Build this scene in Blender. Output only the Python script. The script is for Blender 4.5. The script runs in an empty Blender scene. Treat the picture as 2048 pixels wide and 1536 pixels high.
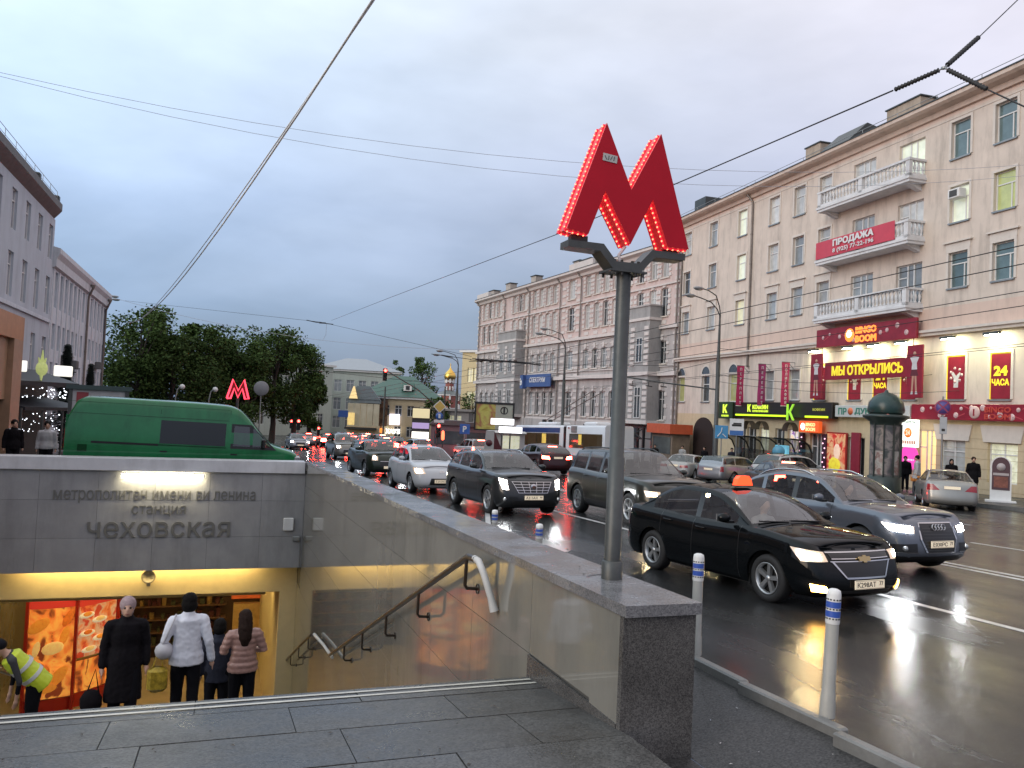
import bpy, math, random
from math import sin, cos, tan, pi, radians, sqrt, atan2, hypot, floor
from mathutils import Vector, Matrix, geometry
random.seed(7)
SC = bpy.context.scene
COL = SC.collection

# ------------------------------------------------------------------ camera
YAW, PITCH, ROLL = radians(19.6), radians(2.05), radians(2.6)
fw = Vector((sin(YAW)*cos(PITCH), cos(YAW)*cos(PITCH), sin(PITCH)))
r0 = Vector((cos(YAW), -sin(YAW), 0)); u0 = r0.cross(fw)
rr = r0*cos(ROLL) + u0*sin(ROLL); uu = u0*cos(ROLL) - r0*sin(ROLL)
cd = bpy.data.cameras.new('camera'); cam = bpy.data.objects.new('camera', cd); COL.objects.link(cam)
M = Matrix((rr, uu, -fw)).transposed().to_4x4(); M.translation = Vector((0, 0, 1.76))
cam.matrix_world = M
cd.sensor_width = 36; cd.lens = 1600/2048*36; cd.clip_start = .05; cd.clip_end = 3000
SC.camera = cam

# ------------------------------------------------------------------ sky, sun, exposure
W = bpy.data.worlds.new('World'); SC.world = W; W.use_nodes = True
def build_world():
    nt = W.node_tree; N = nt.nodes; L = nt.links; N.clear()
    out = N.new('ShaderNodeOutputWorld')
    sky = N.new('ShaderNodeTexSky'); sky.sky_type = 'NISHITA'; sky.sun_disc = False
    sky.sun_elevation = radians(7); sky.sun_rotation = radians(252); sky.dust_density = 2.0
    b1 = N.new('ShaderNodeBackground'); b1.inputs[1].default_value = .05
    L.new(sky.outputs[0], b1.inputs[0])
    tc = N.new('ShaderNodeTexCoord'); sep = N.new('ShaderNodeSeparateXYZ'); L.new(tc.outputs['Generated'], sep.inputs[0])
    # streaky rain clouds: noise bends the elevation that the colour is read at
    mp = N.new('ShaderNodeMapping'); mp.inputs['Scale'].default_value = (1.0, 1.0, 2.6); mp.inputs['Rotation'].default_value = (radians(18), radians(-22), 0)
    L.new(tc.outputs['Generated'], mp.inputs[0])
    nz = N.new('ShaderNodeTexNoise'); nz.inputs['Scale'].default_value = 2.3; nz.inputs['Detail'].default_value = 5; nz.inputs['Roughness'].default_value = .5
    nz.inputs['Distortion'].default_value = .6
    L.new(mp.outputs[0], nz.inputs[0])
    m1 = N.new('ShaderNodeMath'); m1.operation = 'SUBTRACT'; m1.inputs[1].default_value = .5; L.new(nz.outputs[0], m1.inputs[0])
    m2 = N.new('ShaderNodeMath'); m2.operation = 'MULTIPLY_ADD'; m2.inputs[1].default_value = .19; L.new(m1.outputs[0], m2.inputs[0]); L.new(sep.outputs[2], m2.inputs[2])
    rp = N.new('ShaderNodeValToRGB'); L.new(m2.outputs[0], rp.inputs[0])
    e = rp.color_ramp.elements
    st = [(0, (.17, .23, .36)), (.12, (.25, .32, .49)), (.20, (.405, .47, .655)), (.28, (.56, .625, .81)), (.38, (.71, .775, .93)), (.55, (.92, .96, 1.05)), (1, (1.2, 1.22, 1.25))]
    while len(e) < len(st): e.new(.5)
    for k, (p, c) in enumerate(st): e[k].position = p; e[k].color = (*c, 1)
    # colder to one side, pinker to the other
    dp = N.new('ShaderNodeVectorMath'); dp.operation = 'DOT_PRODUCT'; L.new(tc.outputs['Generated'], dp.inputs[0]); dp.inputs[1].default_value = (cos(YAW), -sin(YAW), 0)
    mr = N.new('ShaderNodeMapRange'); mr.inputs[1].default_value = -.6; mr.inputs[2].default_value = .6; L.new(dp.outputs['Value'], mr.inputs[0])
    tint = N.new('ShaderNodeValToRGB'); L.new(mr.outputs[0], tint.inputs[0]); te = tint.color_ramp.elements; te.new(.5)
    for k, (p, c) in enumerate([(0, (1.30, 1.50, 1.56)), (.5, (1.0, 1.0, 1.0)), (1, (1.14, .97, .93))]): te[k].position = p; te[k].color = (*c, 1)
    mul = N.new('ShaderNodeMix'); mul.data_type = 'RGBA'; mul.blend_type = 'MULTIPLY'; mul.inputs[0].default_value = 1
    L.new(rp.outputs[0], mul.inputs[6]); L.new(tint.outputs[0], mul.inputs[7])
    nz2 = N.new('ShaderNodeTexNoise'); nz2.inputs['Scale'].default_value = 5.5; nz2.inputs['Detail'].default_value = 4; L.new(mp.outputs[0], nz2.inputs[0])
    mr2 = N.new('ShaderNodeMapRange'); mr2.inputs[1].default_value = .3; mr2.inputs[2].default_value = .7; mr2.inputs[3].default_value = .90; mr2.inputs[4].default_value = 1.07
    L.new(nz2.outputs[0], mr2.inputs[0])
    b2 = N.new('ShaderNodeBackground'); L.new(mul.outputs[2], b2.inputs[0]); L.new(mr2.outputs[0], b2.inputs[1])
    ad = N.new('ShaderNodeAddShader'); L.new(b1.outputs[0], ad.inputs[0]); L.new(b2.outputs[0], ad.inputs[1]); L.new(ad.outputs[0], out.inputs[0])
build_world()
sd = bpy.data.lights.new('sun', 'SUN'); sd.energy = 1.2; sd.angle = radians(35); sd.color = (1, .86, .74)
sun = bpy.data.objects.new('sun', sd); COL.objects.link(sun)
sun.rotation_euler = Vector((.88, .28, -.36)).to_track_quat('-Z', 'Y').to_euler()
vs = SC.view_settings; vs.view_transform = 'Standard'; vs.look = 'None'; vs.exposure = -.17; vs.gamma = 1; vs.use_curve_mapping = False
SC.render.engine = 'CYCLES'
cy = SC.cycles; cy.use_denoising = True; cy.max_bounces = 8; cy.transparent_max_bounces = 16; cy.sample_clamp_indirect = 6; cy.caustics_reflective = False; cy.caustics_refractive = False
cy.blur_glossy = .3

# ------------------------------------------------------------------ materials
MATS = {}
def mat(name, col=(.5, .5, .5), rough=.6, metal=0, var=.12, scale=3.0, bump=0, bscale=40, spec=.5, emit=None, estr=0, coat=0, alpha=1, trans=0, rnd=0, stain=0, coord='Object'):
    if name in MATS: return MATS[name]
    m = bpy.data.materials.new(name); m.use_nodes = True; MATS[name] = m
    nt = m.node_tree; N = nt.nodes; L = nt.links; b = N['Principled BSDF']
    b.inputs['Base Color'].default_value = (*col, 1); b.inputs['Roughness'].default_value = rough; b.inputs['Metallic'].default_value = metal
    b.inputs['Specular IOR Level'].default_value = spec; b.inputs['Coat Weight'].default_value = coat; b.inputs['Coat Roughness'].default_value = .04
    b.inputs['Alpha'].default_value = alpha; b.inputs['Transmission Weight'].default_value = trans
    if emit: b.inputs['Emission Color'].default_value = (*emit, 1); b.inputs['Emission Strength'].default_value = estr
    tc = None
    if var or bump: tc = N.new('ShaderNodeTexCoord')
    if var:
        nz = N.new('ShaderNodeTexNoise'); nz.inputs['Scale'].default_value = scale; nz.inputs['Detail'].default_value = 6; nz.inputs['Roughness'].default_value = .62
        L.new(tc.outputs[coord], nz.inputs[0])
        mr = N.new('ShaderNodeMapRange'); mr.inputs[1].default_value = .25; mr.inputs[2].default_value = .75; mr.inputs[3].default_value = 1-var; mr.inputs[4].default_value = 1+var
        L.new(nz.outputs[0], mr.inputs[0]); fac = mr.outputs[0]
        if rnd:
            oi = N.new('ShaderNodeObjectInfo'); r2 = N.new('ShaderNodeMapRange'); r2.inputs[3].default_value = 1-rnd; r2.inputs[4].default_value = 1+rnd
            L.new(oi.outputs['Random'], r2.inputs[0]); mm = N.new('ShaderNodeMath'); mm.operation = 'MULTIPLY'; L.new(fac, mm.inputs[0]); L.new(r2.outputs[0], mm.inputs[1]); fac = mm.outputs[0]
        if stain:
            n3 = N.new('ShaderNodeTexNoise'); n3.inputs['Scale'].default_value = 1.0; n3.inputs['Detail'].default_value = 7; n3.inputs['Roughness'].default_value = .7
            mp = N.new('ShaderNodeMapping'); mp.inputs['Scale'].default_value = (1.3, 1.3, .25); L.new(tc.outputs[coord], mp.inputs[0]); L.new(mp.outputs[0], n3.inputs[0])
            r3 = N.new('ShaderNodeMapRange'); r3.inputs[1].default_value = .48; r3.inputs[2].default_value = .72; r3.inputs[3].default_value = 1; r3.inputs[4].default_value = 1-stain
            L.new(n3.outputs[0], r3.inputs[0]); mm = N.new('ShaderNodeMath'); mm.operation = 'MULTIPLY'; L.new(fac, mm.inputs[0]); L.new(r3.outputs[0], mm.inputs[1]); fac = mm.outputs[0]
        vm = N.new('ShaderNodeVectorMath'); vm.operation = 'SCALE'; vm.inputs[0].default_value = col; L.new(fac, vm.inputs['Scale']); L.new(vm.outputs[0], b.inputs['Base Color'])
    if bump:
        n2 = N.new('ShaderNodeTexNoise'); n2.inputs['Scale'].default_value = bscale; n2.inputs['Detail'].default_value = 4; L.new(tc.outputs[coord], n2.inputs[0])
        bp = N.new('ShaderNodeBump'); bp.inputs['Strength'].default_value = bump; bp.inputs['Distance'].default_value = .02; L.new(n2.outputs[0], bp.inputs['Height']); L.new(bp.outputs[0], b.inputs['Normal'])
    return m
def speckle(name, c1, c2, scale, rough, bump=0, r2=None, rnd=.1):
    """speckled wet granite: grains from voronoi cells, roughness patchy where water lies"""
    if name in MATS: return MATS[name]
    m = mat(name, c1, rough, var=0); nt = m.node_tree; N = nt.nodes; L = nt.links; b = N['Principled BSDF']
    tc = N.new('ShaderNodeTexCoord'); v = N.new('ShaderNodeTexVoronoi'); v.inputs['Scale'].default_value = scale; L.new(tc.outputs['Object'], v.inputs[0])
    sp = N.new('ShaderNodeSeparateColor'); L.new(v.outputs['Color'], sp.inputs[0])
    nz = N.new('ShaderNodeTexNoise'); nz.inputs['Scale'].default_value = 1.7; nz.inputs['Detail'].default_value = 8; nz.inputs['Roughness'].default_value = .65; L.new(tc.outputs['Object'], nz.inputs[0])
    mx = N.new('ShaderNodeMix'); mx.data_type = 'RGBA'; mx.inputs[6].default_value = (*c1, 1); mx.inputs[7].default_value = (*c2, 1); L.new(sp.outputs[0], mx.inputs[0])
    oi = N.new('ShaderNodeObjectInfo'); a = N.new('ShaderNodeMapRange'); a.inputs[3].default_value = 1-rnd; a.inputs[4].default_value = 1+rnd; L.new(oi.outputs['Random'], a.inputs[0])
    mr = N.new('ShaderNodeMapRange'); mr.inputs[1].default_value = .3; mr.inputs[2].default_value = .7; mr.inputs[3].default_value = .72; mr.inputs[4].default_value = 1.25; L.new(nz.outputs[0], mr.inputs[0])
    mm = N.new('ShaderNodeMath'); mm.operation = 'MULTIPLY'; L.new(a.outputs[0], mm.inputs[0]); L.new(mr.outputs[0], mm.inputs[1])
    vm = N.new('ShaderNodeVectorMath'); vm.operation = 'SCALE'; L.new(mx.outputs[2], vm.inputs[0]); L.new(mm.outputs[0], vm.inputs['Scale']); L.new(vm.outputs[0], b.inputs['Base Color'])
    rr_ = N.new('ShaderNodeMapRange'); rr_.inputs[1].default_value = .4; rr_.inputs[2].default_value = .62; rr_.inputs[3].default_value = rough; rr_.inputs[4].default_value = r2 or rough; L.new(nz.outputs[0], rr_.inputs[0]); L.new(rr_.outputs[0], b.inputs['Roughness'])
    if bump:
        n2 = N.new('ShaderNodeTexNoise'); n2.inputs['Scale'].default_value = 55; n2.inputs['Detail'].default_value = 3; L.new(tc.outputs['Object'], n2.inputs[0])
        bp = N.new('ShaderNodeBump'); bp.inputs['Strength'].default_value = bump; bp.inputs['Distance'].default_value = .01; L.new(n2.outputs[0], bp.inputs['Height']); L.new(bp.outputs[0], b.inputs['Normal'])
    return m
def wet_asphalt(name, col, r1, r2, bump, pud=.5):
    if name in MATS: return MATS[name]
    m = mat(name, col, r1, var=0, spec=.22); nt = m.node_tree; N = nt.nodes; L = nt.links; b = N['Principled BSDF']
    tc = N.new('ShaderNodeTexCoord')
    fine = N.new('ShaderNodeTexNoise'); fine.inputs['Scale'].default_value = 95; fine.inputs['Detail'].default_value = 2; L.new(tc.outputs['Object'], fine.inputs[0])
    big = N.new('ShaderNodeTexNoise'); big.inputs['Scale'].default_value = .45; big.inputs['Detail'].default_value = 6; big.inputs['Roughness'].default_value = .6
    mp = N.new('ShaderNodeMapping'); mp.inputs['Scale'].default_value = (1.6, .5, 1); L.new(tc.outputs['Object'], mp.inputs[0]); L.new(mp.outputs[0], big.inputs[0])
    g = N.new('ShaderNodeTexNoise'); g.inputs['Scale'].default_value = 62; g.inputs['Detail'].default_value = 3; L.new(tc.outputs['Object'], g.inputs[0])
    rm = N.new('ShaderNodeMapRange'); rm.inputs[1].default_value = pud-.08; rm.inputs[2].default_value = pud+.1; rm.inputs[3].default_value = r1; rm.inputs[4].default_value = r2; L.new(big.outputs[0], rm.inputs[0]); L.new(rm.outputs[0], b.inputs['Roughness'])
    c = N.new('ShaderNodeMapRange'); c.inputs[1].default_value = .3; c.inputs[2].default_value = .7; c.inputs[3].default_value = .45; c.inputs[4].default_value = 1.9; L.new(g.outputs[0], c.inputs[0])
    c2 = N.new('ShaderNodeMapRange'); c2.inputs[1].default_value = .35; c2.inputs[2].default_value = .65; c2.inputs[3].default_value = .75; c2.inputs[4].default_value = 1.3; L.new(big.outputs[0], c2.inputs[0])
    mm = N.new('ShaderNodeMath'); mm.operation = 'MULTIPLY'; L.new(c.outputs[0], mm.inputs[0]); L.new(c2.outputs[0], mm.inputs[1])
    vm = N.new('ShaderNodeVectorMath'); vm.operation = 'SCALE'; vm.inputs[0].default_value = col; L.new(mm.outputs[0], vm.inputs['Scale']); L.new(vm.outputs[0], b.inputs['Base Color'])
    bs = N.new('ShaderNodeMapRange'); bs.inputs[1].default_value = pud-.08; bs.inputs[2].default_value = pud+.1; bs.inputs[3].default_value = bump*.35; bs.inputs[4].default_value = bump; L.new(big.outputs[0], bs.inputs[0])
    bp = N.new('ShaderNodeBump'); bp.inputs['Distance'].default_value = .0042; L.new(bs.outputs[0], bp.inputs['Strength']); L.new(fine.outputs[0], bp.inputs['Height']); L.new(bp.outputs[0], b.inputs['Normal'])
    return m
def glassmat(name, tint=(.05, .06, .06), clear=.45, rough=.03, rc=.075):
    """window glass: tinted see-through plus a mirror coat"""
    if name in MATS: return MATS[name]
    m = bpy.data.materials.new(name); m.use_nodes = True; MATS[name] = m
    nt = m.node_tree; N = nt.nodes; L = nt.links; N.clear(); o = N.new('ShaderNodeOutputMaterial')
    t = N.new('ShaderNodeBsdfTransparent'); t.inputs[0].default_value = (clear, clear*1.02, clear, 1)
    p = N.new('ShaderNodeBsdfPrincipled'); p.inputs['Base Color'].default_value = (*tint, 1); p.inputs['Roughness'].default_value = .6; p.inputs['Specular IOR Level'].default_value = 0
    m0 = N.new('ShaderNodeMixShader'); m0.inputs[0].default_value = .10; L.new(t.outputs[0], m0.inputs[1]); L.new(p.outputs[0], m0.inputs[2])
    g = N.new('ShaderNodeBsdfGlossy'); g.inputs['Roughness'].default_value = rough
    f = N.new('ShaderNodeFresnel'); ge = N.new('ShaderNodeNewGeometry'); io = N.new('ShaderNodeMapRange'); io.inputs[3].default_value = 1.6; io.inputs[4].default_value = 1/1.6; L.new(ge.outputs['Backfacing'], io.inputs[0]); L.new(io.outputs[0], f.inputs[0])
    ff = N.new('ShaderNodeMath'); ff.operation = 'MULTIPLY_ADD'; ff.inputs[1].default_value = .92; ff.inputs[2].default_value = rc; L.new(f.outputs[0], ff.inputs[0]); mx = N.new('ShaderNodeMixShader'); L.new(ff.outputs[0], mx.inputs[0]); L.new(m0.outputs[0], mx.inputs[1]); L.new(g.outputs[0], mx.inputs[2]); L.new(mx.outputs[0], o.inputs[0])
    return m
def glow(name, col, s): return mat(name, (.02, .02, .02) if s > 3 else tuple(c*.6 for c in col), .4, var=0, emit=col, estr=s)

# ------------------------------------------------------------------ mesh builder
class MB:
    def __init__(s): s.v = []; s.f = []; s.m = []; s.mats = []; s.sm = []
    def mi(s, m):
        if m not in s.mats: s.mats.append(m)
        return s.mats.index(m)
    def add(s, vs_, fs, m, smooth=False):
        o = len(s.v); s.v.extend([tuple(p) for p in vs_]); k = s.mi(m)
        for f in fs: s.f.append([i+o for i in f]); s.m.append(k); s.sm.append(smooth)
        return s
    def box(s, c, d, m, rz=0, mtx=None):
        x, y, z = d[0]/2, d[1]/2, d[2]/2
        P = [Vector((a, b, e)) for e in (-z, z) for a, b in ((-x, -y), (x, -y), (x, y), (-x, y))]
        if mtx is None: mtx = Matrix.Rotation(rz, 3, 'Z')
        P = [mtx @ p + Vector(c) for p in P]
        return s.add(P, [(3, 2, 1, 0), (4, 5, 6, 7), (0, 1, 5, 4), (1, 2, 6, 5), (2, 3, 7, 6), (3, 0, 4, 7)], m)
    def bb(s, x0, x1, y0, y1, z0, z1, m): return s.box(((x0+x1)/2, (y0+y1)/2, (z0+z1)/2), (abs(x1-x0), abs(y1-y0), abs(z1-z0)), m)
    def cbox(s, c, d, m, r=.02, rz=0):
        """box with chamfered vertical and top edges"""
        x, y, z = d[0]/2, d[1]/2, d[2]/2; r = min(r, x*.9, y*.9, z*.9)
        def ring(ix, h): return [(-x+ix, -y+ix+r, h), (-x+ix+r, -y+ix, h), (x-ix-r, -y+ix, h), (x-ix, -y+ix+r, h), (x-ix, y-ix-r, h), (x-ix-r, y-ix, h), (-x+ix+r, y-ix, h), (-x+ix, y-ix-r, h)]
        R = ring(r, -z)+ring(0, -z+r)+ring(0, z-r)+ring(r, z); mt = Matrix.Rotation(rz, 3, 'Z')
        P = [mt @ Vector(p)+Vector(c) for p in R]; F = [tuple(range(7, -1, -1)), tuple(range(24, 32))]
        for k in range(3):
            for i in range(8): F.append((k*8+i, k*8+(i+1) % 8, k*8+8+(i+1) % 8, k*8+8+i))
        return s.add(P, F, m)
    def tube(s, pts, r, m, n=8, cap=True, smooth=True, flat=1):
        pts = [Vector(p) for p in pts]; R = r if isinstance(r, (list, tuple)) else [r]*len(pts); V = []; F = []; ref = None
        for i, p in enumerate(pts):
            t = (pts[min(i+1, len(pts)-1)]-pts[max(i-1, 0)]).normalized()
            if ref is None: ref = Vector((0, 0, 1)) if abs(t.z) < .9 else Vector((1, 0, 0))
            a = t.cross(ref).normalized(); b = a.cross(t).normalized(); ref = b
            for k in range(n): q = 2*pi*k/n; V.append(p+a*(R[i]*cos(q))+b*(R[i]*flat*sin(q)))
        for i in range(len(pts)-1):
            for k in range(n): F.append((i*n+k, i*n+(k+1) % n, i*n+n+(k+1) % n, i*n+n+k))
        s.add(V, F, m, smooth)
        if cap: s.add(V[:n], [tuple(range(n-1, -1, -1))], m); s.add(V[-n:], [tuple(range(n))], m)
        return s
    def lathe(s, prof, c, m, n=20, axis='Z', smooth=True):
        V = []; F = []; c = Vector(c)
        for r, h in prof:
            for k in range(n):
                q = 2*pi*k/n; a, b = r*cos(q), r*sin(q)
                V.append(c+Vector({'Z': (a, b, h), 'Y': (a, h, -b), 'X': (h, a, b)}[axis]))
        for i in range(len(prof)-1):
            for k in range(n): F.append((i*n+k, i*n+(k+1) % n, i*n+n+(k+1) % n, i*n+n+k))
        return s.add(V, F, m, smooth)
    def prism(s, poly, ax, a, b, m, mside=None):
        """polygon in the plane across axis ax, from a to b along it"""
        n = len(poly)
        def P(p, h): return {'X': (h, p[0], p[1]), 'Y': (p[0], h, p[1]), 'Z': (p[0], p[1], h)}[ax]
        ar = sum(poly[i][0]*poly[(i+1) % n][1]-poly[(i+1) % n][0]*poly[i][1] for i in range(n))
        if (ar < 0) != (ax == 'Y'): poly = poly[::-1]
        lo, hi = min(a, b), max(a, b)
        V = [P(p, lo) for p in poly]+[P(p, hi) for p in poly]
        s.add(V, [tuple(range(n-1, -1, -1)), tuple(range(n, 2*n))], m)
        return s.add(V, [(i, (i+1) % n, n+(i+1) % n, n+i) for i in range(n)], mside or m)
    def grid(s, P, m, smooth=True, flip=False, mf=None):
        h, w = len(P), len(P[0]); V = [p for r in P for p in r]; F = []
        for i in range(h-1):
            for j in range(w-1):
                q = (i*w+j, i*w+j+1, (i+1)*w+j+1, (i+1)*w+j); F.append(q[::-1] if flip else q)
        return s.add(V, F, m, smooth)
    def ball(s, c, r, m, n=8, sc=(1, 1, 1)):
        P = [[(c[0]+r*sc[0]*cos(t)*cos(p), c[1]+r*sc[1]*sin(t)*cos(p), c[2]+r*sc[2]*sin(p)) for t in [2*pi*k/n for k in range(n+1)]] for p in [-pi/2+pi*j/(n//2) for j in range(n//2+1)]]
        return s.grid(P, m)
    def xf(s, mtx):
        s.v = [tuple(mtx @ Vector(p)) for p in s.v]; return s
    def mesh(s, name):
        me = bpy.data.meshes.new(name); me.from_pydata(s.v, [], s.f)
        for m in s.mats: me.materials.append(m)
        me.polygons.foreach_set('material_index', s.m); me.polygons.foreach_set('use_smooth', s.sm); me.update(); return me
    def build(s, name, parent=None, loc=None, rz=None): return ob(name, s.mesh(name), parent, loc, rz)
def ob(name, data, parent=None, loc=None, rz=None):
    o = bpy.data.objects.new(name, data); COL.objects.link(o)
    if parent: o.parent = parent
    if loc is not None: o.location = loc
    if rz is not None: o.rotation_euler = (0, 0, rz)
    return o
def tag(o, label, cat, group=None):
    o['label'] = label; o['category'] = cat
    if group: o['group'] = group
    return o
def root(name, label, cat, loc=(0, 0, 0), rz=0, group=None):
    o = bpy.data.objects.new(name, None); COL.objects.link(o); o.location = loc; o.rotation_euler = (0, 0, rz); return tag(o, label, cat, group)
def struct(o): o['kind'] = 'structure'; return o
def stuff(o): o['kind'] = 'stuff'; return o
def dup(o, label=None, loc=None, rz=None, parent=None):
    c = o.copy(); COL.objects.link(c)
    if parent is not None: c.parent = parent
    if label: c['label'] = label
    if loc is not None: c.location = loc
    if rz is not None: c.rotation_euler = (0, 0, rz)
    for ch in o.children: dup(ch, parent=c)
    return c
DG = None
def text_mesh(txt, w=None, h=None, depth=.02, bold=.0, m=None, shear=0, space=1.0):
    """mesh of lettering lying in local XZ, facing -Y, centred on its own middle; scaled to w x h.
    the overlapping strokes of the font are merged, so that no two faces share a plane"""
    cu = bpy.data.curves.new('lettering', 'FONT'); cu.body = txt; cu.size = 1; cu.resolution_u = 2; cu.shear = shear; cu.space_character = space; cu.fill_mode = 'NONE'
    o = bpy.data.objects.new('lettering', cu); me = bpy.data.meshes.new_from_object(o); bpy.data.objects.remove(o); bpy.data.curves.remove(cu)
    nx = {}
    for e in me.edges: nx.setdefault(e.vertices[0], []).append(e.vertices[1]); nx.setdefault(e.vertices[1], []).append(e.vertices[0])
    co = [(v.co.x, v.co.y) for v in me.vertices]; bpy.data.meshes.remove(me); seen = set(); LP = []
    for i in range(len(co)):
        if i in seen or i not in nx: continue
        lp = [i]; seen.add(i); j = i+1 if i+1 in nx[i] else nx[i][0]
        while j not in seen:
            seen.add(j); lp.append(j); k = [q for q in nx[j] if q not in seen]
            if not k: break
            j = k[0]
        P = [co[q] for q in lp]; P = [p for n_, p in enumerate(P) if hypot(p[0]-P[n_-1][0], p[1]-P[n_-1][1]) > 1e-5]
        if len(P) > 2: LP.append(P)
    out = bpy.data.meshes.new('lettering')
    if not LP: return out
    ar = lambda P: sum(P[i-1][0]*P[i][1]-P[i][0]*P[i-1][1] for i in range(len(P)))/2
    bx = [(min(p[0] for p in P), max(p[0] for p in P), min(p[1] for p in P), max(p[1] for p in P)) for P in LP]
    def sign(i):     # which way the outer contour of this contour's own glyph runs
        c = [j for j in range(len(LP)) if bx[j][0] <= bx[i][0]+1e-4 and bx[j][1] >= bx[i][1]-1e-4 and bx[j][2] <= bx[i][2]+1e-4 and bx[j][3] >= bx[i][3]-1e-4]
        return 1 if ar(LP[max(c, key=lambda j: abs(ar(LP[j])))]) > 0 else -1
    SG = [sign(i) for i in range(len(LP))]
    if bold:
        for n_, P in enumerate(LP):
            Q = []; sg = SG[n_]
            for i, p in enumerate(P):
                a, c = P[i-1], P[(i+1) % len(P)]; d1 = Vector((p[0]-a[0], p[1]-a[1])).normalized(); d2 = Vector((c[0]-p[0], c[1]-p[1])).normalized(); t = d1+d2
                t = t.normalized() if t.length > .1 else d1; q = min(2, 1/max(.5, t.dot(d1))); Q.append((p[0]+sg*t.y*bold*q, p[1]-sg*t.x*bold*q))
            LP[n_] = Q
    V = []; F = []; xs = [p[0] for P in LP for p in P]; ys = [p[1] for P in LP for p in P]; x0, x1, y0, y1 = min(xs), max(xs), min(ys), max(ys)
    kx = (w/(x1-x0)) if w else None; ky = (h/(y1-y0)) if h else None; kx = kx or ky; ky = ky or kx
    T = lambda p, d: ((p[0]-(x0+x1)/2)*kx, -d, (p[1]-(y0+y1)/2)*ky)
    vv = []; ee = []
    for P in LP: k = len(vv); vv += [Vector(p) for p in P]; ee += [(k+i, k+(i+1) % len(P)) for i in range(len(P))]
    cv, _, cf, *_ = geometry.delaunay_2d_cdt(vv, ee, [], 0, 1e-5)
    bx = [(min(p[0] for p in P), max(p[0] for p in P), min(p[1] for p in P), max(p[1] for p in P)) for P in LP]
    def winding(x, y):
        n_ = 0
        for P, q in zip(LP, bx):
            if not (q[0] < x < q[1] and q[2] < y < q[3]): continue
            for i in range(len(P)):
                (ax, ay), (cx, cy_) = P[i-1], P[i]
                if (ay > y) != (cy_ > y) and x < (cx-ax)*(y-ay)/(cy_-ay)+ax: n_ += 1 if cy_ > ay else -1
        return n_
    keep = [f for f in cf if winding(sum(cv[i].x for i in f)/3, sum(cv[i].y for i in f)/3)]; N_ = len(cv); V = [T(p, depth) for p in cv]+[T(p, -.001) for p in cv]; F = [list(f) for f in keep]; cnt = {}
    for f in keep:
        for i in range(3): cnt.setdefault(frozenset((f[i], f[i-1])), []).append((f[i-1], f[i]))
    for e in cnt.values():
        if len(e) == 1: a, c = e[0]; F.append([c, a, a+N_, c+N_])
    out.from_pydata(V, [], F); out.materials.append(m); return out
def text(txt, parent, loc, w=None, h=None, depth=.02, bold=0, m=None, name='lettering', rz=0, shear=0, space=1.0):
    o = ob(name, text_mesh(txt, w, h, depth, bold, m, shear, space), parent, loc, rz); return o
def ease(a, b, x):
    t = min(1, max(0, (x-a)/(b-a))); return t*t*(3-2*t)
def gz(x, y):
    """ground height: the street falls away from the camera, then levels out at the crossing"""
    yy = y if y < 95 else 95+25*(1-math.exp(-(y-95)/25)); return -.03*yy-.01*min(45, max(0, x))
WHITE = mat('white_paint', (.72, .72, .71), .5, var=.08)
BLACK = mat('black_plastic', (.015, .015, .016), .45, var=.1)
RUBBER = mat('tyre_rubber', (.018, .018, .019), .75, var=.15, scale=20)
STEEL = mat('grey_steel', (.072, .077, .076), .42, metal=.3, var=.2, scale=8, bump=.1)
GALV = mat('galvanised_steel', (.30, .31, .31), .4, metal=.6, var=.15)
CHROME = mat('chrome', (.6, .6, .62), .12, metal=1, var=.05)
# ------------------------------------------------------------------ ground, road, pavements
ASPH = wet_asphalt('wet_asphalt', (.021, .0215, .022), .165, .28, .7, .5)
PAVA = wet_asphalt('wet_pavement_asphalt', (.035, .034, .034), .22, .42, .6, .45)
GRAN = speckle('wet_grey_granite', (.043, .042, .040), (.108, .105, .100), 85, .26, .22, .5, .18)
COPE = speckle('wet_coping_granite', (.105, .105, .112), (.22, .22, .23), 120, .10, .08, .30, .06)
GDRK = speckle('dark_granite', (.045, .043, .043), (.13, .125, .12), 150, .16, .04, .3, .05)
SLAB = mat('pale_stone_slab', (.205, .198, .176), .055, var=.10, scale=2.2, rnd=.07, stain=.28, spec=.65)
GREYSTONE = mat('portal_stone', (.32, .318, .322), .5, var=.13, scale=1.6, rnd=.07, stain=.25)
KERB = mat('kerb_stone', (.165, .165, .16), .45, var=.25, scale=6, bump=.2)
LINE = mat('road_paint', (.50, .50, .50), .3, var=.35, scale=5, stain=.3)
def lin(a, b, n): return [a+(b-a)*k/n for k in range(n+1)]
def sheet(name, xs, ys, zoff, m, skip=None, f=gz):
    b = MB(); P = {}
    V = [(x, y, f(x, y)+zoff) for y in ys for x in xs]; F = []; w = len(xs)
    for j in range(len(ys)-1):
        for i in range(w-1):
            if skip and skip((xs[i]+xs[i+1])/2, (ys[j]+ys[j+1])/2): continue
            F.append((j*w+i, j*w+i+1, (j+1)*w+i+1, (j+1)*w+i))
    b.add(V, F, m, True); return struct(b.build(name))
XS = [-420, -200, -120, -60, -40, -26, -14]+[-7.35, -3, 0, 3.6, 6, 9, 12, 16, 20, 24, 28, 34, 45, 60, 90, 140, 220, 420]
YS = [-60, -30, -14, -6, 0, 6, 10, 14, 18, 22, 25.6, 28, 32, 36]+[40+5*k for k in range(20)]+[150, 170, 200, 260, 340, 480, 700, 1100]
sheet('road', XS, YS, -.12, ASPH, lambda x, y: -7.4 < x < 3.6 and -20 < y < 25.6)
def kerbx(y): return 28.0 if y < 58 else 28.0-.09*(y-58)
b = MB(); ysr = [-20, 0, 10, 20, 30, 40, 50, 58, 64, 72, 80, 90, 100, 112]
V = []; F = []
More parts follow.
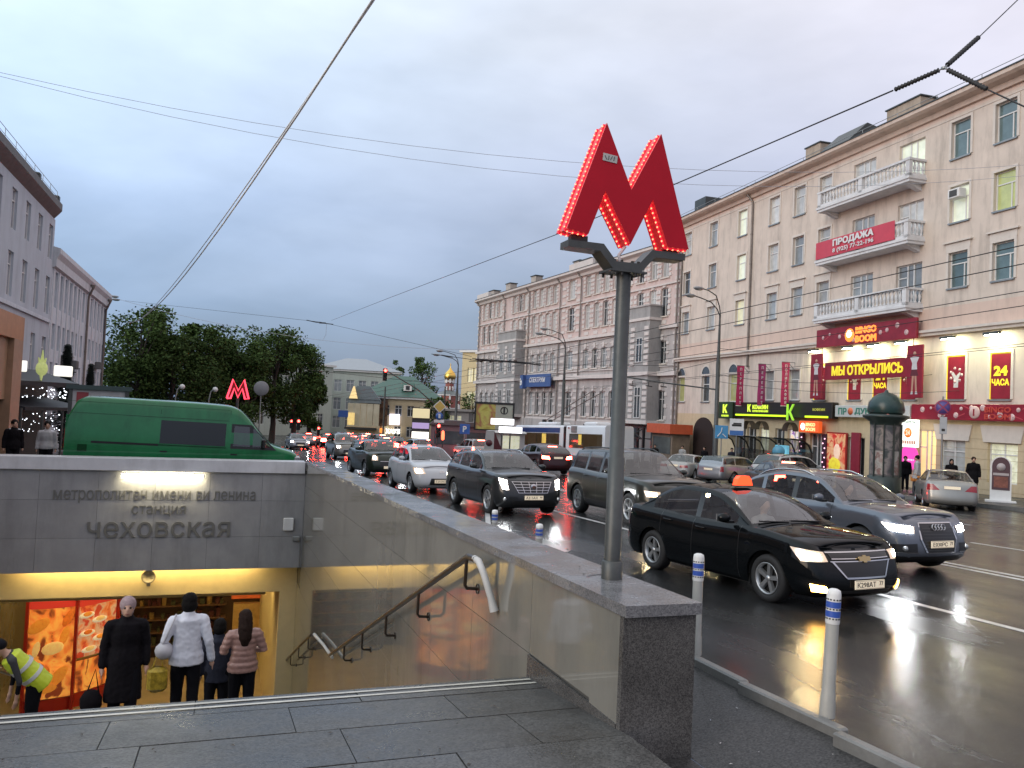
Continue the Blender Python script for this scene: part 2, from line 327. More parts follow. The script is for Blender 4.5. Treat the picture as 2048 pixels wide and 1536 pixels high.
for y in ysr:
    for x in (kerbx(y)+.15, 32, 36, 44, 60): V.append((x, y, gz(x, y)+.02))
for j in range(len(ysr)-1):
    for i in range(4): F.append((j*5+i, j*5+i+1, j*5+6+i, j*5+5+i))
b.add(V, F, PAVA, True); struct(b.build('pavement'))
b = MB()   # far kerb, stone by stone too small to tell apart from here
for j in range(len(ysr)-1):
    y0, y1 = ysr[j], ysr[j+1]; x0, x1 = kerbx(y0), kerbx(y1)
    V = [(x0, y0, gz(x0, y0)-.13), (x0, y0, gz(x0, y0)+.03), (x0+.16, y0, gz(x0, y0)+.03), (x1, y1, gz(x1, y1)-.13), (x1, y1, gz(x1, y1)+.03), (x1+.16, y1, gz(x1, y1)+.03)]
    b.add(V, [(0, 3, 4, 1), (1, 4, 5, 2)], KERB)
struct(b.build('kerb'))
# near strip of pavement between the stair wall and the road, its kerb stones one by one
pf = lambda x, y: gz(x, y)-.20*min(1, max(0, (3.68-x)/.8))*ease(12, 6, y) if False else gz(x, y)-.20*min(1, max(0, (3.68-x)/.8))*(1-ease(6, 12, y))
sheet('pavement', [2.88, 3.1, 3.4, 3.70], lin(-20, 26, 46), -.004, PAVA, None, pf); sheet('pavement', [2.39, 2.88], [-20, -4, 0, 2, 4.5], -.006, PAVA, None, pf)
def kx(y): return 3.74+.02*sin(y*.9)-(.05*(5-y) if y < 5 else 0)
kr = root('kerb', 'pale kerb stones edging the wet road beside the stair wall', 'kerb', (3.7, 5, -.15)); del kr['label'], kr['category']; struct(kr)
y = 1.0; k = 0
while y < 30:
    l = 1.0; bm_ = MB(); dx = random.uniform(-.008, .008); dz = random.uniform(-.006, .006)
    bm_.cbox((0, 0, 0), (.08, l-.012, .22), KERB, .012); o = bm_.build('kerb_stone', kr)
    o.location = (kx(y+.5)+dx-3.7, y+.5-5, gz(0, y+.5)-.05-.04+dz+.15); o.rotation_euler = (-.03, 0, .05 if y < 5 else random.uniform(-.01, .01)); y += l
# lane markings
def marking(x0, x1, y0, y1, w=.12, off=.004):
    b = MB(); n = max(1, int(abs(y1-y0)/3)); V = []; F = []
    for k in range(n+1):
        t = k/n; x = x0+(x1-x0)*t; y = y0+(y1-y0)*t
        V += [(x-w/2, y, gz(x, y)-.12+off), (x+w/2, y, gz(x, y)-.12+off)]
    for k in range(n): F.append((2*k, 2*k+1, 2*k+3, 2*k+2))
    b.add(V, F, LINE); return struct(b.build('lane_marking'))
for k in range(9): marking(8.45-.05*k, 8.42-.05*k, 3.4+11.6*k, 9.2+11.6*k)
marking(12.0, 12.0, -8, 80, .13); marking(12.3, 12.3, -8, 80, .13)
for y in range(-4, 96, 7): marking(16.0, 15.9, y, y+3.5)
for y in range(-4, 70, 7): marking(20.0, 20.0, y, y+3.5)
marking(4.7, 4.75, 15.2, 17.0, .5); marking(5.0, 6.4, 15, 19.4, .12)

# ------------------------------------------------------------------ metro stair: landing, walls, steps, portal
st = root('landing', '', ''); del st['label'], st['category']; struct(st); st.location = (0, 5, 0)
def lz(y): return gz(0, y)-.02 if y < 4.35 else -.15-.109*(y-4.35)
rows = [(5.62, 6.0), (5.02, 5.612), (4.36, 5.012), (3.70, 4.352), (3.0, 3.692), (2.2, 2.992), (1.0, 2.19)]
for ri, (y0, y1) in enumerate(rows):
    x = -9.0+(ri*.47) % 1.1; x0 = -9.4
    while x0 < 2.39:
        x1 = min(x, 2.396)
        if x1-x0 > .1:
            b = MB(); z0, z1 = lz(y0), lz(y1); d = random.uniform(-.0025, .0025); e = .0035
            V = [(x0+e, y0, z0+d), (x1-e, y0, z0+d), (x1-e, y1-2*e, z1+d), (x0+e, y1-2*e, z1+d)]
            V += [(p[0], p[1], p[2]-.06) for p in V]
            b.add([(p[0], p[1]-5, p[2]) for p in V], [(0, 1, 2, 3), (4, 5, 1, 0), (5, 6, 2, 1), (6, 7, 3, 2), (7, 4, 0, 3)], GRAN); b.build('paving_tile', st)
        x0 = x1; x += 1.12+random.uniform(-.05, .05)
b = MB(); b.add([(-9.4, -4, lz(-4)-.012), (2.39, -4, lz(-4)-.012), (2.39, 4.35, lz(4.35)-.012), (-9.4, 4.35, lz(4.35)-.012), (-9.4, 6, lz(6)-.012), (2.39, 6, lz(6)-.012)], [(0, 1, 2, 3), (3, 2, 5, 4)], mat('dark_joint', (.04, .039, .037), .6)); b.build('joint_bed', st, (0, -5, 0))
b = MB()
for yy in (5.75, 5.87):
    b.add([(-9.4, yy, lz(yy)+.004), (2.36, yy, lz(yy)+.004), (2.36, yy+.04, lz(yy+.04)+.004), (-9.4, yy+.04, lz(yy+.04)+.004)], [(0, 1, 2, 3)], mat('nosing_strip', (.55, .53, .47), .4, var=.2, scale=8))
b.build('nosing_strip', st, (0, -5, 0))
sheet('pavement', [-60, -40, -20, -9.3], lin(-20, 6, 6), -.015, PAVA)
STEP = speckle('stair_granite', (.13, .125, .115), (.22, .21, .19), 110, .25, .05, .4, .03)
def stair_z(y):
    if y < 6: return -.33
    return max(-9.3, -.33-.398*(y-6))
b = MB(); y = 6.0; z = -.33
while z > -9.3:
    z -= .152; b.bb(-7.2, 2.39, y, y+.3825, z-.5, z, STEP); y += .3825
b.build('stairs')['kind'] = 'structure'
FLOOR = mat('warm_floor', (.34, .29, .20), .25, var=.15, scale=1.5)
b = MB(); b.bb(-7.2, 2.39, 28.4, 37.5, -9.6, -9.3, FLOOR); struct(b.build('floor'))
# right-hand wall of polished slabs, built slab by slab
wl = root('stair_wall', 'polished pale slab wall with wet granite coping beside the metro stairs', 'wall', (2.68, 4.4, 0))
def qz(b, x0, x1, p, m):     # prism of a YZ polygon between x0 and x1 (root offset taken off)
    b.prism([(q[0]-4.4, q[1]) for q in p], 'X', x0-2.68, x1-2.68, m)
cop = lambda y: gz(0, y)+.665
for (y0, y1) in [(4.9, 6.03)]+[(6.03+1.58*k, 6.03+1.58*(k+1)) for k in range(12)]:
    for r in range(13):
        t = lambda y, r=r: cop(y) if r == 0 else gz(0, y)+.02-.78*(r-1)
        lo = lambda y, r=r: gz(0, y)+.02-.78*r
        y1c = min(y1, 25.0)
        if y1c-y0 < .2: continue
        zl = stair_z(y1c)-.1 if y0 >= 6 else -.6
        if t(y0) < zl or (y0 < 6 and r > 0): continue
        b = MB(); g = .003
        qz(b, 2.4, 2.55, [(y0+g, lo(y0)+g), (y1c-g, lo(y1c)+g), (y1c-g, t(y1c)-g), (y0+g, t(y0)-g)], SLAB); b.build('wall_slab', wl)
for r in range(2, 13):
    b = MB(); t = lambda y: gz(0, y)+.02-.78*(r-1)
    if t(25) < -3.2: qz(b, 2.402, 2.55, [(25.003, t(25)-.78), (37.5, t(25)-.78), (37.5, t(25)-.004), (25.003, t(25)-.004)], SLAB); b.build('wall_slab', wl)
b = MB(); qz(b, 2.41, 2.90, [(4.52, -12), (25.3, -12), (25.3, cop(25.3)-.01), (4.52, cop(4.52)-.01)], mat('wall_joint', (.08, .08, .075), .7)); b.build('core', wl)
b = MB(); qz(b, 2.41, 2.92, [(25.3, -12), (37.5, -12), (37.5, -3), (25.3, -3)], MATS['wall_joint']); b.build('core', wl)
b = MB(); qz(b, 2.39, 2.91, [(4.50, -.6), (4.895, -.6), (4.895, cop(4.895)-.004), (4.50, cop(4.5)-.004)], SLAB); qz(b, 2.388, 2.905, [(4.45, -.9), (4.498, -.9), (4.498, cop(4.5)-.004), (4.45, cop(4.45)-.004)], GDRK); b.build('end_slab', wl)
b = MB(); qz(b, 2.382, 2.398, [(4.50, -.7), (6.03, -.7), (6.03, gz(0, 6.03)+.015), (4.50, gz(0, 4.5)-.005)], GDRK); b.build('plinth', wl)
b = MB(); qz(b, 2.56, 2.912, [(4.50, -.9), (25.3, -1.6), (25.3, cop(25.3)-.004), (4.50, cop(4.5)-.004)], mat('wall_back_stone', (.3, .3, .29), .5, var=.15, stain=.3)); b.build('outer_face', wl)
y = 4.41
while y < 25.2:
    l = min(2.1, 25.35-y); b = MB(); d = random.uniform(-.002, .002)
    qz(b, 2.382, 2.925, [(y+.002, cop(y)+d), (y+l-.002, cop(y+l)+d), (y+l-.002, cop(y+l)+.072+d), (y+.002, cop(y)+.072+d)], COPE); b.build('coping_slab', wl); y += l
b = MB()
for _ in range(16): b.ball((2.45+random.random()*.5-2.68, 4.4+random.random()*1.4-4.4, cop(5)+.075-.02*random.random()), .006+random.random()*.004, BLACK, 6, (1, 1.5, .4))
stuff(b.build('wet_leaf', wl))
b = MB(); random.seed(12); LV = mat('fallen_leaf', (.045, .03, .018), .5, var=.3)
for _ in range(60):
    x, y = random.uniform(-2.6, 2.3), random.uniform(3.6, 5.6); s_ = random.uniform(.006, .018); a = random.random()*6; z = lz(y)+.006
    b.add([(x+s_*cos(a), y+s_*sin(a), z), (x+s_*.5*cos(a+1.7), y+s_*.5*sin(a+1.7), z+.004), (x-s_*cos(a), y-s_*sin(a), z), (x+s_*.5*cos(a-1.7), y+s_*.5*sin(a-1.7), z+.003)], [(0, 1, 2, 3)], LV)
stuff(b.build('fallen_leaves'))
b = MB(); GL_ = mat('foil_scrap', (.5, .5, .5), .25, metal=.6, var=0)
for _ in range(26):
    x, y = random.uniform(3.0, 3.62), random.uniform(3.5, 6.5); s_ = random.uniform(.006, .016); a = random.random()*6; z = pf(x, y)+.004
    b.add([(x+s_*cos(a), y+s_*sin(a), z), (x+s_*.4*cos(a+1.6), y+s_*.4*sin(a+1.6), z+.004), (x-s_*cos(a), y-s_*sin(a), z), (x+s_*.4*cos(a-1.6), y+s_*.4*sin(a-1.6), z+.003)], [(0, 1, 2, 3)], GL_ if random.random() < .4 else LV)
stuff(b.build('litter'))
# left-hand wall
b = MB(); b.bb(-7.6, -7.2, 6, 25.0, -10, gz(-7, 25)+.5, SLAB); b.bb(-7.65, -7.15, 6, 25.0, gz(-7, 25)+.5, gz(-7, 25)+.58, COPE); b.bb(-7.6, -7.2, 25.0, 37.6, -10, -3, SLAB)
tag(b.build('side_wall'), 'pale stone wall on the far side of the metro stairs', 'wall')

# portal over the stairs
pr = root('metro_portal', 'grey stone portal wall over the metro stairs with raised station name', 'portal', (-2.4, 25, 0))
for r, (z0, z1) in enumerate([(-1.2, -.37), (-2.26, -1.2), (-3.2, -2.26)]):
    x = -7.6
    for k in range(7):
        x1 = min(x+1.46, 2.4); b = MB(); b.bb(x+.003+2.4, x1-.003+2.4, 0, .28, z0+.003, z1-.003, GREYSTONE); b.build('stone_panel', pr); x = x1
b = MB(); b.bb(-5.2, 4.8, .03, .5, -3.19, -.3, MATS['wall_joint']); b.build('core', pr)
b = MB(); b.cbox((-.28, .2, -.19), (10.1, .62, .36), mat('white_coping', (.62, .62, .64), .3, var=.08, stain=.2), .012); b.build('coping', pr)
LET = mat('letter_metal', (.20, .195, .18), .4, metal=.3, var=.1)
text('метрополитен имени ви ленина', pr, (.73, 0, -1.10), w=5.3, h=.36, depth=.03, m=LET)
text('станция', pr, (.77, 0, -1.50), w=1.42, h=.31, depth=.03, m=LET)
text('чеховская', pr, (.84, 0, -2.03), w=3.75, h=.45, depth=.04, m=LET, bold=.004)
b = MB(); b.cbox((4.37, -.05, -1.89), (.30, .1, .38), WHITE, .02); b.cbox((4.62, -.05, -2.32), (.22, .1, .14), GALV, .02); b.tube([(4.7, -.03, -2.3), (4.74, -.03, -2.5), (4.74, -.03, -3.2)], .012, GALV, 6); b.build('junction_box', pr)
TUBE = glow('tube_light_glow', (1, .88, .58), 48)
lamp = root('tube_lamp', 'long white tube lamp glowing above the raised metro lettering', 'lamp', (-1.56, 24.78, -.50))
b = MB(); b.tube([(-1.06, 0, 0), (1.06, 0, 0)], .055, TUBE, 10); b.build('tube', lamp)
b = MB(); b.bb(-1.1, 1.1, -.02, .1, .06, .1, WHITE); b.bb(-1.1, -1.07, -.06, .1, -.06, .06, WHITE); b.bb(1.07, 1.1, -.06, .1, -.06, .06, WHITE); b.build('housing', lamp)
# underpass beyond: beams, ceiling, back wall, shop front
YEL = mat('underpass_plaster', (.62, .54, .33), .45, var=.08)
up = root('underpass', '', '', (-2.4, 26, -3)); del up['label'], up['category']; struct(up)
b = MB(); b.bb(-4.8, 4.3, 0, .5, -1.12, .5, YEL); b.build('beam', up)
b = MB(); b.bb(-4.8, 4.0, 2.0, 2.5, -1.66, -.6, YEL); b.build('beam', up)
b = MB(); b.bb(4.3, 4.8, 0, 11.5, -7, .5, YEL); b.build('pier', up)
b = MB(); b.bb(-4.8, 4.8, .5, 11.6, -1.0, -.8, YEL); b.build('ceiling', up)
b = MB(); b.bb(-4.8, 4.8, -.5, .0, .12, .3, YEL); b.build('ceiling', up)
b = MB(); b.bb(-4.8, 4.8, 11.5, 11.7, -6.6, -.8, mat('ochre_tile', (.42, .33, .17), .35, var=.1)); b.build('back_wall', up)
WARM = glow('warm_tube_glow', (1, .70, .27), 42)
for k, (x, y, z, l) in enumerate([(-2.0, 25.66, -2.98, 6.2), (-4.2, 29.5, -4.08, 3), (.3, 29.5, -4.08, 2.5), (-3.5, 33.5, -4.08, 4), (.6, 33.5, -4.08, 2.5)]):
    lm = root('ceiling_lamp', ['warm tube lamp hidden above the first underpass beam', 'warm ceiling lamp over the underpass on the billboard side', 'warm ceiling lamp over the underpass by the pier', 'long warm ceiling lamp deep in the underpass near the food billboard', 'short warm ceiling lamp deep in the underpass near the pier'][k], 'lamp', (x, y, z), group='underpass ceiling lamps')
    b = MB(); b.bb(-l/2, l/2, -.08, .08, -.05, 0, WARM); b.build('tube', lm); b = MB(); b.bb(-l/2-.05, l/2+.05, -.1, .1, .001, .03, WHITE); b.build('housing', lm)
sp = root('horn_loudspeaker', 'round horn loudspeaker fixed to the lit beam under the portal', 'loudspeaker', (-1.85, 25.98, -3.62))
b = MB(); b.lathe([(.0, -.05), (.05, -.06), (.05, -.12), (.1, -.16), (.2, -.22), (.2, -.235), (.16, -.2), (.08, -.14), (.0, -.13)], (0, 0, .1), mat('beige_plastic', (.42, .40, .33), .4), 18, 'Y'); b.build('horn', sp)
b = MB(); b.bb(-.05, .05, -.12, 0, -.2, .02, GALV); b.build('bracket', sp)
# illuminated food billboard, a curved red light box
def picture(name, c1, c2, c3, scale, s, dist=1.0, seed=0):
    if name in MATS: return MATS[name]
    m = mat(name, c1, .3, var=0); nt = m.node_tree; N = nt.nodes; L = nt.links; b = N['Principled BSDF']
    tc = N.new('ShaderNodeTexCoord'); mp = N.new('ShaderNodeMapping'); mp.inputs['Location'].default_value = (seed*3.1, seed*1.7, seed); L.new(tc.outputs['Object'], mp.inputs[0])
    nz = N.new('ShaderNodeTexNoise'); nz.inputs['Scale'].default_value = scale; nz.inputs['Detail'].default_value = 3; nz.inputs['Distortion'].default_value = dist; L.new(mp.outputs[0], nz.inputs[0])
    rp = N.new('ShaderNodeValToRGB'); L.new(nz.outputs[0], rp.inputs[0]); e = rp.color_ramp.elements
    while len(e) < 4: e.new(.5)
    for k, (p, c) in enumerate([(.36, c1), (.45, c2), (.56, c3), (.64, c1)]): e[k].position = p; e[k].color = (*c, 1)
    L.new(rp.outputs[0], b.inputs['Base Color'])
    if s: L.new(rp.outputs[0], b.inputs['Emission Color']); b.inputs['Emission Strength'].default_value = s
    return m
RED = mat('red_frame', (.35, .02, .015), .35, var=.08)
fb = root('food_billboard', 'curved red light box with pictures of golden fried food', 'billboard', (-5.25, 31.6, -9.3)); fb.scale = (.82, .82, 1)
FOODP = picture('food_print', (.16, .03, .01), (.62, .17, .03), (.80, .34, .06), 1.5, .75, .35, 1)
def panel(n, p0, p1, z0, z1, m, bulge=.12, th=.12, out=(0, -1)):
    b = MB(); P = []
    for z in (z0, z1):
        r = []
        for k in range(9):
            t = k/8; w_ = 1-(2*t-1)**2; r.append((p0[0]+(p1[0]-p0[0])*t+out[0]*bulge*w_, p0[1]+(p1[1]-p0[1])*t+out[1]*bulge*w_, z))
        P.append(r)
    b.grid(P, m); Q = [[(p[0]-out[0]*th, p[1]-out[1]*th, p[2]) for p in r] for r in P]; b.grid(Q, RED, flip=True)
    b.grid([P[1], Q[1]], RED); b.grid([P[0], Q[0]], RED, flip=True)
    return b.build(n, fb)
panel('light_panel', (-.85, 0), (.85, .35), .45, 3.55, FOODP); panel('light_panel', (.95, .4), (2.3, 1.9), 1.7, 3.5, picture('plate_print', (.45, .05, .02), (.55, .35, .2), (.6, .16, .04), 2.2, .6, .3, 3), out=(.6, -.8)); panel('light_panel', (.95, .4), (2.3, 1.9), .5, 1.6, FOODP, out=(.6, -.8))
panel('header', (-.95, -.02), (.95, .36), 3.56, 4.0, mat('header_red', (.45, .03, .02), .3, emit=(.7, .05, .03), estr=.5, var=0), .14)
panel('base', (-.95, -.02), (.95, .36), 0, .42, RED, .14); panel('base', (.95, .4), (2.35, 1.9), 0, .48, RED, .12, out=(.6, -.8)); panel('header', (.95, .4), (2.35, 1.9), 3.5, 4.0, MATS['header_red'], .12, out=(.6, -.8))
b = MB(); b.bb(.84, .96, .1, .5, 0, 4.0, RED); b.bb(-.98, -.86, -.1, .3, 0, 4, RED); b.bb(2.25, 2.4, 1.8, 2.1, 0, 4, RED); b.build('frame', fb)
FM = [mat('golden_crust', (.72, .27, .04), .4, var=.35, scale=9, emit=(.72, .25, .03), estr=.45, bump=.4), mat('pale_crust', (.8, .55, .22), .4, var=.25, scale=9, emit=(.8, .5, .16), estr=.45), mat('amber_crust', (.65, .16, .02), .4, var=.35, scale=9, emit=(.65, .15, .02), estr=.45)]
for (x, z, a, r, q, m) in [(-.45, 3.0, .5, .34, 1.7, 0), (.1, 2.2, .2, .36, 1.5, 1), (.5, 2.6, 1.2, .26, 1.7, 0), (-.35, 1.5, -.2, .38, 1.4, 2), (.35, 1.2, .8, .34, 1.8, 0), (-.1, .85, .1, .3, 1.9, 0), (.6, 3.2, 1.0, .25, 1.8, 2), (-.5, 2.2, 1.3, .22, 1.6, 1)]:
    b = MB(); b.ball((0, 0, 0), r, FM[m], 12, (q*.8, .14, .62)); b.xf(Matrix.Translation((x, .1-.16*(1-(x/.85)**2)*1.0+x*.2, z)) @ Matrix.Rotation(-a, 4, 'Y')); b.build('food_picture', fb)
for k, (x, y_, z) in enumerate([(1.25, .62, 3.2), (1.7, 1.08, 2.95), (1.3, .68, 2.55), (1.75, 1.12, 2.3), (1.4, .78, 1.95)]):
    b = MB(); b.ball((0, 0, 0), .32, mat('plate_white', (.75, .68, .55), .4, emit=(.75, .6, .4), estr=.5, var=.2), 12, (1.2, .2, .36)); b.ball((0, -.05, .04), .22, FM[k % 3], 10, (1, .2, .4)); b.xf(Matrix.Translation((x, y_-.13, z)) @ Matrix.Rotation(.8, 4, 'Z')); b.build('food_picture', fb)
# dark shop front at the back of the underpass
sf = root('underpass_shop', 'dark underpass shop with rows of shelves at the back', 'shop', (-1.5, 37.3, -9.3))
b = MB(); b.bb(-2.2, 4.0, 0, .15, 0, 3.9, mat('dark_brown_board', (.05, .025, .012), .4)); b.build('back_board', sf)
for k in range(6):
    b = MB(); b.bb(-2.2, 2.0, -.45, 0, .55+.55*k, .60+.55*k, mat('shelf_wood', (.10, .05, .025), .4)); b.build('shelf', sf)
    b = MB(); x = -2.1
    while x < 1.9:
        w_ = random.uniform(.08, .2); h = random.uniform(.12, .38); b.bb(x, x+w_, -.35, -.1, .601+.55*k, .60+.55*k+h, mat('goods_%d' % random.randint(0, 4), [(.10, .04, .015), (.03, .015, .01), (.16, .10, .03), (.05, .01, .01), (.04, .045, .02)][random.randint(0, 4)], .4)); x += w_+random.uniform(.02, .3)
    stuff(b.build('goods', sf))
b = MB(); b.bb(2.2, 3.9, -.2, -.02, 2.4, 3.2, mat('orange_sign', (.4, .07, .02), .4, emit=(.7, .12, .02), estr=.35, var=.3)); b.bb(2.3, 3.8, -.16, -.02, 3.35, 3.6, mat('yellow_strip', (.7, .6, .1), .4, emit=(.9, .8, .1), estr=.7, var=0)); b.build('sign_board', sf)
b = MB(); b.bb(2.3, 3.9, -.3, 0, 0, 2.2, mat('counter_ochre', (.45, .3, .12), .4, var=.3)); b.build('counter', sf)
# handrails along the wall and in the middle of the stairs
RAIL = mat('handrail_brown', (.035, .022, .014), .3, var=.15)
def rail(label, x, pts, endp, brk, wallx, white=None):
    r = root('handrail', label, 'handrail', (x, pts[0][0], pts[0][1]), group='stair handrails'); y0, z0 = pts[0]
    b = MB(); b.tube([(0, p[0]-y0, p[1]-z0) for p in pts], .032, RAIL, 8); b.build('rail', r)
    for (yy, zz) in brk:
        b = MB(); b.tube([(0, yy-y0, zz-z0), (0, yy-y0+.02, zz-z0-.26), (.03*(1 if wallx > x else -1), yy-y0+.05, zz-z0-.3), (wallx-x-.01, yy-y0+.10, zz-z0-.32)], .018, RAIL, 6)
        if abs(wallx-x) < .5: b.lathe([(.05, 0), (.05, .012)], (wallx-x-.012, yy-y0+.1, zz-z0-.32), RAIL, 10, 'X')
        b.build('bracket', r)
    if white: b = MB(); b.tube([(q[0]-x, q[1]-y0, q[2]-z0) for q in white], [.032]*(len(white)-1)+[.042], mat('white_wrap_lit_rail', (.5, .5, .49), .5, var=.15), 8); b.build('sleeve_lit_rail', r)
    return r
zr = lambda y: .42-.398*(y-7.2)
rail('long brown handrail of the upper flight with white end sleeve', 2.24, [(7.05, .40), (7.3, .38)]+[(7.3+k*1.02, zr(7.3+k*1.02)) for k in range(1, 10)], 0, [(7.35, .36), (9.2, zr(9.2)), (11.0, zr(11.0)), (12.8, zr(12.8)), (14.6, zr(14.6))], 2.4, [(2.24, 7.1, .40), (2.24, 6.98, .40), (2.27, 6.9, .3), (2.33, 6.85, .1), (2.36, 6.82, -.02)])
rail('brown handrail of the lower flight, nearer the portal pier', 2.22, [(19.7, -3.75), (22, -4.65), (26, -6.25), (30, -7.85), (33, -9.0)], 0, [(20.2, -3.95), (22.4, -4.82), (24.6, -5.7), (26.8, -6.58), (29, -7.46)], 2.4, [(2.3, 16.5, -3.33), (2.3, 18.0, -3.5), (2.3, 19.75, -3.76)])  # rail piece at the landing is coloured white for the reflected light on it
rail('brown handrail in the middle of the stairs beside the worker', -3.3, [(7.3, .35)]+[(7.3+k, .35-.398*k) for k in range(1, 10)], 0, [(9, -.4), (11.5, -1.4), (14, -2.4)], -3.3)
# ------------------------------------------------------------------ facades
WALLB = mat('beige_plaster', (.65, .56, .485), .75, var=.10, scale=.8, stain=.36, bump=.03, bscale=30)
PINKB = mat('peach_plaster', (.65, .50, .42), .75, var=.06, scale=.8, stain=.22)
PALE = mat('pale_trim', (.66, .60, .54), .65, var=.08, stain=.12)
FRAME = mat('window_frame_white', (.70, .70, .69), .45, var=.06)
OLDF = mat('window_frame_old', (.40, .33, .27), .6, var=.15)
ROOF = mat('roof_iron', (.055, .062, .062), .45, metal=.3, var=.25, scale=1)
PIPE = mat('rain_pipe', (.22, .19, .17), .5, metal=.3, var=.25)
def pane(name, col, em=0, rough=.06):
    return mat(name, col, rough, var=.28, scale=1.4, spec=.9, emit=(col if em else None), estr=em, rnd=.35 if not em else 0)
PANES = [pane('pane_sky', (.27, .295, .31)), pane('pane_blind', (.50, .51, .50)), pane('pane_dark', (.05, .055, .06)), pane('pane_teal', (.13, .20, .21))]
LIT = pane('pane_lit_yellow', (.66, .63, .42), .42); LITW = pane('pane_lit_white', (.66, .70, .56), .5); LITG = pane('pane_lit_green', (.40, .44, .17), .3); DIMY = pane('pane_dim_yellow', (.34, .34, .15), .2)
def wall_open(b, u0, u1, z0, z1, ops, m, rev=.22, mr=None, y=0):
    us = sorted({u0, u1, *[o[0] for o in ops], *[o[1] for o in ops]}); zs = sorted({z0, z1, *[o[2] for o in ops], *[o[3] for o in ops]})
    us = [u for u in us if u0 <= u <= u1]; zs = [z for z in zs if z0 <= z <= z1]
    for i in range(len(us)-1):
        run = None
        for j in range(len(zs)):
            hole = j == len(zs)-1 or any(o[0] < (us[i]+us[i+1])/2 < o[1] and o[2] < (zs[j]+zs[j+1])/2 < o[3] for o in ops)
            if hole:
                if run is not None: b.add([(us[i], y, run), (us[i+1], y, run), (us[i+1], y, zs[j]), (us[i], y, zs[j])], [(0, 1, 2, 3)], m); run = None
            elif run is None: run = zs[j]
    for (a, c, e, f) in ops:
        V = [(a, y, e), (c, y, e), (c, y, f), (a, y, f)]; V += [(p[0], y+rev, p[2]) for p in V]
        b.add(V, [(0, 1, 5, 4), (1, 2, 6, 5), (2, 3, 7, 6), (3, 0, 4, 7)], mr or m)
WC = {}
def window(par, u, z0, w, h, pm, style='pvc', dep=.2, trim=PALE, rz=0, y=0, name='window'):
    """frame and casing; the pane is its child"""
    k = (round(w, 2), round(h, 2), style, trim.name if trim else '')
    if k not in WC:
        b = MB(); fm = OLDF if style == 'old' else FRAME; t = .06
        for (a, c, e, f) in [(-w/2, w/2, 0, t), (-w/2, w/2, h-t, h), (-w/2, -w/2+t, t, h-t), (w/2-t, w/2, t, h-t)]: b.bb(a, c, dep-.05, dep+.03, e, f, fm)
        if style == 'door':
            for x in (-w*.12, w*.12+.0): b.bb(x-.04, x+.04, dep-.05, dep+.03, t, h-t, fm)
            b.bb(-w/2, -w*.12, dep-.05, dep+.03, h*.7, h*.7+.06, fm)
        elif style == 'two':
            b.bb(-.035, .035, dep-.05, dep+.03, t, h-t, fm); b.bb(-w/2+t, w/2-t, dep-.055, dep+.028, h*.70, h*.70+.06, fm)
        elif w > .7:
            b.bb(-w/2+t, w/2-t, dep-.05, dep+.03, h*.66, h*.66+.06, fm)
            if style != 'narrow': b.bb(w*.18, w*.18+.06, dep-.045, dep+.028, t, h*.66, fm)
        if trim:
            e = .14
            b.bb(-w/2-e, -w/2, -.045, .0, -.0, h, trim); b.bb(w/2, w/2+e, -.045, 0, 0, h, trim); b.bb(-w/2-e, w/2+e, -.05, 0, h, h+e, trim)
            b.bb(-w/2-.05, w/2+.05, -.10, .02, -.09, -.005, GALV)
        p = MB(); p.add([(-w/2+.03, dep, .03), (w/2-.03, dep, .03), (w/2-.03, dep, h-.03), (-w/2+.03, dep, h-.03)], [(0, 1, 2, 3)], PANES[0])
        WC[k] = (b.mesh(name), p)
    fr, p = WC[k]
    o = ob(name, fr, par, (u, y, z0), rz)
    kk = k+(pm.name,)
    if kk not in WC: p2 = MB(); p2.add(p.v, p.f, pm); WC[kk] = p2.mesh('pane')
    ob('pane', WC[kk], o); return o
def pick(): return random.choices(PANES, [4, 7, 1, 2])[0]
def downpipe(par, u, z0, z1, y=-.12):
    b = MB(); b.tube([(u, y, z0), (u, y, z1-.9), (u-.05, y-.02, z1-.7), (u-.35, y-.3, z1-.1)], .08, PIPE, 8); b.lathe([(.09, 0), (.17, .22), (.17, .3)], (u-.36, y-.3, z1-.12), PIPE, 10)
    for k in range(5): b.lathe([(.1, 0), (.1, .05)], (u, y, z0+1+k*(z1-z0-2)/5), PIPE, 8)
    return b.build('downpipe', par)
# --- beige five-storey building on the right
F1O = Vector((35.85, 31.85, 0)); F1R = atan2(-.998, -.0632)
f1 = root('apartment_building', 'beige five storey building with white balconies and red bingo signs', 'building', F1O, F1R)
M1 = Matrix.Translation(F1O) @ Matrix.Rotation(F1R, 4, 'Z')
F5, F4, F3 = (16.35, 2.0), (12.9, 1.95), (9.4, 1.9)
ops = []; wins = []
for ri, (z0, h) in enumerate([F5, F4, F3]):
    for s in (-5.9, -3.0, -.25, 10.7, 13.45, 16.4, 20.6, 24.95, 29.3): wins.append((-s, z0, 1.25, h, 'pvc', ri))
    for s in (3.2, 7.05): wins.append((-s, z0-.72, 1.95, h+.62, 'door', ri))
for s in (10.7, 13.45, 16.4): wins.append((-s, 3.5, 1.25, 2.1, 'pvc', 4))
for s in (21.2, 25.4, 29.6): wins.append((-s, 3.4, 1.3, 2.15, 'narrow', 5))
for s in (-6.0, -3.0, -.3, 3.0, 5.2, 7.4): wins.append((-s, 3.5, 1.2, 2.3, 'pvc', 6))
gf = []   # ground floor openings: u0,u1,z0,z1
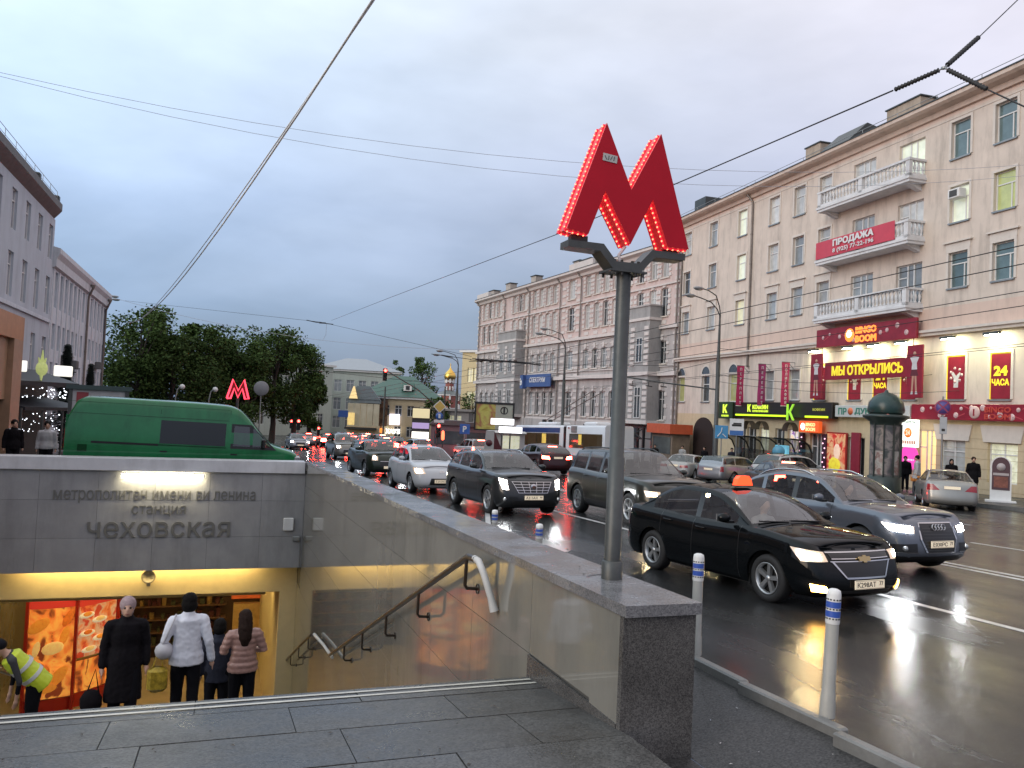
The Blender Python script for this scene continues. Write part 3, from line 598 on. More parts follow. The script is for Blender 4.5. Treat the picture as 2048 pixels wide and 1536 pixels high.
for s, w_, z0, z1 in [(-6.2, 1.7, -.6, 1.35), (-3.2, 1.7, -.6, 1.35), (-.2, 1.6, -.6, 1.35), (1.55, 1.3, -1.4, 1.85), (7.1, 1.5, -1.5, 1.2), (10.8, 1.5, -1.6, 1.3), (13.4, 1.2, -.9, 1.5), (14.9, 1.1, -.9, 1.5), (16.8, 1.2, -.9, 1.5), (18.4, 1.2, -.9, 1.5), (19.8, 1.2, -.9, 1.5), (25.5, 2.6, -1.9, 1.6)]:
    gf.append((-s-w_/2, -s+w_/2, z0, z1))
ops = [(u-w/2, u+w/2, z0, z0+h) for (u, z0, w, h, st_, ri) in wins]+gf
b = MB(); wall_open(b, -30.42, 12, -2.6, 2.4, [o for o in ops if o[3] < 2.4], mat('ground_floor_plaster', (.58, .47, .31), .7, var=.08, stain=.18)); wall_open(b, -30.42, 12, 2.4, 7.0, [o for o in ops if 2.4 < o[2] < 7], WALLB, .24); wall_open(b, -30.42, 12, 7.0, 8.45, [], PINKB); wall_open(b, -30.42, 12, 8.45, 18.75, [o for o in ops if o[2] > 8], WALLB, .24); wall_open(b, -30.42, 12, 18.75, 19.4, [], PINKB)
b.build('wall', f1)
b = MB(); b.bb(-30.42, 12, .6, 14, -2.6, 19.3, mat('dark_interior', (.03, .03, .03), .9)); b.build('interior', f1)
b = MB()
b.bb(-30.5, 12, -.30, .05, 6.95, 7.12, PALE); b.bb(-30.5, 12, -.42, .05, 7.12, 7.26, PALE); b.build('string_course', f1)
b = MB(); b.prism([(.05, 18.95), (-.15, 18.95), (-.22, 19.2), (-.6, 19.3), (-.75, 19.42), (-.75, 19.62), (.05, 19.62)], 'X', -30.5, 12, mat('cornice_plaster', (.62, .50, .42), .7, var=.1, stain=.2)); b.bb(-30.5, 12, -.03, .0, 18.55, 18.6, PALE); b.build('cornice', f1)
b = MB(); b.prism([(-.8, 19.62), (-.8, 19.68), (4.5, 21.6), (9, 19.7), (9, 19.62)], 'X', -30.42, 12, ROOF); b.build('roof', f1)
b = MB()
for k in range(15): b.tube([(-30+k*2.9, -.45, 19.7), (-30+k*2.9, -.45, 20.05)], .02, GALV, 5)
b.tube([(-30.3, -.45, 20.05), (12, -.45, 20.05)], .02, GALV, 5); b.build('roof_rail', f1)
for s0, s1, z1 in [(3.6, 6.3, 21.2), (12.6, 14.2, 21.3), (-4.6, -3.4, 20.9)]:
    b = MB(); b.cbox((-(s0+s1)/2, 1.4, 20.2), (s1-s0, 1.1, (z1-20.2)*2), mat('chimney_render', (.42, .34, .27), .8, var=.2, stain=.35, scale=3)); b.bb(-s1-.08, -s0+.08, .78, 2.02, z1, z1+.08, ROOF); b.build('chimney', f1)
b = MB(); b.prism([(-.3, 19.9), (1.2, 21.3), (2.6, 21.0), (2.6, 20.2)], 'X', -11.2, -8.4, ROOF); b.build('dormer', f1)
b = MB(); b.prism([(.8, 20.2), (.8, 21.4), (2.3, 21.4), (2.3, 20.6)], 'X', -29.9, -28.0, ROOF); b.build('roof_hatch', f1)
random.seed(11)
lit = {(-.25, 1): LITW, (-3.0, 1): LITG, (16.4, 9): LIT, (20.6, 2): LIT, (20.6, 0): LITW, (20.6, 1): LITW, (3.2, 0): LITW, (10.7, 1): PANES[1], (29.6, 5): DIMY, (21.2, 5): DIMY}
for (u, z0, w, h, st_, ri) in wins:
    pm = lit.get((-u, ri)) or lit.get((round(-u, 2), ri)) or pick()
    if u > 0 and ri in (0, 2): pm = PANES[3]
    if ri == 6: pm = mat('window_poster_red', (.23, .012, .022), .3, var=.55, scale=2.5, emit=(.5, .02, .04), estr=.08)
    window(f1, u, z0, w, h, pm, st_, .2 if ri != 6 else .12, trim=(None if st_ == 'door' else PALE))
    if ri == 2 and st_ == 'pvc':
        b = MB(); b.bb(-w/2-.16, w/2+.16, -.05, 0, h+.142, h+.48, PALE); b.bb(-w/2-.3, w/2+.3, -.16, .0, h+.5, h+.58, PALE); b.build('lintel', f1, (u, 0, z0))
    if ri == 5:
        b = MB(); P = [(-w/2-.16, 0), (-w/2, 0)]+[(-w/2*cos(pi*k/10), w/2*sin(pi*k/10)) for k in range(11)]+[(w/2, 0), (w/2+.16, 0)]
        for k in range(10):
            a0, a1 = pi*k/10, pi*(k+1)/10; r0_, r1_ = w/2, w/2+.16
            b.add([(-r0_*cos(a0), -.05, r0_*sin(a0)), (-r1_*cos(a0), -.05, r1_*sin(a0)), (-r1_*cos(a1), -.05, r1_*sin(a1)), (-r0_*cos(a1), -.05, r0_*sin(a1))], [(3, 2, 1, 0)], PALE); b.add([(-r0_*cos(a0), -.02, r0_*sin(a0)), (-r0_*cos(a1), -.02, r0_*sin(a1)), (0, -.02, 0)], [(0, 1, 2)], PANES[2])
        b.build('arch', f1, (u, 0, z0+h+.12))
b = MB(); b.cbox((.2, -.15, 14.35), (.75, .5, .5), WHITE, .03); b.bb(-.05, .45, -.41, -.4, 14.18, 14.52, mat('vent_dark', (.06, .06, .06), .6)); b.build('air_conditioner', f1)
downpipe(f1, -19.15, 6.0, 19.4); downpipe(f1, -30.2, -1.9, 19.4)
# balconies with turned balusters
BAL = mat('balcony_white', (.68, .68, .69), .6, var=.08, stain=.22)
bp = [(.05, 0), (.085, .02), (.085, .06), (.05, .1), (.04, .16), (.075, .28), (.085, .36), (.06, .48), (.035, .56), (.05, .64), (.085, .68), (.085, .72)]
bm0 = MB(); bm0.lathe(bp, (0, 0, 0), BAL, 8); BALM = bm0.mesh('baluster')
for z in (15.55, 12.1, 8.35):
    b = MB(); u0, u1, D = -10.0, -2.1, 1.15
    b.bb(u0, u1, -D, 0, z, z+.16, BAL); b.bb(u0-.06, u1+.06, -D-.06, 0, z+.16, z+.3, BAL); b.prism([(0, z-.35), (0, z), (-D+.1, z)], 'X', u0+.3, u0+.65, BAL); b.prism([(0, z-.35), (0, z), (-D+.1, z)], 'X', u1-.65, u1-.3, BAL)
    bo = b.build('balcony', f1); p = MB()
    for (a, c) in [(u0, u0+.3), ((u0+u1)/2-.16, (u0+u1)/2+.16), (u1-.3, u1)]: p.bb(a, c, -D, -D+.22, z+.3, z+1.2, BAL)
    p.bb(u0-.03, u1+.03, -D-.03, -D+.25, z+1.2, z+1.32, BAL); p.bb(u1-.25, u1+.03, -D+.25, 0, z+1.2, z+1.32, BAL); p.bb(u0-.03, u0+.25, -D+.25, 0, z+1.2, z+1.32, BAL); p.bb(u0, u1, -D, -D+.2, z+.301, z+.47, BAL); p.bb(u1-.2, u1, -D+.22, 0, z+.301, z+.47, BAL); p.bb(u0, u0+.2, -D+.22, 0, z+.301, z+.47, BAL)
    p.build('handrail', bo)
    us = [u0+.55+k*.3 for k in range(11)]+[(u0+u1)/2+.42+k*.3 for k in range(11)]
    for u in us: ob('baluster', BALM, bo, (u, -D+.11, z+.475))
    for k in range(3): ob('baluster', BALM, bo, (u1-.11, -D+.45+k*.28, z+.475)); ob('baluster', BALM, bo, (u0+.11, -D+.45+k*.28, z+.475))
    b = MB(); b.bb(u0+.4, u1-.4, -.05, 0, z+.3, z+.31, BAL); 
# ground floor fittings: lit shop windows
SHOPC = [mat('shop_lit_cool', (.7, .72, .6), .3, emit=(.85, .85, .55), estr=.38, var=.5, scale=3), mat('shop_lit_warm', (.75, .6, .3), .3, emit=(.95, .72, .3), estr=.9, var=.3, scale=3), PANES[2], picture('ad_print_mix', (.3, .15, .4), (.8, .75, .8), (.85, .6, .3), 1.8, .7, 1, 5), PANES[1], picture('poster_girl', (.50, .02, .02), (.62, .14, .08), (.65, .40, .20), 1.5, .55, .8, 9)]
for k, (a, c, z0, z1) in enumerate(gf):
    pm = [SHOPC[4], SHOPC[0], SHOPC[4], SHOPC[1], PANES[2], PANES[2], SHOPC[3], SHOPC[2], SHOPC[0], SHOPC[2], SHOPC[2], PANES[2]][k]
    o = window(f1, (a+c)/2, z0, c-a, z1-z0, pm, 'two' if z0 > -1 else 'door', .22, trim=None, name='shop_window' if z0 > -1 else 'shop_door')
    if z0 > -1 and k < 3: b = MB(); b.prism([(-1.05, 1.37), (1.05, 1.37), (1.25, 2.2), (-1.25, 2.2)], 'Y', -.08, 0, PALE); b.build('lintel', f1, ((a+c)/2, 0, 0))
for u in (-13.4, -16.8, -18.4, -19.8):     # arched canopies over the cafe windows
    b = MB(); P = []
    for t in (0, .45): P.append([(-.62*cos(pi*k/8), -.02-t, .62*sin(pi*k/8)) for k in range(9)])
    b.grid(P, mat('canopy_brown', (.10, .08, .06), .5)); b.build('canopy', f1, (u, 0, 1.35))
b = MB()
for k in range(6):   # rusticated joints of the ground floor
    b.bb(-1.2, 12, -.012, -.0, -1.0+k*.5, -.985+k*.5, mat('joint_line', (.36, .28, .18), .8))
b.build('joint', f1)
# door-surround and bingo entrance
def onf(M_, u, y, z): return M_ @ Vector((u, y, z))
def fsign(name, label, u, y, z, cat='sign', M_=M1, R_=F1R, group=None): return root(name, label, cat, onf(M_, u, y, z), R_, group)
CRIM = mat('crimson_print', (.21, .010, .022), .35, var=.35, scale=1.5, emit=(.30, .010, .03), estr=.16)
YL = mat('yellow_letters', (.85, .70, .03), .4, var=.05, emit=(.9, .72, .05), estr=.55)
GOLD = glow('orange_sign_glow', (1, .30, .05), 1.6); WG = glow('white_sign_glow', (1, .95, .85), 2.2)
def balls(par, n, w, h, y, seed=1, r=.16):
    random.seed(seed); b = MB(); g = MB()
    for k in range(n):
        x = -w/2+.3+(w-.6)*(k+.5)/n+random.uniform(-.15, .15); z = random.uniform(-h*.3, h*.3); q = r*random.uniform(.5, 1.1)
        b.lathe([(0, -.03), (q*.7, -.025), (q, -.005), (q, 0)], (x, y, z), mat('printed_ball', (.62, .42, .42), .3, var=.5, scale=9), 12, 'Y')
        if random.random() < .75: g.box((x+.3, y-.004, z+.08*(k % 3-1)), (.55*random.random()+.2, .006, .05), mat('printed_glint', (.50, .06, .08), .4), 0, Matrix.Rotation(.5*random.uniform(-1, 1), 3, 'Y'))
    stuff(b.build('printed_ball', par)); stuff(g.build('printed_glint', par))
s = fsign('bingo_sign_board', 'long crimson sign board with glowing bingo lettering under the lowest balcony', -6.1, -.55, 7.42)
b = MB(); b.cbox((0, 0, 0), (8.5, .18, 1.15), CRIM, .02); b.build('board', s); balls(s, 11, 8.3, 1.0, -.095, 3)
b = MB(); b.ball((-1.05, -.12, 0), .42, GOLD, 12, (1, .3, 1)); b.ball((-1.0, -.2, .06), .25, WG, 10, (1, .3, 1)); b.build('ball_emblem', s)
text('BINGO', s, (.35, -.1, .24), w=1.75, h=.42, depth=.05, bold=.03, m=GOLD); text('BOOM', s, (.35, -.1, -.28), w=1.75, h=.42, depth=.05, bold=.03, m=GOLD)
b = MB(); b.tube([(-4.0, .1, .4), (-4.0, .55, .4)], .03, STEEL, 5); b.tube([(4.0, .1, .4), (4.0, .55, .4)], .03, STEEL, 5); b.tube([(3.9, .1, -.5), (3.9, .1, -3)], .03, STEEL, 5); b.tube([(-3.9, .1, -.5), (-3.9, .1, -3)], .03, STEEL, 5); b.build('bracket', s)
s = fsign('opening_banner', 'crimson banner with big yellow letters announcing the opening', -5.7, -.6, 5.28)
b = MB(); b.cbox((0, 0, 0), (7.4, .1, 1.1), CRIM, .02); b.build('board', s); text('МЫ ОТКРЫЛИСЬ', s, (0, -.052, 0), w=6.0, h=.62, depth=.04, bold=.03, m=YL)
for k, u in enumerate((-10.1, -1.75)):
    s = fsign('waitress_panel', ['crimson vertical panel with a figure in white, at the banner end beside the pink banners', 'crimson vertical panel with a figure in white, at the banner end toward the sandwich boards'][k], u, -.72, 5.0, group='figure panels beside the opening banner')
    b = MB(); b.cbox((0, 0, 0), (1.15, .1, 2.9), CRIM, .02); b.build('board', s)
    WM = mat('printed_white', (.62, .60, .60), .4, var=.2); SKN = mat('printed_skin', (.5, .28, .2), .5)
    b = MB(); b.prism([(-.2, .1), (.2, .1), (.16, .45), (.32, .75), (.12, .82), (-.12, .82), (-.32, .75), (-.16, .45)], 'Y', -.056, -.05, WM); b.prism([(-.3, -.25), (.3, -.25), (.18, .1), (-.18, .1)], 'Y', -.056, -.05, mat('printed_skirt', (.12, .02, .03), .5)); b.prism([(-.2, -1.1), (-.08, -1.1), (-.02, -.25), (-.16, -.25)], 'Y', -.056, -.05, SKN); b.prism([(.1, -1.1), (.22, -1.1), (.16, -.25), (.02, -.25)], 'Y', -.056, -.05, SKN); b.lathe([(0, -.058), (.11, -.058), (.11, -.05)], (0, 0, .98), SKN, 12, 'Y'); b.prism([(-.24, -1.25), (-.08, -1.25), (-.08, -1.1), (-.2, -1.1)], 'Y', -.056, -.05, WM); b.prism([(.08, -1.25), (.26, -1.25), (.22, -1.1), (.1, -1.1)], 'Y', -.056, -.05, WM); b.build('printed_figure', s)
# red posters set into the second floor windows
for k, (u, kind) in enumerate([(6.0, 0), (3.0, 1), (.3, 0), (-3.0, 0), (-5.2, 1), (-7.4, 0), (-10.7, 0)]):
    s = fsign('window_poster', ['', '24 hour poster in crimson between yellow edges, on the unobstructed window above the red fascia', 'crimson poster with a white hand, next to the 24 hour poster above the red fascia', 'crimson window poster under the yellow lettered banner, nearest the fascia with the no stopping sign', '24 hour poster half hidden by the banner, above the advertising column', 'crimson window poster under the banner, left of the advertising column dome', 'crimson window poster beside the pink banners, half behind a figure panel'][k] or 'crimson window poster at the very end of the beige facade', u, .03, 4.62, 'poster', group='crimson posters in the second floor windows')
    b = MB(); b.cbox((0, 0, 0), (1.12, .06, 2.2), CRIM, .01); b.build('board', s)
    b = MB(); b.bb(-.62, -.565, -.04, .04, -1.12, 1.12, YL); b.bb(-.62, .62, -.04, .04, 1.12, 1.2, YL); b.build('yellow_edge', s)
    if kind: text('24', s, (0, -.032, .28), w=.8, h=.5, depth=.012, bold=.05, m=YL); text('ЧАСА', s, (0, -.032, -.28), w=1.0, h=.34, depth=.012, bold=.04, m=YL)
    else:
        b = MB(); b.prism([(-.14, -.5), (.14, -.5), (.16, 0), (.3, .22), (.22, .3), (0, .1), (-.2, .34), (-.32, .26), (-.16, 0)], 'Y', -.034, -.028, mat('printed_white', (.62, .60, .60), .4)); 
        for a in range(7): b.lathe([(0, -.036), (.085, -.036), (.085, -.03)], (.36*cos(a*.9), 0, .15+.36*sin(a*.9)), mat('printed_ball', (.6, .4, .4), .3), 10, 'Y')
        b.build('printed_hand', s)
# floodlights washing the wall over those windows
FL = glow('flood_glow', (.98, 1, .60), 170)
for k, u in enumerate((3.0, .3, -3.0, -5.2, -7.4, -10.7)):
    s = fsign('flood_lamp', 'short bracket floodlight washing the wall above window poster %s' % ['with 24 beside the frame edge', 'with the bottles by the red fascia', 'nearest the banner end', 'behind the middle of the banner', 'by the dome of the column', 'next to the pink banners'][k], u, -.62, 6.66, 'lamp', group='floodlights over the window posters')
    b = MB(); b.tube([(0, .62, .2), (0, 0, .1)], .02, STEEL, 5); b.prism([(-.12, -.03), (.12, .03), (.1, .14), (-.1, .1)], 'X', -.42, .42, STEEL); b.build('housing', s)
    b = MB(); b.add([(-.38, -.06, -.06), (.38, -.06, -.06), (.38, .10, .03), (-.38, .10, .03)], [(3, 2, 1, 0)], FL); b.build('bulb', s)
# sale banner on the middle balcony
s = fsign('sale_banner', 'red sale banner with white phone number hung on the middle balcony', -6.2, -1.23, 12.98)
b = MB(); P = []
for j in range(4): P.append([(-3.7+6.9*i/16, .03*sin(i*1.3)*(1-j/4), -.52+1.08*j/3) for i in range(17)])
REDB = mat('red_banner_cloth', (.56, .055, .09), .5, var=.08, scale=2); b.grid(P, REDB); b.build('cloth', s)
WL = mat('white_letters', (.72, .72, .72), .5, var=.04)
text('ПРОДАЖА', s, (-.2, -.05, .22), w=3.6, h=.5, depth=.015, bold=.05, m=WL); text('8 (925) 77-22-196', s, (-.2, -.05, -.26), w=3.6, h=.34, depth=.015, bold=.02, m=WL)
# cafe fascia with green K
LIME = glow('lime_glow', (.62, 1, .02), 1.5); LIMEL = mat('lime_letters', (.6, .7, .1), .4, emit=(.7, .95, .05), estr=1.1, var=0)
s = fsign('cafe_fascia', 'black cafe fascia with glowing lime green K letters and light strips', -15.3, -.35, 2.7)
DK = mat('fascia_black', (.02, .016, .014), .35, var=.2)
b = MB(); b.cbox((0, 0, .1), (13.3, .5, 1.05), DK, .03); b.cbox((-5.7, -.3, 0), (2.0, .14, 1.3), mat('fascia_dark_green', (.02, .045, .02), .3), .02); b.build('board', s)
b = MB(); b.bb(-4.4, 1.9, -.29, -.25, -.38, -.26, LIME); b.bb(4.0, 6.3, -.29, -.25, -.38, -.26, LIME); b.build('light_strip', s)
text('К', s, (-5.7, -.38, .12), w=.62, h=.68, depth=.04, bold=.03, m=LIMEL); text('КОФЕИН', s, (-5.7, -.38, -.42), w=1.0, h=.16, depth=.02, m=LIMEL)
text('К', s, (-2.55, -.28, .2), w=.42, h=.55, depth=.03, bold=.03, m=LIMEL); text('КОФЕИН', s, (-1.15, -.28, .28), w=1.9, h=.34, depth=.03, bold=.02, m=LIMEL); text('ТЕРРИТОРИЯ КОФЕ', s, (-1.15, -.28, -.02), w=2.0, h=.16, depth=.02, m=LIMEL)
text('К', s, (2.8, -.5, -.06), w=.8, h=1.08, depth=.08, bold=.0, m=mat('green_letter', (.3, .6, .05), .3, emit=(.4, .9, .05), estr=.7, var=0), shear=0)
text('КОФЕИН', s, (5.4, -.28, .15), w=1.2, h=.18, depth=.02, m=mat('lime_dim', (.5, .5, .1), .4, emit=(.7, .7, .1), estr=.4, var=0))
s = fsign('grocery_fascia', 'white grocery fascia with green letters behind the advertising column', -5.4, -.35, 2.78)
b = MB(); b.cbox((0, 0, 0), (6.2, .3, .72), mat('fascia_white', (.55, .56, .54), .4, var=.05), .02); b.build('board', s)
GRN = mat('green_print', (.05, .22, .16), .4); OR = mat('orange_print', (.7, .16, .06), .4)
text('ПР', s, (-2.4, -.15, 0), w=.75, h=.42, depth=.02, bold=.03, m=GRN); text('ДУКТЫ', s, (-.2, -.15, 0), w=2.2, h=.42, depth=.02, bold=.03, m=GRN)
b = MB(); b.lathe([(0, -.17), (.22, -.17), (.22, -.15)], (-1.68, 0, 0), OR, 16, 'Y'); b.lathe([(0, -.17), (.22, -.17), (.22, -.15)], (2.3, 0, 0), OR, 16, 'Y'); b.build('orange_emblem', s)
s = fsign('bingo_fascia', 'long crimson fascia with printed balls over the ground floor windows by the no stopping sign', 4.9, -.35, 2.82)
b = MB(); b.cbox((0, 0, 0), (14.2, .3, .82), CRIM, .02); b.build('board', s); balls(s, 24, 13.8, .8, -.155, 5)
b = MB(); b.lathe([(0, -.2), (.28, -.2), (.33, -.16), (.33, -.15)], (-2.9, 0, 0), mat('emblem_pale', (.65, .45, .42), .3), 16, 'Y'); b.build('ball_emblem', s); text('1', s, (-2.9, -.2, 0), h=.34, depth=.02, bold=.03, m=CRIM)
text('BINGO', s, (-1.55, -.155, .14), w=1.5, h=.28, depth=.03, bold=.03, m=mat('dull_red_letters', (.5, .06, .04), .4)); text('BOOM', s, (-1.55, -.155, -.2), w=1.5, h=.28, depth=.03, bold=.03, m=MATS['dull_red_letters'])
s = fsign('bingo_entrance_sign', 'small glowing orange bingo sign above the dark entrance door', -10.8, -.55, 1.72)
b = MB(); b.cbox((0, 0, 0), (2.0, .35, .75), mat('orange_box', (.5, .06, .02), .4, emit=(.95, .13, .02), estr=.8, var=.1), .04); b.build('box', s); b = MB(); b.ball((-.55, -.18, 0), .24, WG, 10, (1, .3, 1)); b.build('ball_emblem', s); text('BINGO', s, (.25, -.18, .14), w=.95, h=.24, depth=.03, bold=.03, m=glow('pale_orange_glow', (1, .6, .25), 1.5)); text('BOOM', s, (.25, -.18, -.16), w=.95, h=.24, depth=.03, bold=.03, m=MATS['pale_orange_glow'])
s = fsign('entrance_poster', 'tall glowing red and yellow poster beside the bingo entrance', -8.7, -.12, 0, 'poster')
b = MB(); b.cbox((0, 0, 0), (1.9, .12, 2.9), RED, .02); b.build('frame', s); b = MB(); b.bb(-.86, .86, -.075, -.065, -1.36, 1.36, SHOPC[5]); b.build('picture', s)
b = MB(); b.ball((-.1, -.07, -.6), .5, mat('poster_yellow', (.8, .65, .05), .4, emit=(.8, .65, .05), estr=.5, var=.5, scale=6), 12, (1.2, .05, 1)); b.ball((.1, -.07, .25), .35, mat('poster_pale', (.85, .6, .45), .4, emit=(.85, .55, .4), estr=.5, var=.3), 10, (1, .05, 1.5)); b.build('printed_figure', s)
for k, u in enumerate((-12.1, -9.72)):
    s = fsign('light_column', ['dark post with small pink lights, on the cafe side of the bingo door', 'dark post with small pink lights, between bingo door and poster'][k], u, -.2, -.1, 'light post', group='posts beside the bingo door')
    b = MB(); b.bb(-.18, .18, -.1, .1, -1.6, 1.4, mat('post_purple', (.05, .01, .03), .4)); b.build('post', s); b = MB()
    for j in range(9): b.ball((.09*(-1)**j, -.12, -1.3+j*.3), .05, glow('pink_glow', (1, .55, .7), 2.5), 6)
    stuff(b.build('light_bulb', s))
s = fsign('red_wall_panel', 'dull red vertical panel on the wall beside the advertising column', -7.0, -.1, -.1, 'panel'); b = MB(); b.cbox((0, 0, 0), (.75, .14, 3.2), mat('dull_red_panel', (.26, .02, .04), .4, var=.2), .02); b.build('panel', s)
s = fsign('grocery_lightbox', 'bright white projecting light box with orange 24 hour disc', -1.75, -.95, 1.62); s.scale = (.64, 1, .64)
b = MB(); b.cbox((0, 0, 0), (1.75, .25, 2.35), mat('lightbox_white', (.8, .8, .76), .4, emit=(1, .98, .86), estr=1.35, var=.03), .03); b.build('box', s)
b = MB(); b.lathe([(0, -.14), (.42, -.14), (.42, -.126)], (0, 0, .05), mat('orange_disc', (.9, .2, .03), .4, emit=(1, .25, .03), estr=.8, var=0), 20, 'Y'); b.build('disc', s)
text('24', s, (0, -.142, .05), w=.5, h=.42, depth=.01, bold=.03, m=mat('disc_white', (.9, .6, .4), .4, emit=(1, .8, .6), estr=.8, var=0)); text('ПРОДУКТЫ', s, (0, -.127, .95), w=1.5, h=.22, depth=.01, bold=.02, m=GRN); b = MB(); [b.bb(-.7+k*.2, -.57+k*.2, -.13, -.124, -.9, -.62, OR) for k in range(8)]; b.build('printed_line', s)
b = MB(); b.bb(-.6, -.5, .12, .95, .4, .5, STEEL); b.build('bracket', s)
s = fsign('round_pink_sign', 'glowing pink shield shaped sign below the white light box', -1.95, -.75, .38)
b = MB(); P = [(.58*cos(a*pi/10), .6*sin(a*pi/10) if a <= 10 else .78*sin(a*pi/10)) for a in range(20)]; b.prism([(p[0], min(p[1], .55)) for p in P], 'Y', -.06, .06, mat('pink_box', (.7, .05, .35), .4, emit=(.95, .08, .5), estr=.85, var=.25)); b.build('box', s); b = MB(); [b.ball((-.33+k*.11, -.062, -.2), .045, mat('pink_letters', (.9, .6, .8), .4, emit=(1, .6, .85), estr=.8, var=0), 6, (1, .1, 1.3)) for k in range(7)]; b.build('printed_line', s)
# three narrow pink banners
for k, (u, t, px) in enumerate([(-19.0, 'ПЕРЕПЛЕТ', 0), (-16.2, 'ПЕРЕПЛЕТ', 1), (-13.4, 'ПОЛИГРАФИЯ', 2)]):
    s = fsign('pink_banner', ['narrow pink vertical banner next to the downpipe, hung from a steel arm', 'narrow pink and violet vertical banner hung between two others', 'narrow pink vertical banner nearest to the red posters'][k], u, -.75, 4.55, 'banner', R_=F1R+pi/2, group='narrow pink banners on the beige building')
    b = MB(); P = [[(-.3+.6*i/4, .04*sin(j*.9+i), -1.5+3.0*j/8) for i in range(5)] for j in range(9)]; b.grid(P, mat('pink_cloth', (.50, .03, .12), .5, var=.1) if k != 1 else mat('violet_cloth', (.38, .04, .16), .5, var=.4, scale=1.5)); b.build('cloth', s)
    for j, ch in enumerate(t): text(ch, s, (0, -.07, 1.25-j*(2.5/(len(t)-1))), h=.2, depth=.01, bold=.02, m=WL)
    b = MB(); b.tube([(-.3, 0, 1.52), (.72, 0, 1.52), (.72, 0, 1.0), (.2, 0, 1.5)], .02, STEEL, 5); b.tube([(-.3, 0, -1.5), (.3, 0, -1.5)], .03, WHITE, 5); b.build('arm', s)
s = fsign('red_kiosk', 'low stall with orange red fascia in front of the dark gateway', -28.2, -1.6, -2.0, 'kiosk')
b = MB(); b.bb(-1.9, 1.9, -.8, .8, 0, 2.6, mat('stall_brown', (.20, .15, .11), .5, var=.35, scale=2)); b.build('walls', s); b = MB(); b.bb(-2.2, 2.2, -1.2, .9, 2.6, 3.4, mat('orange_fascia', (.55, .10, .04), .4, var=.15)); b.build('fascia', s); b = MB(); b.bb(-1.6, 1.6, -.84, -.8, .9, 2.3, PANES[2]); b.build('window', s)
s = fsign('gateway_arch', 'dark arched gateway through the beige building', -25.5, -.05, 0, 'gateway')
b = MB(); b.prism([(-1.6, -1.9)]+[(-1.6*cos(pi*k/12), .9+1.2*sin(pi*k/12)) for k in range(13)]+[(1.6, -1.9)], 'Y', 0, .04, mat('gateway_dark', (.025, .012, .01), .8)); b.build('opening', s)

# --- pink and grey four storey building with white quoins
F2O = Vector((37.77, 62.2, 0)); F2R = atan2(-.9976, .0696)
f2 = root('quoined_building', 'pink and grey four storey building with striped white quoins and bay windows', 'building', F2O, F2R)
M2 = Matrix.Translation(F2O) @ Matrix.Rotation(F2R, 4, 'Z')
PINK = mat('pink_plaster', (.60, .48, .45), .75, var=.07, scale=.7, stain=.2); GREYP = mat('grey_plaster', (.45, .42, .41), .75, var=.10, scale=.7, stain=.35); QUO = mat('quoin_white', (.63, .585, .56), .7, var=.08, stain=.1); GREYD = mat('bay_grey', (.33, .325, .32), .7, var=.1, stain=.3)
wx = [2.5, 4.4, 6.6, 8.9, 11.3, 13.2, 15.1, 17.1, 20.9, 25.2, 27.0, 28.9, 30.8, 33.6, 35.2, 37.0, 41.9, 43.6, 45.6, 47.6]
rowsz = [(1.7, 2.7), (6.9, 2.1), (11.3, 2.6), (14.9, 2.2)]
bays = [(2.7, 8.4), (33.0, 39.2)]
ops = []; q = MB(); q2 = MB(); wl2 = []
for s in wx:
    inb = any(a < s < c for a, c in bays)
    for r, (z0, h) in enumerate(rowsz):
        if inb and r < 2: continue
        w_ = 1.15 if s != 20.9 else 1.5
        ops.append((-s-w_/2, -s+w_/2, z0, z0+h)); wl2.append((-s, z0, w_, h, r))
b = MB(); wall_open(b, -50, 0, -3.4, 10.3, [o for o in ops if o[2] < 10], GREYP, .25); wall_open(b, -50, 0, 10.3, 17.3, [o for o in ops if o[2] > 10], PINK, .25); b.build('wall', f2)
b = MB(); b.bb(-49.9, -.05, .6, 14, -3.4, 17.5, MATS['dark_interior']); b.bb(-50, -49.88, 0, 14, -3.4, 17.5, GREYP); b.build('interior', f2)
b = MB(); b.prism([(.05, 17.2), (-.2, 17.2), (-.3, 17.5), (-.7, 17.7), (-.7, 17.95), (.05, 17.95)], 'X', -50.3, .02, QUO); b.build('cornice', f2)
b = MB(); b.bb(-50.1, 0, -.28, .02, 10.1, 10.4, QUO); b.bb(-50.1, 0, -.4, .02, 5.75, 6.15, QUO); b.bb(-50.1, 0, -.18, .02, 14.15, 14.28, QUO); b.bb(-50.1, 0, -.15, .02, 1.2, 1.36, QUO); b.bb(-50.1, 0, -.14, .02, 6.6, 6.72, QUO); b.build('string_course', f2)
b = MB(); b.prism([(-.75, 17.95), (-.75, 18.0), (5, 20.2), (12, 18), (12, 17.95)], 'X', -50, 0, ROOF); b.build('roof', f2)
def quoin(b, u, z, w_, h, y=0): b.bb(u-w_/2, u+w_/2, y-.07, y, z, z+h, QUO)
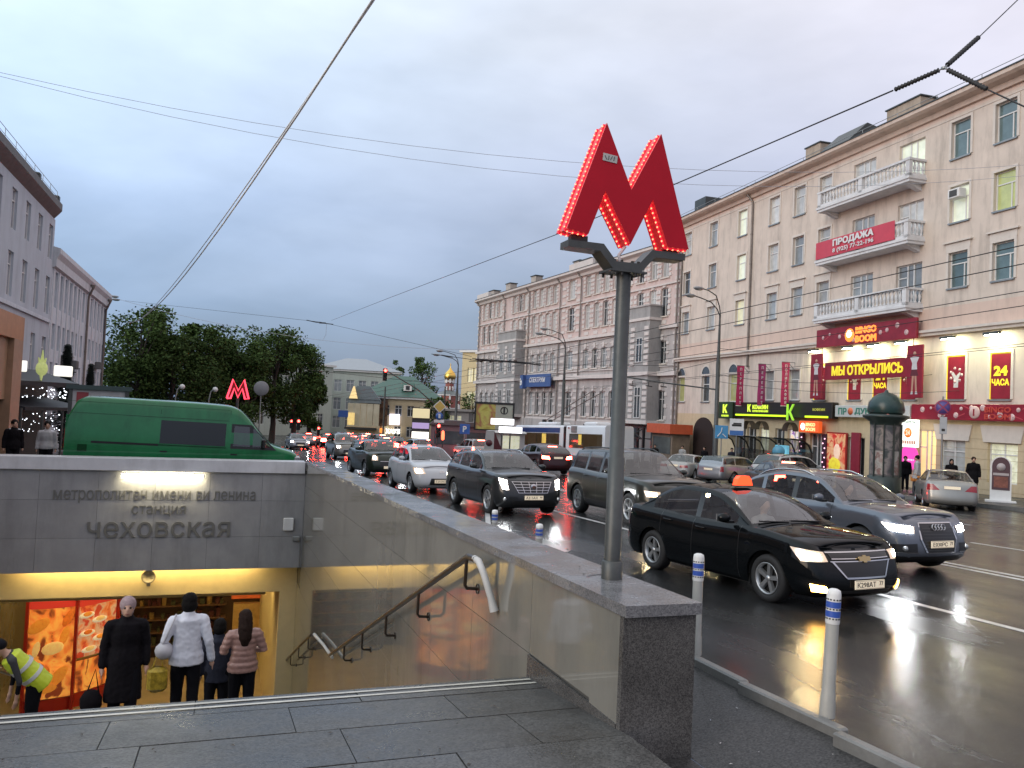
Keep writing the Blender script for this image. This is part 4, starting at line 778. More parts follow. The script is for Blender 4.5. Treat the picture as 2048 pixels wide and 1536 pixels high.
for (u, z0, w_, h, r) in wl2:
    window(f2, u, z0, w_, h, PANES[2] if random.random() < .5 else PANES[1] if r > 1 else PANES[0], 'two', .22, trim=None)
    n = 5
    for k in range(n):
        if k % 2 == 0 or r >= 2:
            hh = h/n*.62; zz = z0+h*k/n+.06
            for sg in (-1, 1): quoin(q, u+sg*(w_/2+.24), zz, .42, hh)
    if r in (0, 1): q2.prism([(-.16, 0), (.16, 0), (.24, .55), (-.24, .55)], 'Y', -.12, 0, QUO) if False else q2.bb(u-.18, u+.18, -.14, 0, z0+h+.08, z0+h+.6, QUO); q2.bb(u-w_/2-.1, u+w_/2+.1, -.07, 0, z0+h+.35, z0+h+.45, QUO)
    if r == 2: q2.bb(u-.45, u+.45, -.06, 0, z0-.75, z0-.4, QUO); q2.bb(u-.2, u+.2, -.1, 0, z0+h+.04, z0+h+.4, QUO)
    if r == 3: q2.bb(u-.3, u+.3, -.06, 0, z0-1.0+.1, z0-.6, QUO); q2.bb(u-.32, u+.32, -.06, 0, z0+h+.04, z0+h+.25, QUO)
    q2.bb(u-w_/2-.2, u+w_/2+.2, -.14, .05, z0-.12, z0-.01, PALE)
for u in (-.35, -19.2, -22.7, -32.4, -40.3, -49.6, -9.9):
    for k in range(44):
        z = -1.5+k*.42
        if k % 2 == 0 and z < 17: q.bb(u-.45, u+.45, -.07, 0, z, z+.3, QUO)
stuff(q.build('quoin', f2)); stuff(q2.build('keystone', f2))
for u in (-.25, -18.4, -23.4, -32.0, -39.9, -49.2): downpipe(f2, u, -2, 17.6, -.2)
for (s0, s1, z1, y) in [(40.5, 42, 19.4, .6), (32.8, 34.2, 19.4, .8), (21.0, 22.6, 19.5, .8), (45.6, 47.4, 19.0, .3), (16.5, 19, 18.9, -.3), (5, 6.6, 20, 2)]:
    b = MB(); b.cbox((-(s0+s1)/2, y+.6, 18.5), (s1-s0, 1.0, (z1-18.5)*2), mat('chimney_pale', (.45, .40, .36), .8, var=.2, stain=.3)); b.bb(-s1-.1, -s0+.1, y, y+1.2, z1, z1+.1, ROOF); b.build('chimney', f2)
b = MB(); b.bb(-20.9, -15.5, -.5, -.2, 17.96, 18.75, QUO); b.build('parapet', f2); b = MB(); b.bb(-49.9, -45.5, -.45, -.1, 17.96, 18.7, QUO); b.build('parapet', f2)
for (s0, s1) in bays:     # grey bays
    b = MB(); D = 1.3; c = (s0+s1)/2; P = [(-s1+.1, 0), (-s1+.1, -D), (-s0-.1, -D), (-s0-.1, 0)]
    b.prism(P, 'Z', 1.2, 10.9, GREYD); b.prism([(p[0]*1+(-.12 if p[0] < -c else .12), p[1]-(.12 if p[1] < 0 else 0)) for p in P], 'Z', 10.9, 11.15, QUO); b.prism(P, 'Z', 11.15, 12.2, GREYD); b.prism([(p[0]+(-.1 if p[0] < -c else .1), p[1]-(.1 if p[1] < 0 else 0)) for p in P], 'Z', 12.2, 12.35, GREYP)
    for z in (5.75, 1.25): b.prism([(p[0]+(-.15 if p[0] < -c else .15), p[1]-(.15 if p[1] < 0 else 0)) for p in P], 'Z', z, z+.35, QUO)
    for u in (-s1+.5, -c, -s0-.5):
        for k in range(7):
            for zb in (1.75, 6.7): b.bb(u-.35, u+.35, -D-.08, -D, zb+k*.55, zb+.34+k*.55, QUO)
    for k in range(7):
        for zb in (1.75, 6.7): b.bb(-s1-.0+.02, -s1+.101, -D+.05, -D+.45, zb+k*.55, zb+.34+k*.55, QUO)
    bo = b.build('bay', f2)
    for u in (-s1+1.65, -s0-1.65):
        for z0, h in rowsz[:2]: window(bo, u, z0+.1, 1.05, h+.2, PANES[2], 'two', -.05, trim=None, y=-D+.02)
    for z0, h in rowsz[:2]: window(bo, -s1+.08, z0+.1, .62, h+.2, PANES[2], 'narrow', -.02, trim=None, y=-D/2+.1, rz=-pi/2)
b = MB(); b.bb(-50, 0, -.25, .0, -3.2, 1.2, GREYP)
for s in (3, 6, 11, 16, 20, 26): b.bb(-s-.45, -s+.45, -.3, -.2501, -2.3, .9, MATS['pane_dark'])
b.build('ground_floor', f2)
s = root('blue_shop_banner', 'blue shop banner with white lettering across the pink building', 'banner', M2 @ Vector((-27.6, -.75, 5.75)), F2R)
b = MB(); b.cbox((0, 0, 0), (7.4, .15, 1.5), mat('blue_banner', (.05, .10, .27), .5, var=.15), .02); b.cbox((-3.5, -.2, -.1), (.8, .6, 1.7), MATS['blue_banner'], .02); b.build('board', s); text('СПЕКТРУМ', s, (.2, -.08, .1), w=4.4, h=.62, depth=.03, bold=.02, m=WL, shear=.2); text('b', s, (-3.5, -.51, -.1), h=.9, depth=.03, bold=.04, m=WL)
s = root('scaffold_frame', 'black steel lattice portal standing before the grey ground floor', 'frame', M2 @ Vector((-3.0, -2.2, -2.6)), F2R)
b = MB()
for x in (-3.4, -.6, 2.2):
    for y in (-.6, .6): b.bb(x-.1, x+.1, y-.1, y+.1, 0, 3.6, BLACK)
b.build('post', s); b = MB()
for z in (2.5, 3.5): b.bb(-3.5, 2.3, -.66, -.54, z, z+.1, BLACK); b.bb(-3.5, 2.3, .54, .66, z, z+.1, BLACK)
for x in (-3.4, -.6): b.tube([(x, -.6, 2.5), (x+2.8, -.6, 3.5)], .05, BLACK, 5); b.tube([(x, -.6, 3.5), (x+2.8, -.6, 2.5)], .05, BLACK, 5)
b.build('lattice', s)
# ------------------------------------------------------------------ left-hand buildings
LGREY = mat('left_grey_plaster', (.47, .52, .58), .75, var=.08, scale=.6, stain=.2); LWHITE = mat('left_white_plaster', (.58, .63, .69), .75, var=.08, stain=.2)
PIL = mat('left_pier_grey', (.58, .61, .645), .75, var=.08, stain=.2)
LPANE = mat('left_pane', (.27, .29, .34), .10, spec=.8, var=.3, scale=.8)
gl = root('office_building', 'grey office building with dark eaves at the left frame edge', 'building', (-10.35, 18, 0), pi/2)
ops = []
for k in range(13):
    for z0, h in ((2.8, 2.2), (6.4, 2.2), (9.7, 2.0)): ops.append((1.2+k*2.9-.55, 1.2+k*2.9+.55, z0, z0+h))
b = MB(); wall_open(b, 0, 37, -3, 12.2, ops, LGREY, .2); b.bb(36.9, 37, .21, 14, -3, 12.2, LGREY); b.bb(0, 36.9, .5, 14, -3, 12, MATS['dark_interior']); b.build('wall', gl)
for (a, c, z0, z1) in ops: window(gl, (a+c)/2, z0, c-a, z1-z0, LPANE, 'two', .16, trim=None)
b = MB(); b.bb(0, 37, -.12, 0, 5.9, 6.1, LWHITE); b.bb(0, 37, -.2, 0, 2.3, 2.5, LWHITE); b.build('string_course', gl)
b = MB(); b.prism([(0, 12.2), (-.25, 12.5), (-.4, 12.7), (-.4, 13.1), (0, 13.3), (10, 14), (10, 12.2)], 'X', -.2, 36.6, mat('eaves_brown', (.12, .118, .115), .6, var=.25)); b.build('eaves', gl)
b = MB()
for k in range(8): b.tube([(22+2*k, -.2, 13.1), (22+2*k, -.2, 13.7)], .015, GALV, 5)
b.tube([(22, -.2, 13.7), (36, -.2, 13.7)], .015, GALV, 5); b.tube([(22, -.2, 13.4), (36, -.2, 13.4)], .012, GALV, 5); b.build('roof_rail', gl)
for (x, z) in ((31, 13.0), (36.2, 13.0)): b = MB(); b.cbox((x, -.1, z+.25), (.4, .4, .55), ROOF, .05); b.build('chimney', gl)
wb = root('white_building', 'pale building with tall pilasters beyond the grey office building on the left', 'building', (-10.35, 55.05, 0), pi/2)
ops = []; xs = [1.4, 3.0, 4.6, 6.2, 7.8, 9.4, 11.6, 15.2, 17.0, 18.8, 20.6, 22.0]
for x in xs:
    for z0, h in ((-.5, 1.8), (2.0, 1.6), (4.4, 1.6), (7.0, 2.2)): ops.append((x-.42, x+.42, z0, z0+h))
b = MB(); wall_open(b, 0, 23, -4, 9.6, ops, LWHITE, .25); b.bb(22.9, 23, .26, 12, -4, 9.6, LWHITE); b.bb(0, 22.9, .5, 12, -4, 9.5, MATS['dark_interior']); b.build('wall', wb)
for (a, c, z0, z1) in ops: window(wb, (a+c)/2, z0, c-a, z1-z0, LPANE, 'two', .2, trim=None)
for x in [.5, 2.2, 3.8, 5.4, 7.0, 8.6, 10.5, 14.2, 16.1, 17.9, 19.7, 21.3, 22.6]: b = MB(); b.bb(x-.25, x+.25, -.05, 0, -4, 9.3, PIL); b.build('pilaster', wb)
b = MB(); b.prism([(0, 9.3), (-.2, 9.4), (-.22, 9.9), (-.4, 10.2), (-.4, 10.5), (0, 10.6), (9, 11.3), (9, 9.3)], 'X', -.1, 23.2, PIL); b.build('cornice', wb)
b = MB(); b.bb(0, 23, -.3, 0, 1.2, 1.45, PIL); b.build('string_course', wb)
downpipe(wb, 12.9, -2, 9.8); downpipe(wb, 22.3, -2, 9.8)
for (x, z) in ((4.6, 3.9), (7.8, 3.7), (15.2, 3.0), (19.0, 4.1)): b = MB(); b.cbox((x, -.25, z), (.85, .45, .6), mat('dark_cooler', (.12, .12, .12), .5), .04); b.build('air_conditioner', wb)
# orange stone shop pier at the very edge
op = root('shop_pier', 'orange brown stone shop front cut by the left picture edge', 'building', (-7.6, 30.8, 0), pi/2)
b = MB(); b.bb(-9, 5.2, 0, 6, 3.7, 4.6, mat('orange_stone', (.46, .22, .10), .45, var=.15, stain=.15)); b.bb(3.8, 5.2, 0, 6, -2.5, 3.7, mat('tan_stone', (.34, .21, .13), .45, var=.15)); b.bb(-9, 3.8, .5, 6, -2.5, 1.4, mat('bronze_glass', (.06, .05, .04), .15)); b.build('wall', op)
b = MB(); b.bb(-9, 3.8, .2, 6, 1.4, 3.7, MATS['tan_stone']); b.build('fascia', op)
for k in range(4):
    b = MB(); b.bb(-2.2+k*1.5, -2.12+k*1.5, .3, .49, -2.5, 1.4, mat('bronze', (.2, .13, .07), .4)); b.build('mullion', op)
# cafe with fairy lights and parasol
cf = root('cafe_terrace', 'cafe entrance with white fairy lights and a dark canopy behind the parapet', 'cafe', (-8.9, 43.2, -1.4), pi/2-.55)
b = MB(); b.bb(-2.6, 2.0, .6, 3, 0, 4.0, mat('cafe_dark', (.05, .045, .045), .5)); b.build('wall', cf)
b = MB(); b.prism([(.6, 4.2), (-1.8, 3.6), (-1.8, 3.4), (.6, 3.9)], 'X', -2.2, 1.3, mat('canopy_black', (.02, .02, .025), .5)); b.prism([(.6, 2.9), (-2.2, 2.45), (-2.2, 2.3), (.6, 2.8)], 'X', -2.3, 1.6, MATS['canopy_black']); b.build('canopy', cf)
LED = glow('fairy_light_glow', (.86, .92, 1), 5)
random.seed(4); b = MB()
for k in range(110):
    up_ = k % 2; b.ball((random.uniform(-2.2, 1.4), -1.85-random.random()*.2, (3.35-random.random()*.5) if up_ else (2.25-random.random()**.7*.95)), random.uniform(.012, .030), LED, 6)
stuff(b.build('fairy_light', cf))
b = MB()
for x in (-2.4, -1.2, 0, 1.2, 2.4): b.tube([(x, -2.1, 0), (x, -2.1, 2.4)], .05, STEEL, 6)
b.build('post', cf)
s = root('cafe_sign', 'white lit cafe sign with a pale green pineapple emblem above the fairy lights', 'sign', (-8.2, 41.6, 2.85), pi/2-.8)
b = MB(); b.cbox((-1.0, 0, 0), (1.1, .12, .5), mat('cafe_sign_white', (.8, .8, .76), .4, emit=(1, .98, .86), estr=1.1, var=.1), .03); b.build('light_panel', s); b = MB(); b.cbox((1.3, 0, -.1), (.9, .12, .5), MATS['cafe_sign_white'], .03); b.build('light_panel', s)
LG = mat('pineapple_green', (.4, .45, .15), .4, emit=(.7, .8, .3), estr=.4, var=.3, scale=8)
b = MB(); b.ball((.2, -.08, -.05), .3, LG, 12, (1, .25, 1.15)); b.prism([(.1, .25), (.3, .25), (.24, .5), (.2, .8), (.16, .5)], 'Y', -.12, -.04, LG); b.prism([(.05, .2), (.12, .2), (.02, .45)], 'Y', -.12, -.04, LG); b.prism([(.28, .2), (.35, .2), (.38, .45)], 'Y', -.12, -.04, LG); b.prism([(.12, -.3), (.28, -.3), (.21, -.6), (.19, -.6)], 'Y', -.12, -.04, LG); b.build('emblem', s)
s = root('city_light_board', 'tall framed city information board standing behind the green van', 'board', (-4.35, 32.5, -1.1), .15); s.scale = (.85, 1, 1)
b = MB(); b.bb(-1.15, -1.0, -.12, .12, 0, 3.0, STEEL); b.bb(1.0, 1.15, -.12, .12, 0, 3.0, STEEL); b.bb(-1.25, 1.25, -.16, .16, 3.0, 3.16, mat('board_green', (.05, .08, .08), .4)); b.bb(-1, 1, -.08, .08, .3, .42, STEEL); b.build('frame', s)
b = MB(); b.bb(-1, 1, -.06, .06, .42, 3.0, mat('board_white', (.45, .45, .46), .4, var=.1)); b.build('panel', s)
b = MB(); b.bb(-.85, -.4, -.075, -.06, 2.5, 2.9, mat('board_red', (.3, .05, .06), .4)); b.lathe([(.5, -.072), (.42, -.078), (.42, -.06)], (.35, 0, 2.3), mat('board_grey', (.15, .16, .18), .4), 18, 'Y'); b.build('print', s)

# ------------------------------------------------------------------ distant buildings
def simple_building(name, label, loc, rz, w, d, h, m, rows_, cols, win, roofm=None, rise=0, pm=None, corn=None, lit=0, margin=1.2, wname='window'):
    g = root(name, label, 'building', loc, rz); ops = []; (ww, wh) = win; st_ = (w-2*margin)/cols
    for z0 in rows_:
        for k in range(cols): x = -w/2+margin+st_*(k+.5); ops.append((x-ww/2, x+ww/2, z0, z0+wh))
    b = MB(); wall_open(b, -w/2, w/2, -2, h, ops, m, .2); b.bb(-w/2, w/2, .4, d, -2, h-.05, m); b.build('wall', g)
    for i, (a, c, z0, z1) in enumerate(ops): window(g, (a+c)/2, z0, c-a, z1-z0, (LIT if random.random() < lit else (pm or PANES[2])), 'two', .16, trim=None, name=wname)
    b = MB(); b.bb(-w/2-.4, w/2+.4, -.4, d+.4, h, h+.35, corn or m); b.build('cornice', g)
    if roofm: b = MB(); e = .6; x0, x1, y0, y1 = -w/2-e, w/2+e, -e, d+e; k = min(d, w)*.42; b.add([(x0, y0, h+.35), (x1, y0, h+.35), (x1, y1, h+.35), (x0, y1, h+.35), (x0+k, (y0+y1)/2, h+.35+rise), (x1-k, (y0+y1)/2, h+.35+rise)], [(0, 1, 5, 4), (1, 2, 5), (2, 3, 4, 5), (3, 0, 4)], roofm); b.build('roof', g)
    return g
GROOF = mat('green_roof_iron', (.055, .12, .095), .5, metal=.2, var=.15, scale=.6, stain=.2); CREAM = mat('cream_plaster', (.52, .42, .27), .7, var=.06, stain=.15); MINT = mat('mint_plaster', (.45, .50, .45), .7, var=.06, stain=.15)
ZC = -3.9
yb = simple_building('coffee_building', 'two storey cream building with green hipped roof and coffee house lettering', (25.9, 126, ZC), -.30, 12.2, 14, 7.0, CREAM, (1.0, 4.3), 5, (1.1, 1.7), GROOF, 3.6, corn=WHITE, lit=.15)
b = MB(); b.prism([(0, 9.2), (1.2, 10.3), (2.4, 9.6), (2.4, 9.1)], 'X', .2, 2.2, GROOF); b.bb(.55, 1.85, -.1, 0, 9.0, 9.9, WHITE); b.bb(.9, 1.5, -.14, -.1, 9.15, 9.8, PANES[2]); b.build('dormer', yb, (0, 1.2, -.6))
b = MB(); b.bb(-4.9, -1.7, -.25, -.05, 2.6, 6.9, picture('dark_poster', (.03, .018, .013), (.07, .04, .03), (.14, .08, .05), .9, .05, .5, 2)); b.build('poster', yb)
b = MB(); b.bb(-1.3, .3, -.45, -.2, 2.9, 4.6, mat('violet_lightbox', (.7, .7, .9), .4, emit=(.82, .82, 1), estr=1.8, var=.2, scale=4)); b.build('light_box', yb)
s = root('coffee_house_sign', 'glowing white coffee house lettering along the cream building', 'sign', yb.matrix_world @ Vector((0, 0, 0)), -.30); s.location = (25.9, 126, ZC); 
text('КОФЕ', s, (-4.4, -.4, 1.95), w=2.4, h=.8, depth=.1, bold=.05, m=WG); text('ХАУЗ', s, (-.7, -.4, 1.85), w=2.3, h=.8, depth=.1, bold=.05, m=WG)
b = MB(); b.ball((-2.5, -.4, 1.9), .4, GOLD, 8, (1, .3, 1)); b.build('emblem', s)
vb = root('glazed_annex', 'glazed corner annex with lit triangular gable beside the cream building', 'building', (18.4, 118.5, ZC), -.2); vb.scale = (.62, 1, 1)
b = MB(); b.bb(-2.6, 5, .3, 9, 0, 2.6, CREAM); b.bb(-2.6, 5, .3, 9, 6.1, 6.6, mat('annex_slate', (.16, .20, .22), .5)); b.prism([(-2.9, 6.6), (5, 6.6), (2.5, 8.6), (-.6, 8.6)], 'Y', .2, 8, MATS['annex_slate']); b.build('wall', vb)
b = MB()
for k in range(5): b.bb(-2.5+k*1.5, -1.1+k*1.5, .3, .5, 2.7, 6.0, mat('annex_glass', (.22, .22, .2), .15, var=.4, scale=.5, emit=(.9, .75, .45), estr=.16))
b.build('window', vb)
b = MB(); b.prism([(-2.3, 6.7), (-.3, 6.7), (-1.1, 8.5), (-1.4, 8.5)], 'Y', -.2, .1, mat('gable_lit', (.6, .45, .2), .4, emit=(1, .75, .36), estr=.8, var=.35, scale=2)); b.build('gable', vb)
b = MB(); b.bb(-2.4, -.8, -.1, .2, 2.8, 4.6, mat('annex_lit', (.8, .6, .2), .4, emit=(1, .72, .3), estr=.5, var=.5, scale=2)); b.bb(-3, 4.5, -.6, .2, 2.2, 2.5, MATS['dark_interior']); b.build('lit_window', vb)
mb_ = simple_building('mint_building', 'tall pale green building rising behind the cream one', (23.0, 152, ZC), -.12, 16, 16, 12.0, MINT, (1.4, 4.8, 8.2), 6, (1.4, 2.2), mat('pale_slate', (.28, .31, .34), .5, var=.1), 2.6, pm=PANES[0], corn=WHITE)
simple_building('pale_side_building', 'pale mint side wing at the end of the park trees', (10.5, 138, ZC), pi/2-.9, 18, 12, 12.2, MINT, (2, 5.4, 8.6), 6, (1.2, 2.0), None, 0, corn=WHITE)
simple_building('lit_yellow_building', 'yellow floodlit building beyond the pink facade', (39.6, 128, ZC), -.9, 7, 9, 15.5, mat('yellow_plaster_glow', (.56, .47, .29), .7, emit=(.9, .65, .25), estr=.07, var=.1), (2.5, 6.5, 10.5), 4, (1.2, 2.4), None, 0, corn=WHITE, pm=LIT)  # floodlighting is put into the plaster as a faint glow
simple_building('shop_row', 'low row of shops with lit windows at the far crossing', (31, 112.5, -3.6), -.4, 5, 5, 5.2, mat('shop_row_grey', (.28, .26, .25), .7, var=.15), (.4, 3.2), 3, (1.1, 1.4), None, 0, lit=.5)
bt = root('bell_tower', 'distant red and white bell tower with gold onion dome', 'tower', (57.4, 212, -4), -.2)
REDT = mat('tower_red', (.30, .10, .08), .7, var=.15); 
for k, (r, z0, z1) in enumerate([(3.6, 0, 6), (3.4, 6.3, 9.6), (1.15, 11.0, 13.4)]):
    b = MB(); b.lathe([(r, z0), (r, z1)], (0, 0, 0), REDT, 8, smooth=False); b.lathe([(r+.25, z1), (r+.25, z1+.3)], (0, 0, 0), WHITE, 8, smooth=False)
    for q_ in range(8):
        for zz in range(int(z1-z0)//2+1): b.box(((r+.05)*cos(pi*q_/4), (r+.05)*sin(pi*q_/4), z0+.6+zz*2), (.45, .45, 1.1), WHITE, pi*q_/4)
    b.build('tier', bt)
b = MB(); b.lathe([(3.7, 9.9), (2.6, 10.4), (1.3, 11)], (0, 0, 0), mat('tower_roof', (.12, .14, .14), .5), 8); b.build('roof', bt)
b = MB(); b.lathe([(.9, 13.6), (1.5, 14.2), (1.7, 15), (1.3, 15.9), (.5, 16.7), (.12, 17.4), (.06, 18.6), (0, 18.6)], (0, 0, 0), mat('gold_leaf', (.75, .48, .12), .25, metal=1, var=.1), 16); b.bb(-.35, .35, -.05, .05, 18, 18.12, MATS['gold_leaf']); b.build('dome', bt)

# ------------------------------------------------------------------ trees
LEAF = mat('leaf_dark', (.044, .078, .023), .7, spec=.1, var=.4, scale=.5, rnd=.2); LEAF2 = mat('leaf_mid', (.068, .112, .031), .7, spec=.1, var=.4, scale=.5, rnd=.2); BARK = mat('bark', (.05, .042, .035), .85, var=.3, scale=4); FIRM = mat('fir_needle', (.018, .028, .024), .7, var=.4)
def tree(label, loc, h, r, n=2600, seed=1, kind='round', trunk=.3, group='park trees beyond the van', leaf=.42, name='broadleaf_tree'):
    random.seed(seed); g = root(name, label, 'tree', loc, 0, group); b = MB(); th = h*.32
    pts = [(0, 0, -.3), (.1, 0, th*.5), (-.05, .1, th), (.1, 0, h*.6), (0, 0, h*.85)]; b.tube(pts, [trunk*1.3, trunk, trunk*.8, trunk*.45, trunk*.1], BARK, 8)
    cl = []
    for k in range(15):
        a = random.uniform(0, 2*pi); q = random.uniform(.25, .85)*r; z = th+(h-th)*random.uniform(.12, .85); e = (q*cos(a), q*sin(a), z+.6); b.tube([(0, 0, th+(z-th)*.4), (e[0]*.5, e[1]*.5, z*.9), e], [trunk*.4, trunk*.22, .04], BARK, 5)
        cl.append((e, random.uniform(.3, .5)*r))
    for k in range(16):
        t = random.random(); w_ = r*sqrt(max(.05, 1-((t-.42)/.62)**2)); a = random.uniform(0, 2*pi); q = sqrt(random.random())*w_*.75; cl.append(((q*cos(a), q*sin(a), th*.8+(h-th*.8)*t), random.uniform(.22, .40)*r*(1 if t < .8 else .7)))
    b.build('trunk', g); c = MB(); V = []; F = []; MI = []
    for k in range(n):
        (cx, cy_, cz), cr = random.choice(cl); u = Vector((random.gauss(0, 1), random.gauss(0, 1), random.gauss(0, 1))).normalized()*(cr*(random.random()**.4)); p = Vector((cx, cy_, cz))+u*1.0
        if p.z > h: continue
        s_ = leaf*random.uniform(.6, 1.3); a1 = Vector((random.gauss(0, 1), random.gauss(0, 1), random.gauss(0, .6))).normalized(); a2 = a1.cross(Vector((random.gauss(0, 1), random.gauss(0, 1), random.gauss(0, 1)))).normalized()
        i = len(V); V += [p-a1*s_*.6, p+a2*s_*.4, p+a1*s_*.7, p-a2*s_*.35]; F.append((i, i+1, i+2, i+3))
    h_ = len(F)//2; c.add(V, F[:h_], LEAF); o_ = len(c.f); k2 = c.mi(LEAF2)
    for f in F[h_:]: c.f.append(list(f)); c.m.append(k2); c.sm.append(False)
    c.build('crown', g); return g
def fir(label, loc, h, r, seed, group='dark spruces by the left facade'):
    random.seed(seed); g = root('spruce_tree', label, 'tree', loc, 0, group); b = MB(); b.tube([(0, 0, 0), (0, 0, h)], [.16, .02], BARK, 6); b.build('trunk', g); V = []; F = []
    for k in range(3200):
        t = random.random()**.8; z = h*(.08+.92*t); w_ = r*(1-t)*(.7+.3*sin(z*7)); a = random.uniform(0, 2*pi); q = w_*sqrt(random.random()); p = Vector((q*cos(a), q*sin(a), z-.25*q)); d = Vector((cos(a), sin(a), -.35)); e = d.cross(Vector((0, 0, 1))).normalized(); s_ = .26
        i = len(V); V += [p-e*s_*.4, p+d*s_, p+e*s_*.4]; F.append((i, i+1, i+2))
    c = MB(); c.add(V, F, FIRM); c.build('crown', g)
def px(x, Y):   # plan position on the street for a bearing measured along the horizon
    return Vector((x, Y, gz(x, Y)))
for k, (x, Y, h, r, lab) in enumerate([(-7.9, 83, 12.4, 3.6, 'tall park tree rising right behind the corner of the pale building'), (-5.0, 84, 9.9, 4.2, 'broad park tree over the back of the green van'), (-2.6, 88, 11.6, 3.8, 'park tree with a high domed crown in the middle of the left row'), (.4, 96, 9.8, 3.6, 'lower park tree in the dip between two domed crowns'), (2.2, 92, 10.8, 3.6, 'park tree behind the far red metro letter, on its left'), (5.2, 97, 13.8, 4.3, 'tallest park tree at the street end of the row'), (7.8, 100, 11.6, 3.6, 'park tree at the street end whose crown overhangs the red traffic light'), (10.0, 104, 8.4, 2.2, 'smallest leafy tree closing the park row on the street side'), (-9, 95, 12, 4.5, 'park tree filling the gap beside the pale building'), (-1.5, 100, 11.3, 4.2, 'park tree standing behind the domed crown')]):
    tree(lab, (x, Y, gz(x, Y)-.1), h+.5, r, 9500, 20+k, leaf=.27)
fir('dark spruce in front of the pale facade above the fairy lights', (-8.9, 53, -1.6), 6.2, 1.5, 3); fir('slim small spruce close to the corner downpipe of the pale building', (-9.2, 64, -1.9), 5.8, .75, 5)
tree('narrower poplar like tree behind the green roof, next to the overhead signal', (33.6, 168, ZC), 15.6, 2.8, 3500, 41, group='trees behind the green roof', leaf=.34); tree('wider tree behind the green roof, further from the overhead signal', (38.8, 166, ZC), 16.4, 3.8, 5000, 42, group='trees behind the green roof', leaf=.34)
tree('small bushy tree between the cream building and the bell tower', (29.2, 114, ZC), 7.4, 2.2, 1400, 43, group='street trees at the crossing', leaf=.35); tree('low street tree below the bell tower', (39, 128, ZC), 8.5, 3.2, 1400, 44, group='street trees at the crossing', leaf=.35)
# ------------------------------------------------------------------ vehicles
GLS = glassmat('car_glass', (.03, .034, .036), .72, .03); GLD = glassmat('tinted_glass', (.012, .013, .014), .08, .03)
RIMM = mat('alloy_rim', (.46, .47, .48), .3, metal=.75, var=.1); GRL = mat('grille_black', (.012, .012, .013), .3, var=.1); CHR2 = mat('trim_chrome', (.55, .55, .56), .15, metal=1, var=.05)
HEAD = glow('headlamp_glow', (1, .92, .74), 150); HEADW = glow('headlamp_white_glow', (.95, .97, 1), 140); HEADY = glow('headlamp_warm_glow', (1, .76, .40), 200); FOG = glow('fog_lamp_glow', (1, .50, .10), 45)
TAIL = glow('tail_lamp_glow', (1, .035, .02), 60); BRK = glow('brake_lamp_glow', (1, .05, .03), 110); TOFF = mat('tail_lens', (.30, .012, .016), .15, var=.15, coat=1); LENS = mat('lamp_lens', (.42, .43, .44), .08, metal=.6, var=.2, scale=20, coat=1)
LENSON = mat('lamp_lens_lit', (.4, .4, .4), .1, metal=.5, var=.3, scale=25, emit=(1, .62, .3), estr=.7, coat=1); PLATE = mat('plate_white', (.62, .62, .62), .4, var=.05); PLT = mat('plate_black', (.03, .03, .03), .5); SEAT = mat('seat_cloth', (.04, .04, .042), .8); UNDER = mat('underbody', (.008, .008, .008), .9)
def paint(n, c, met=0, rough=.32): return mat('paint_'+n, c, rough, metal=met, var=.05, scale=1.2, coat=.75, spec=.08)
def pch(P):
    xs = [p[0] for p in P]; zs = [p[1] for p in P]; n = len(P); d = [(zs[i+1]-zs[i])/(xs[i+1]-xs[i]) for i in range(n-1)]; m = [d[0]]+[0 if d[i-1]*d[i] <= 0 else 2*d[i-1]*d[i]/(d[i-1]+d[i]) for i in range(1, n-1)]+[d[-1]]
    def f(x):
        if x <= xs[0]: return zs[0]
        if x >= xs[-1]: return zs[-1]
        for i in range(n-1):
            if x <= xs[i+1]:
                h = xs[i+1]-xs[i]; t = (x-xs[i])/h; return zs[i]*(2*t**3-3*t*t+1)+m[i]*h*(t**3-2*t*t+t)+zs[i+1]*(-2*t**3+3*t*t)+m[i+1]*h*(t**3-t*t)
    return f
def lut(P):
    def f(v):
        for (a, b_), (c, d) in zip(P, P[1:]):
            if v <= c: return b_+(d-b_)*(v-a)/(c-a)
        return P[-1][1]
    return f
IS = lut([(0, .10), (.08, .05), (.2, .015), (.42, 0), (.62, .004), (.8, .02), (.92, .036), (1, .085)])
IF_ = lut([(0, .12), (.1, .03), (.25, 0), (.42, .012), (.6, .04), (.78, .08), (.9, .13), (.96, .18), (1, .26)])
IR = lut([(0, .12), (.1, .02), (.25, 0), (.45, .02), (.6, .045), (.8, .065), (.93, .09), (1, .14)])
VR = [0, .06, .13, .22, .34, .46, .58, .70, .80, .88, .94, .975, 1]
WHC = {}
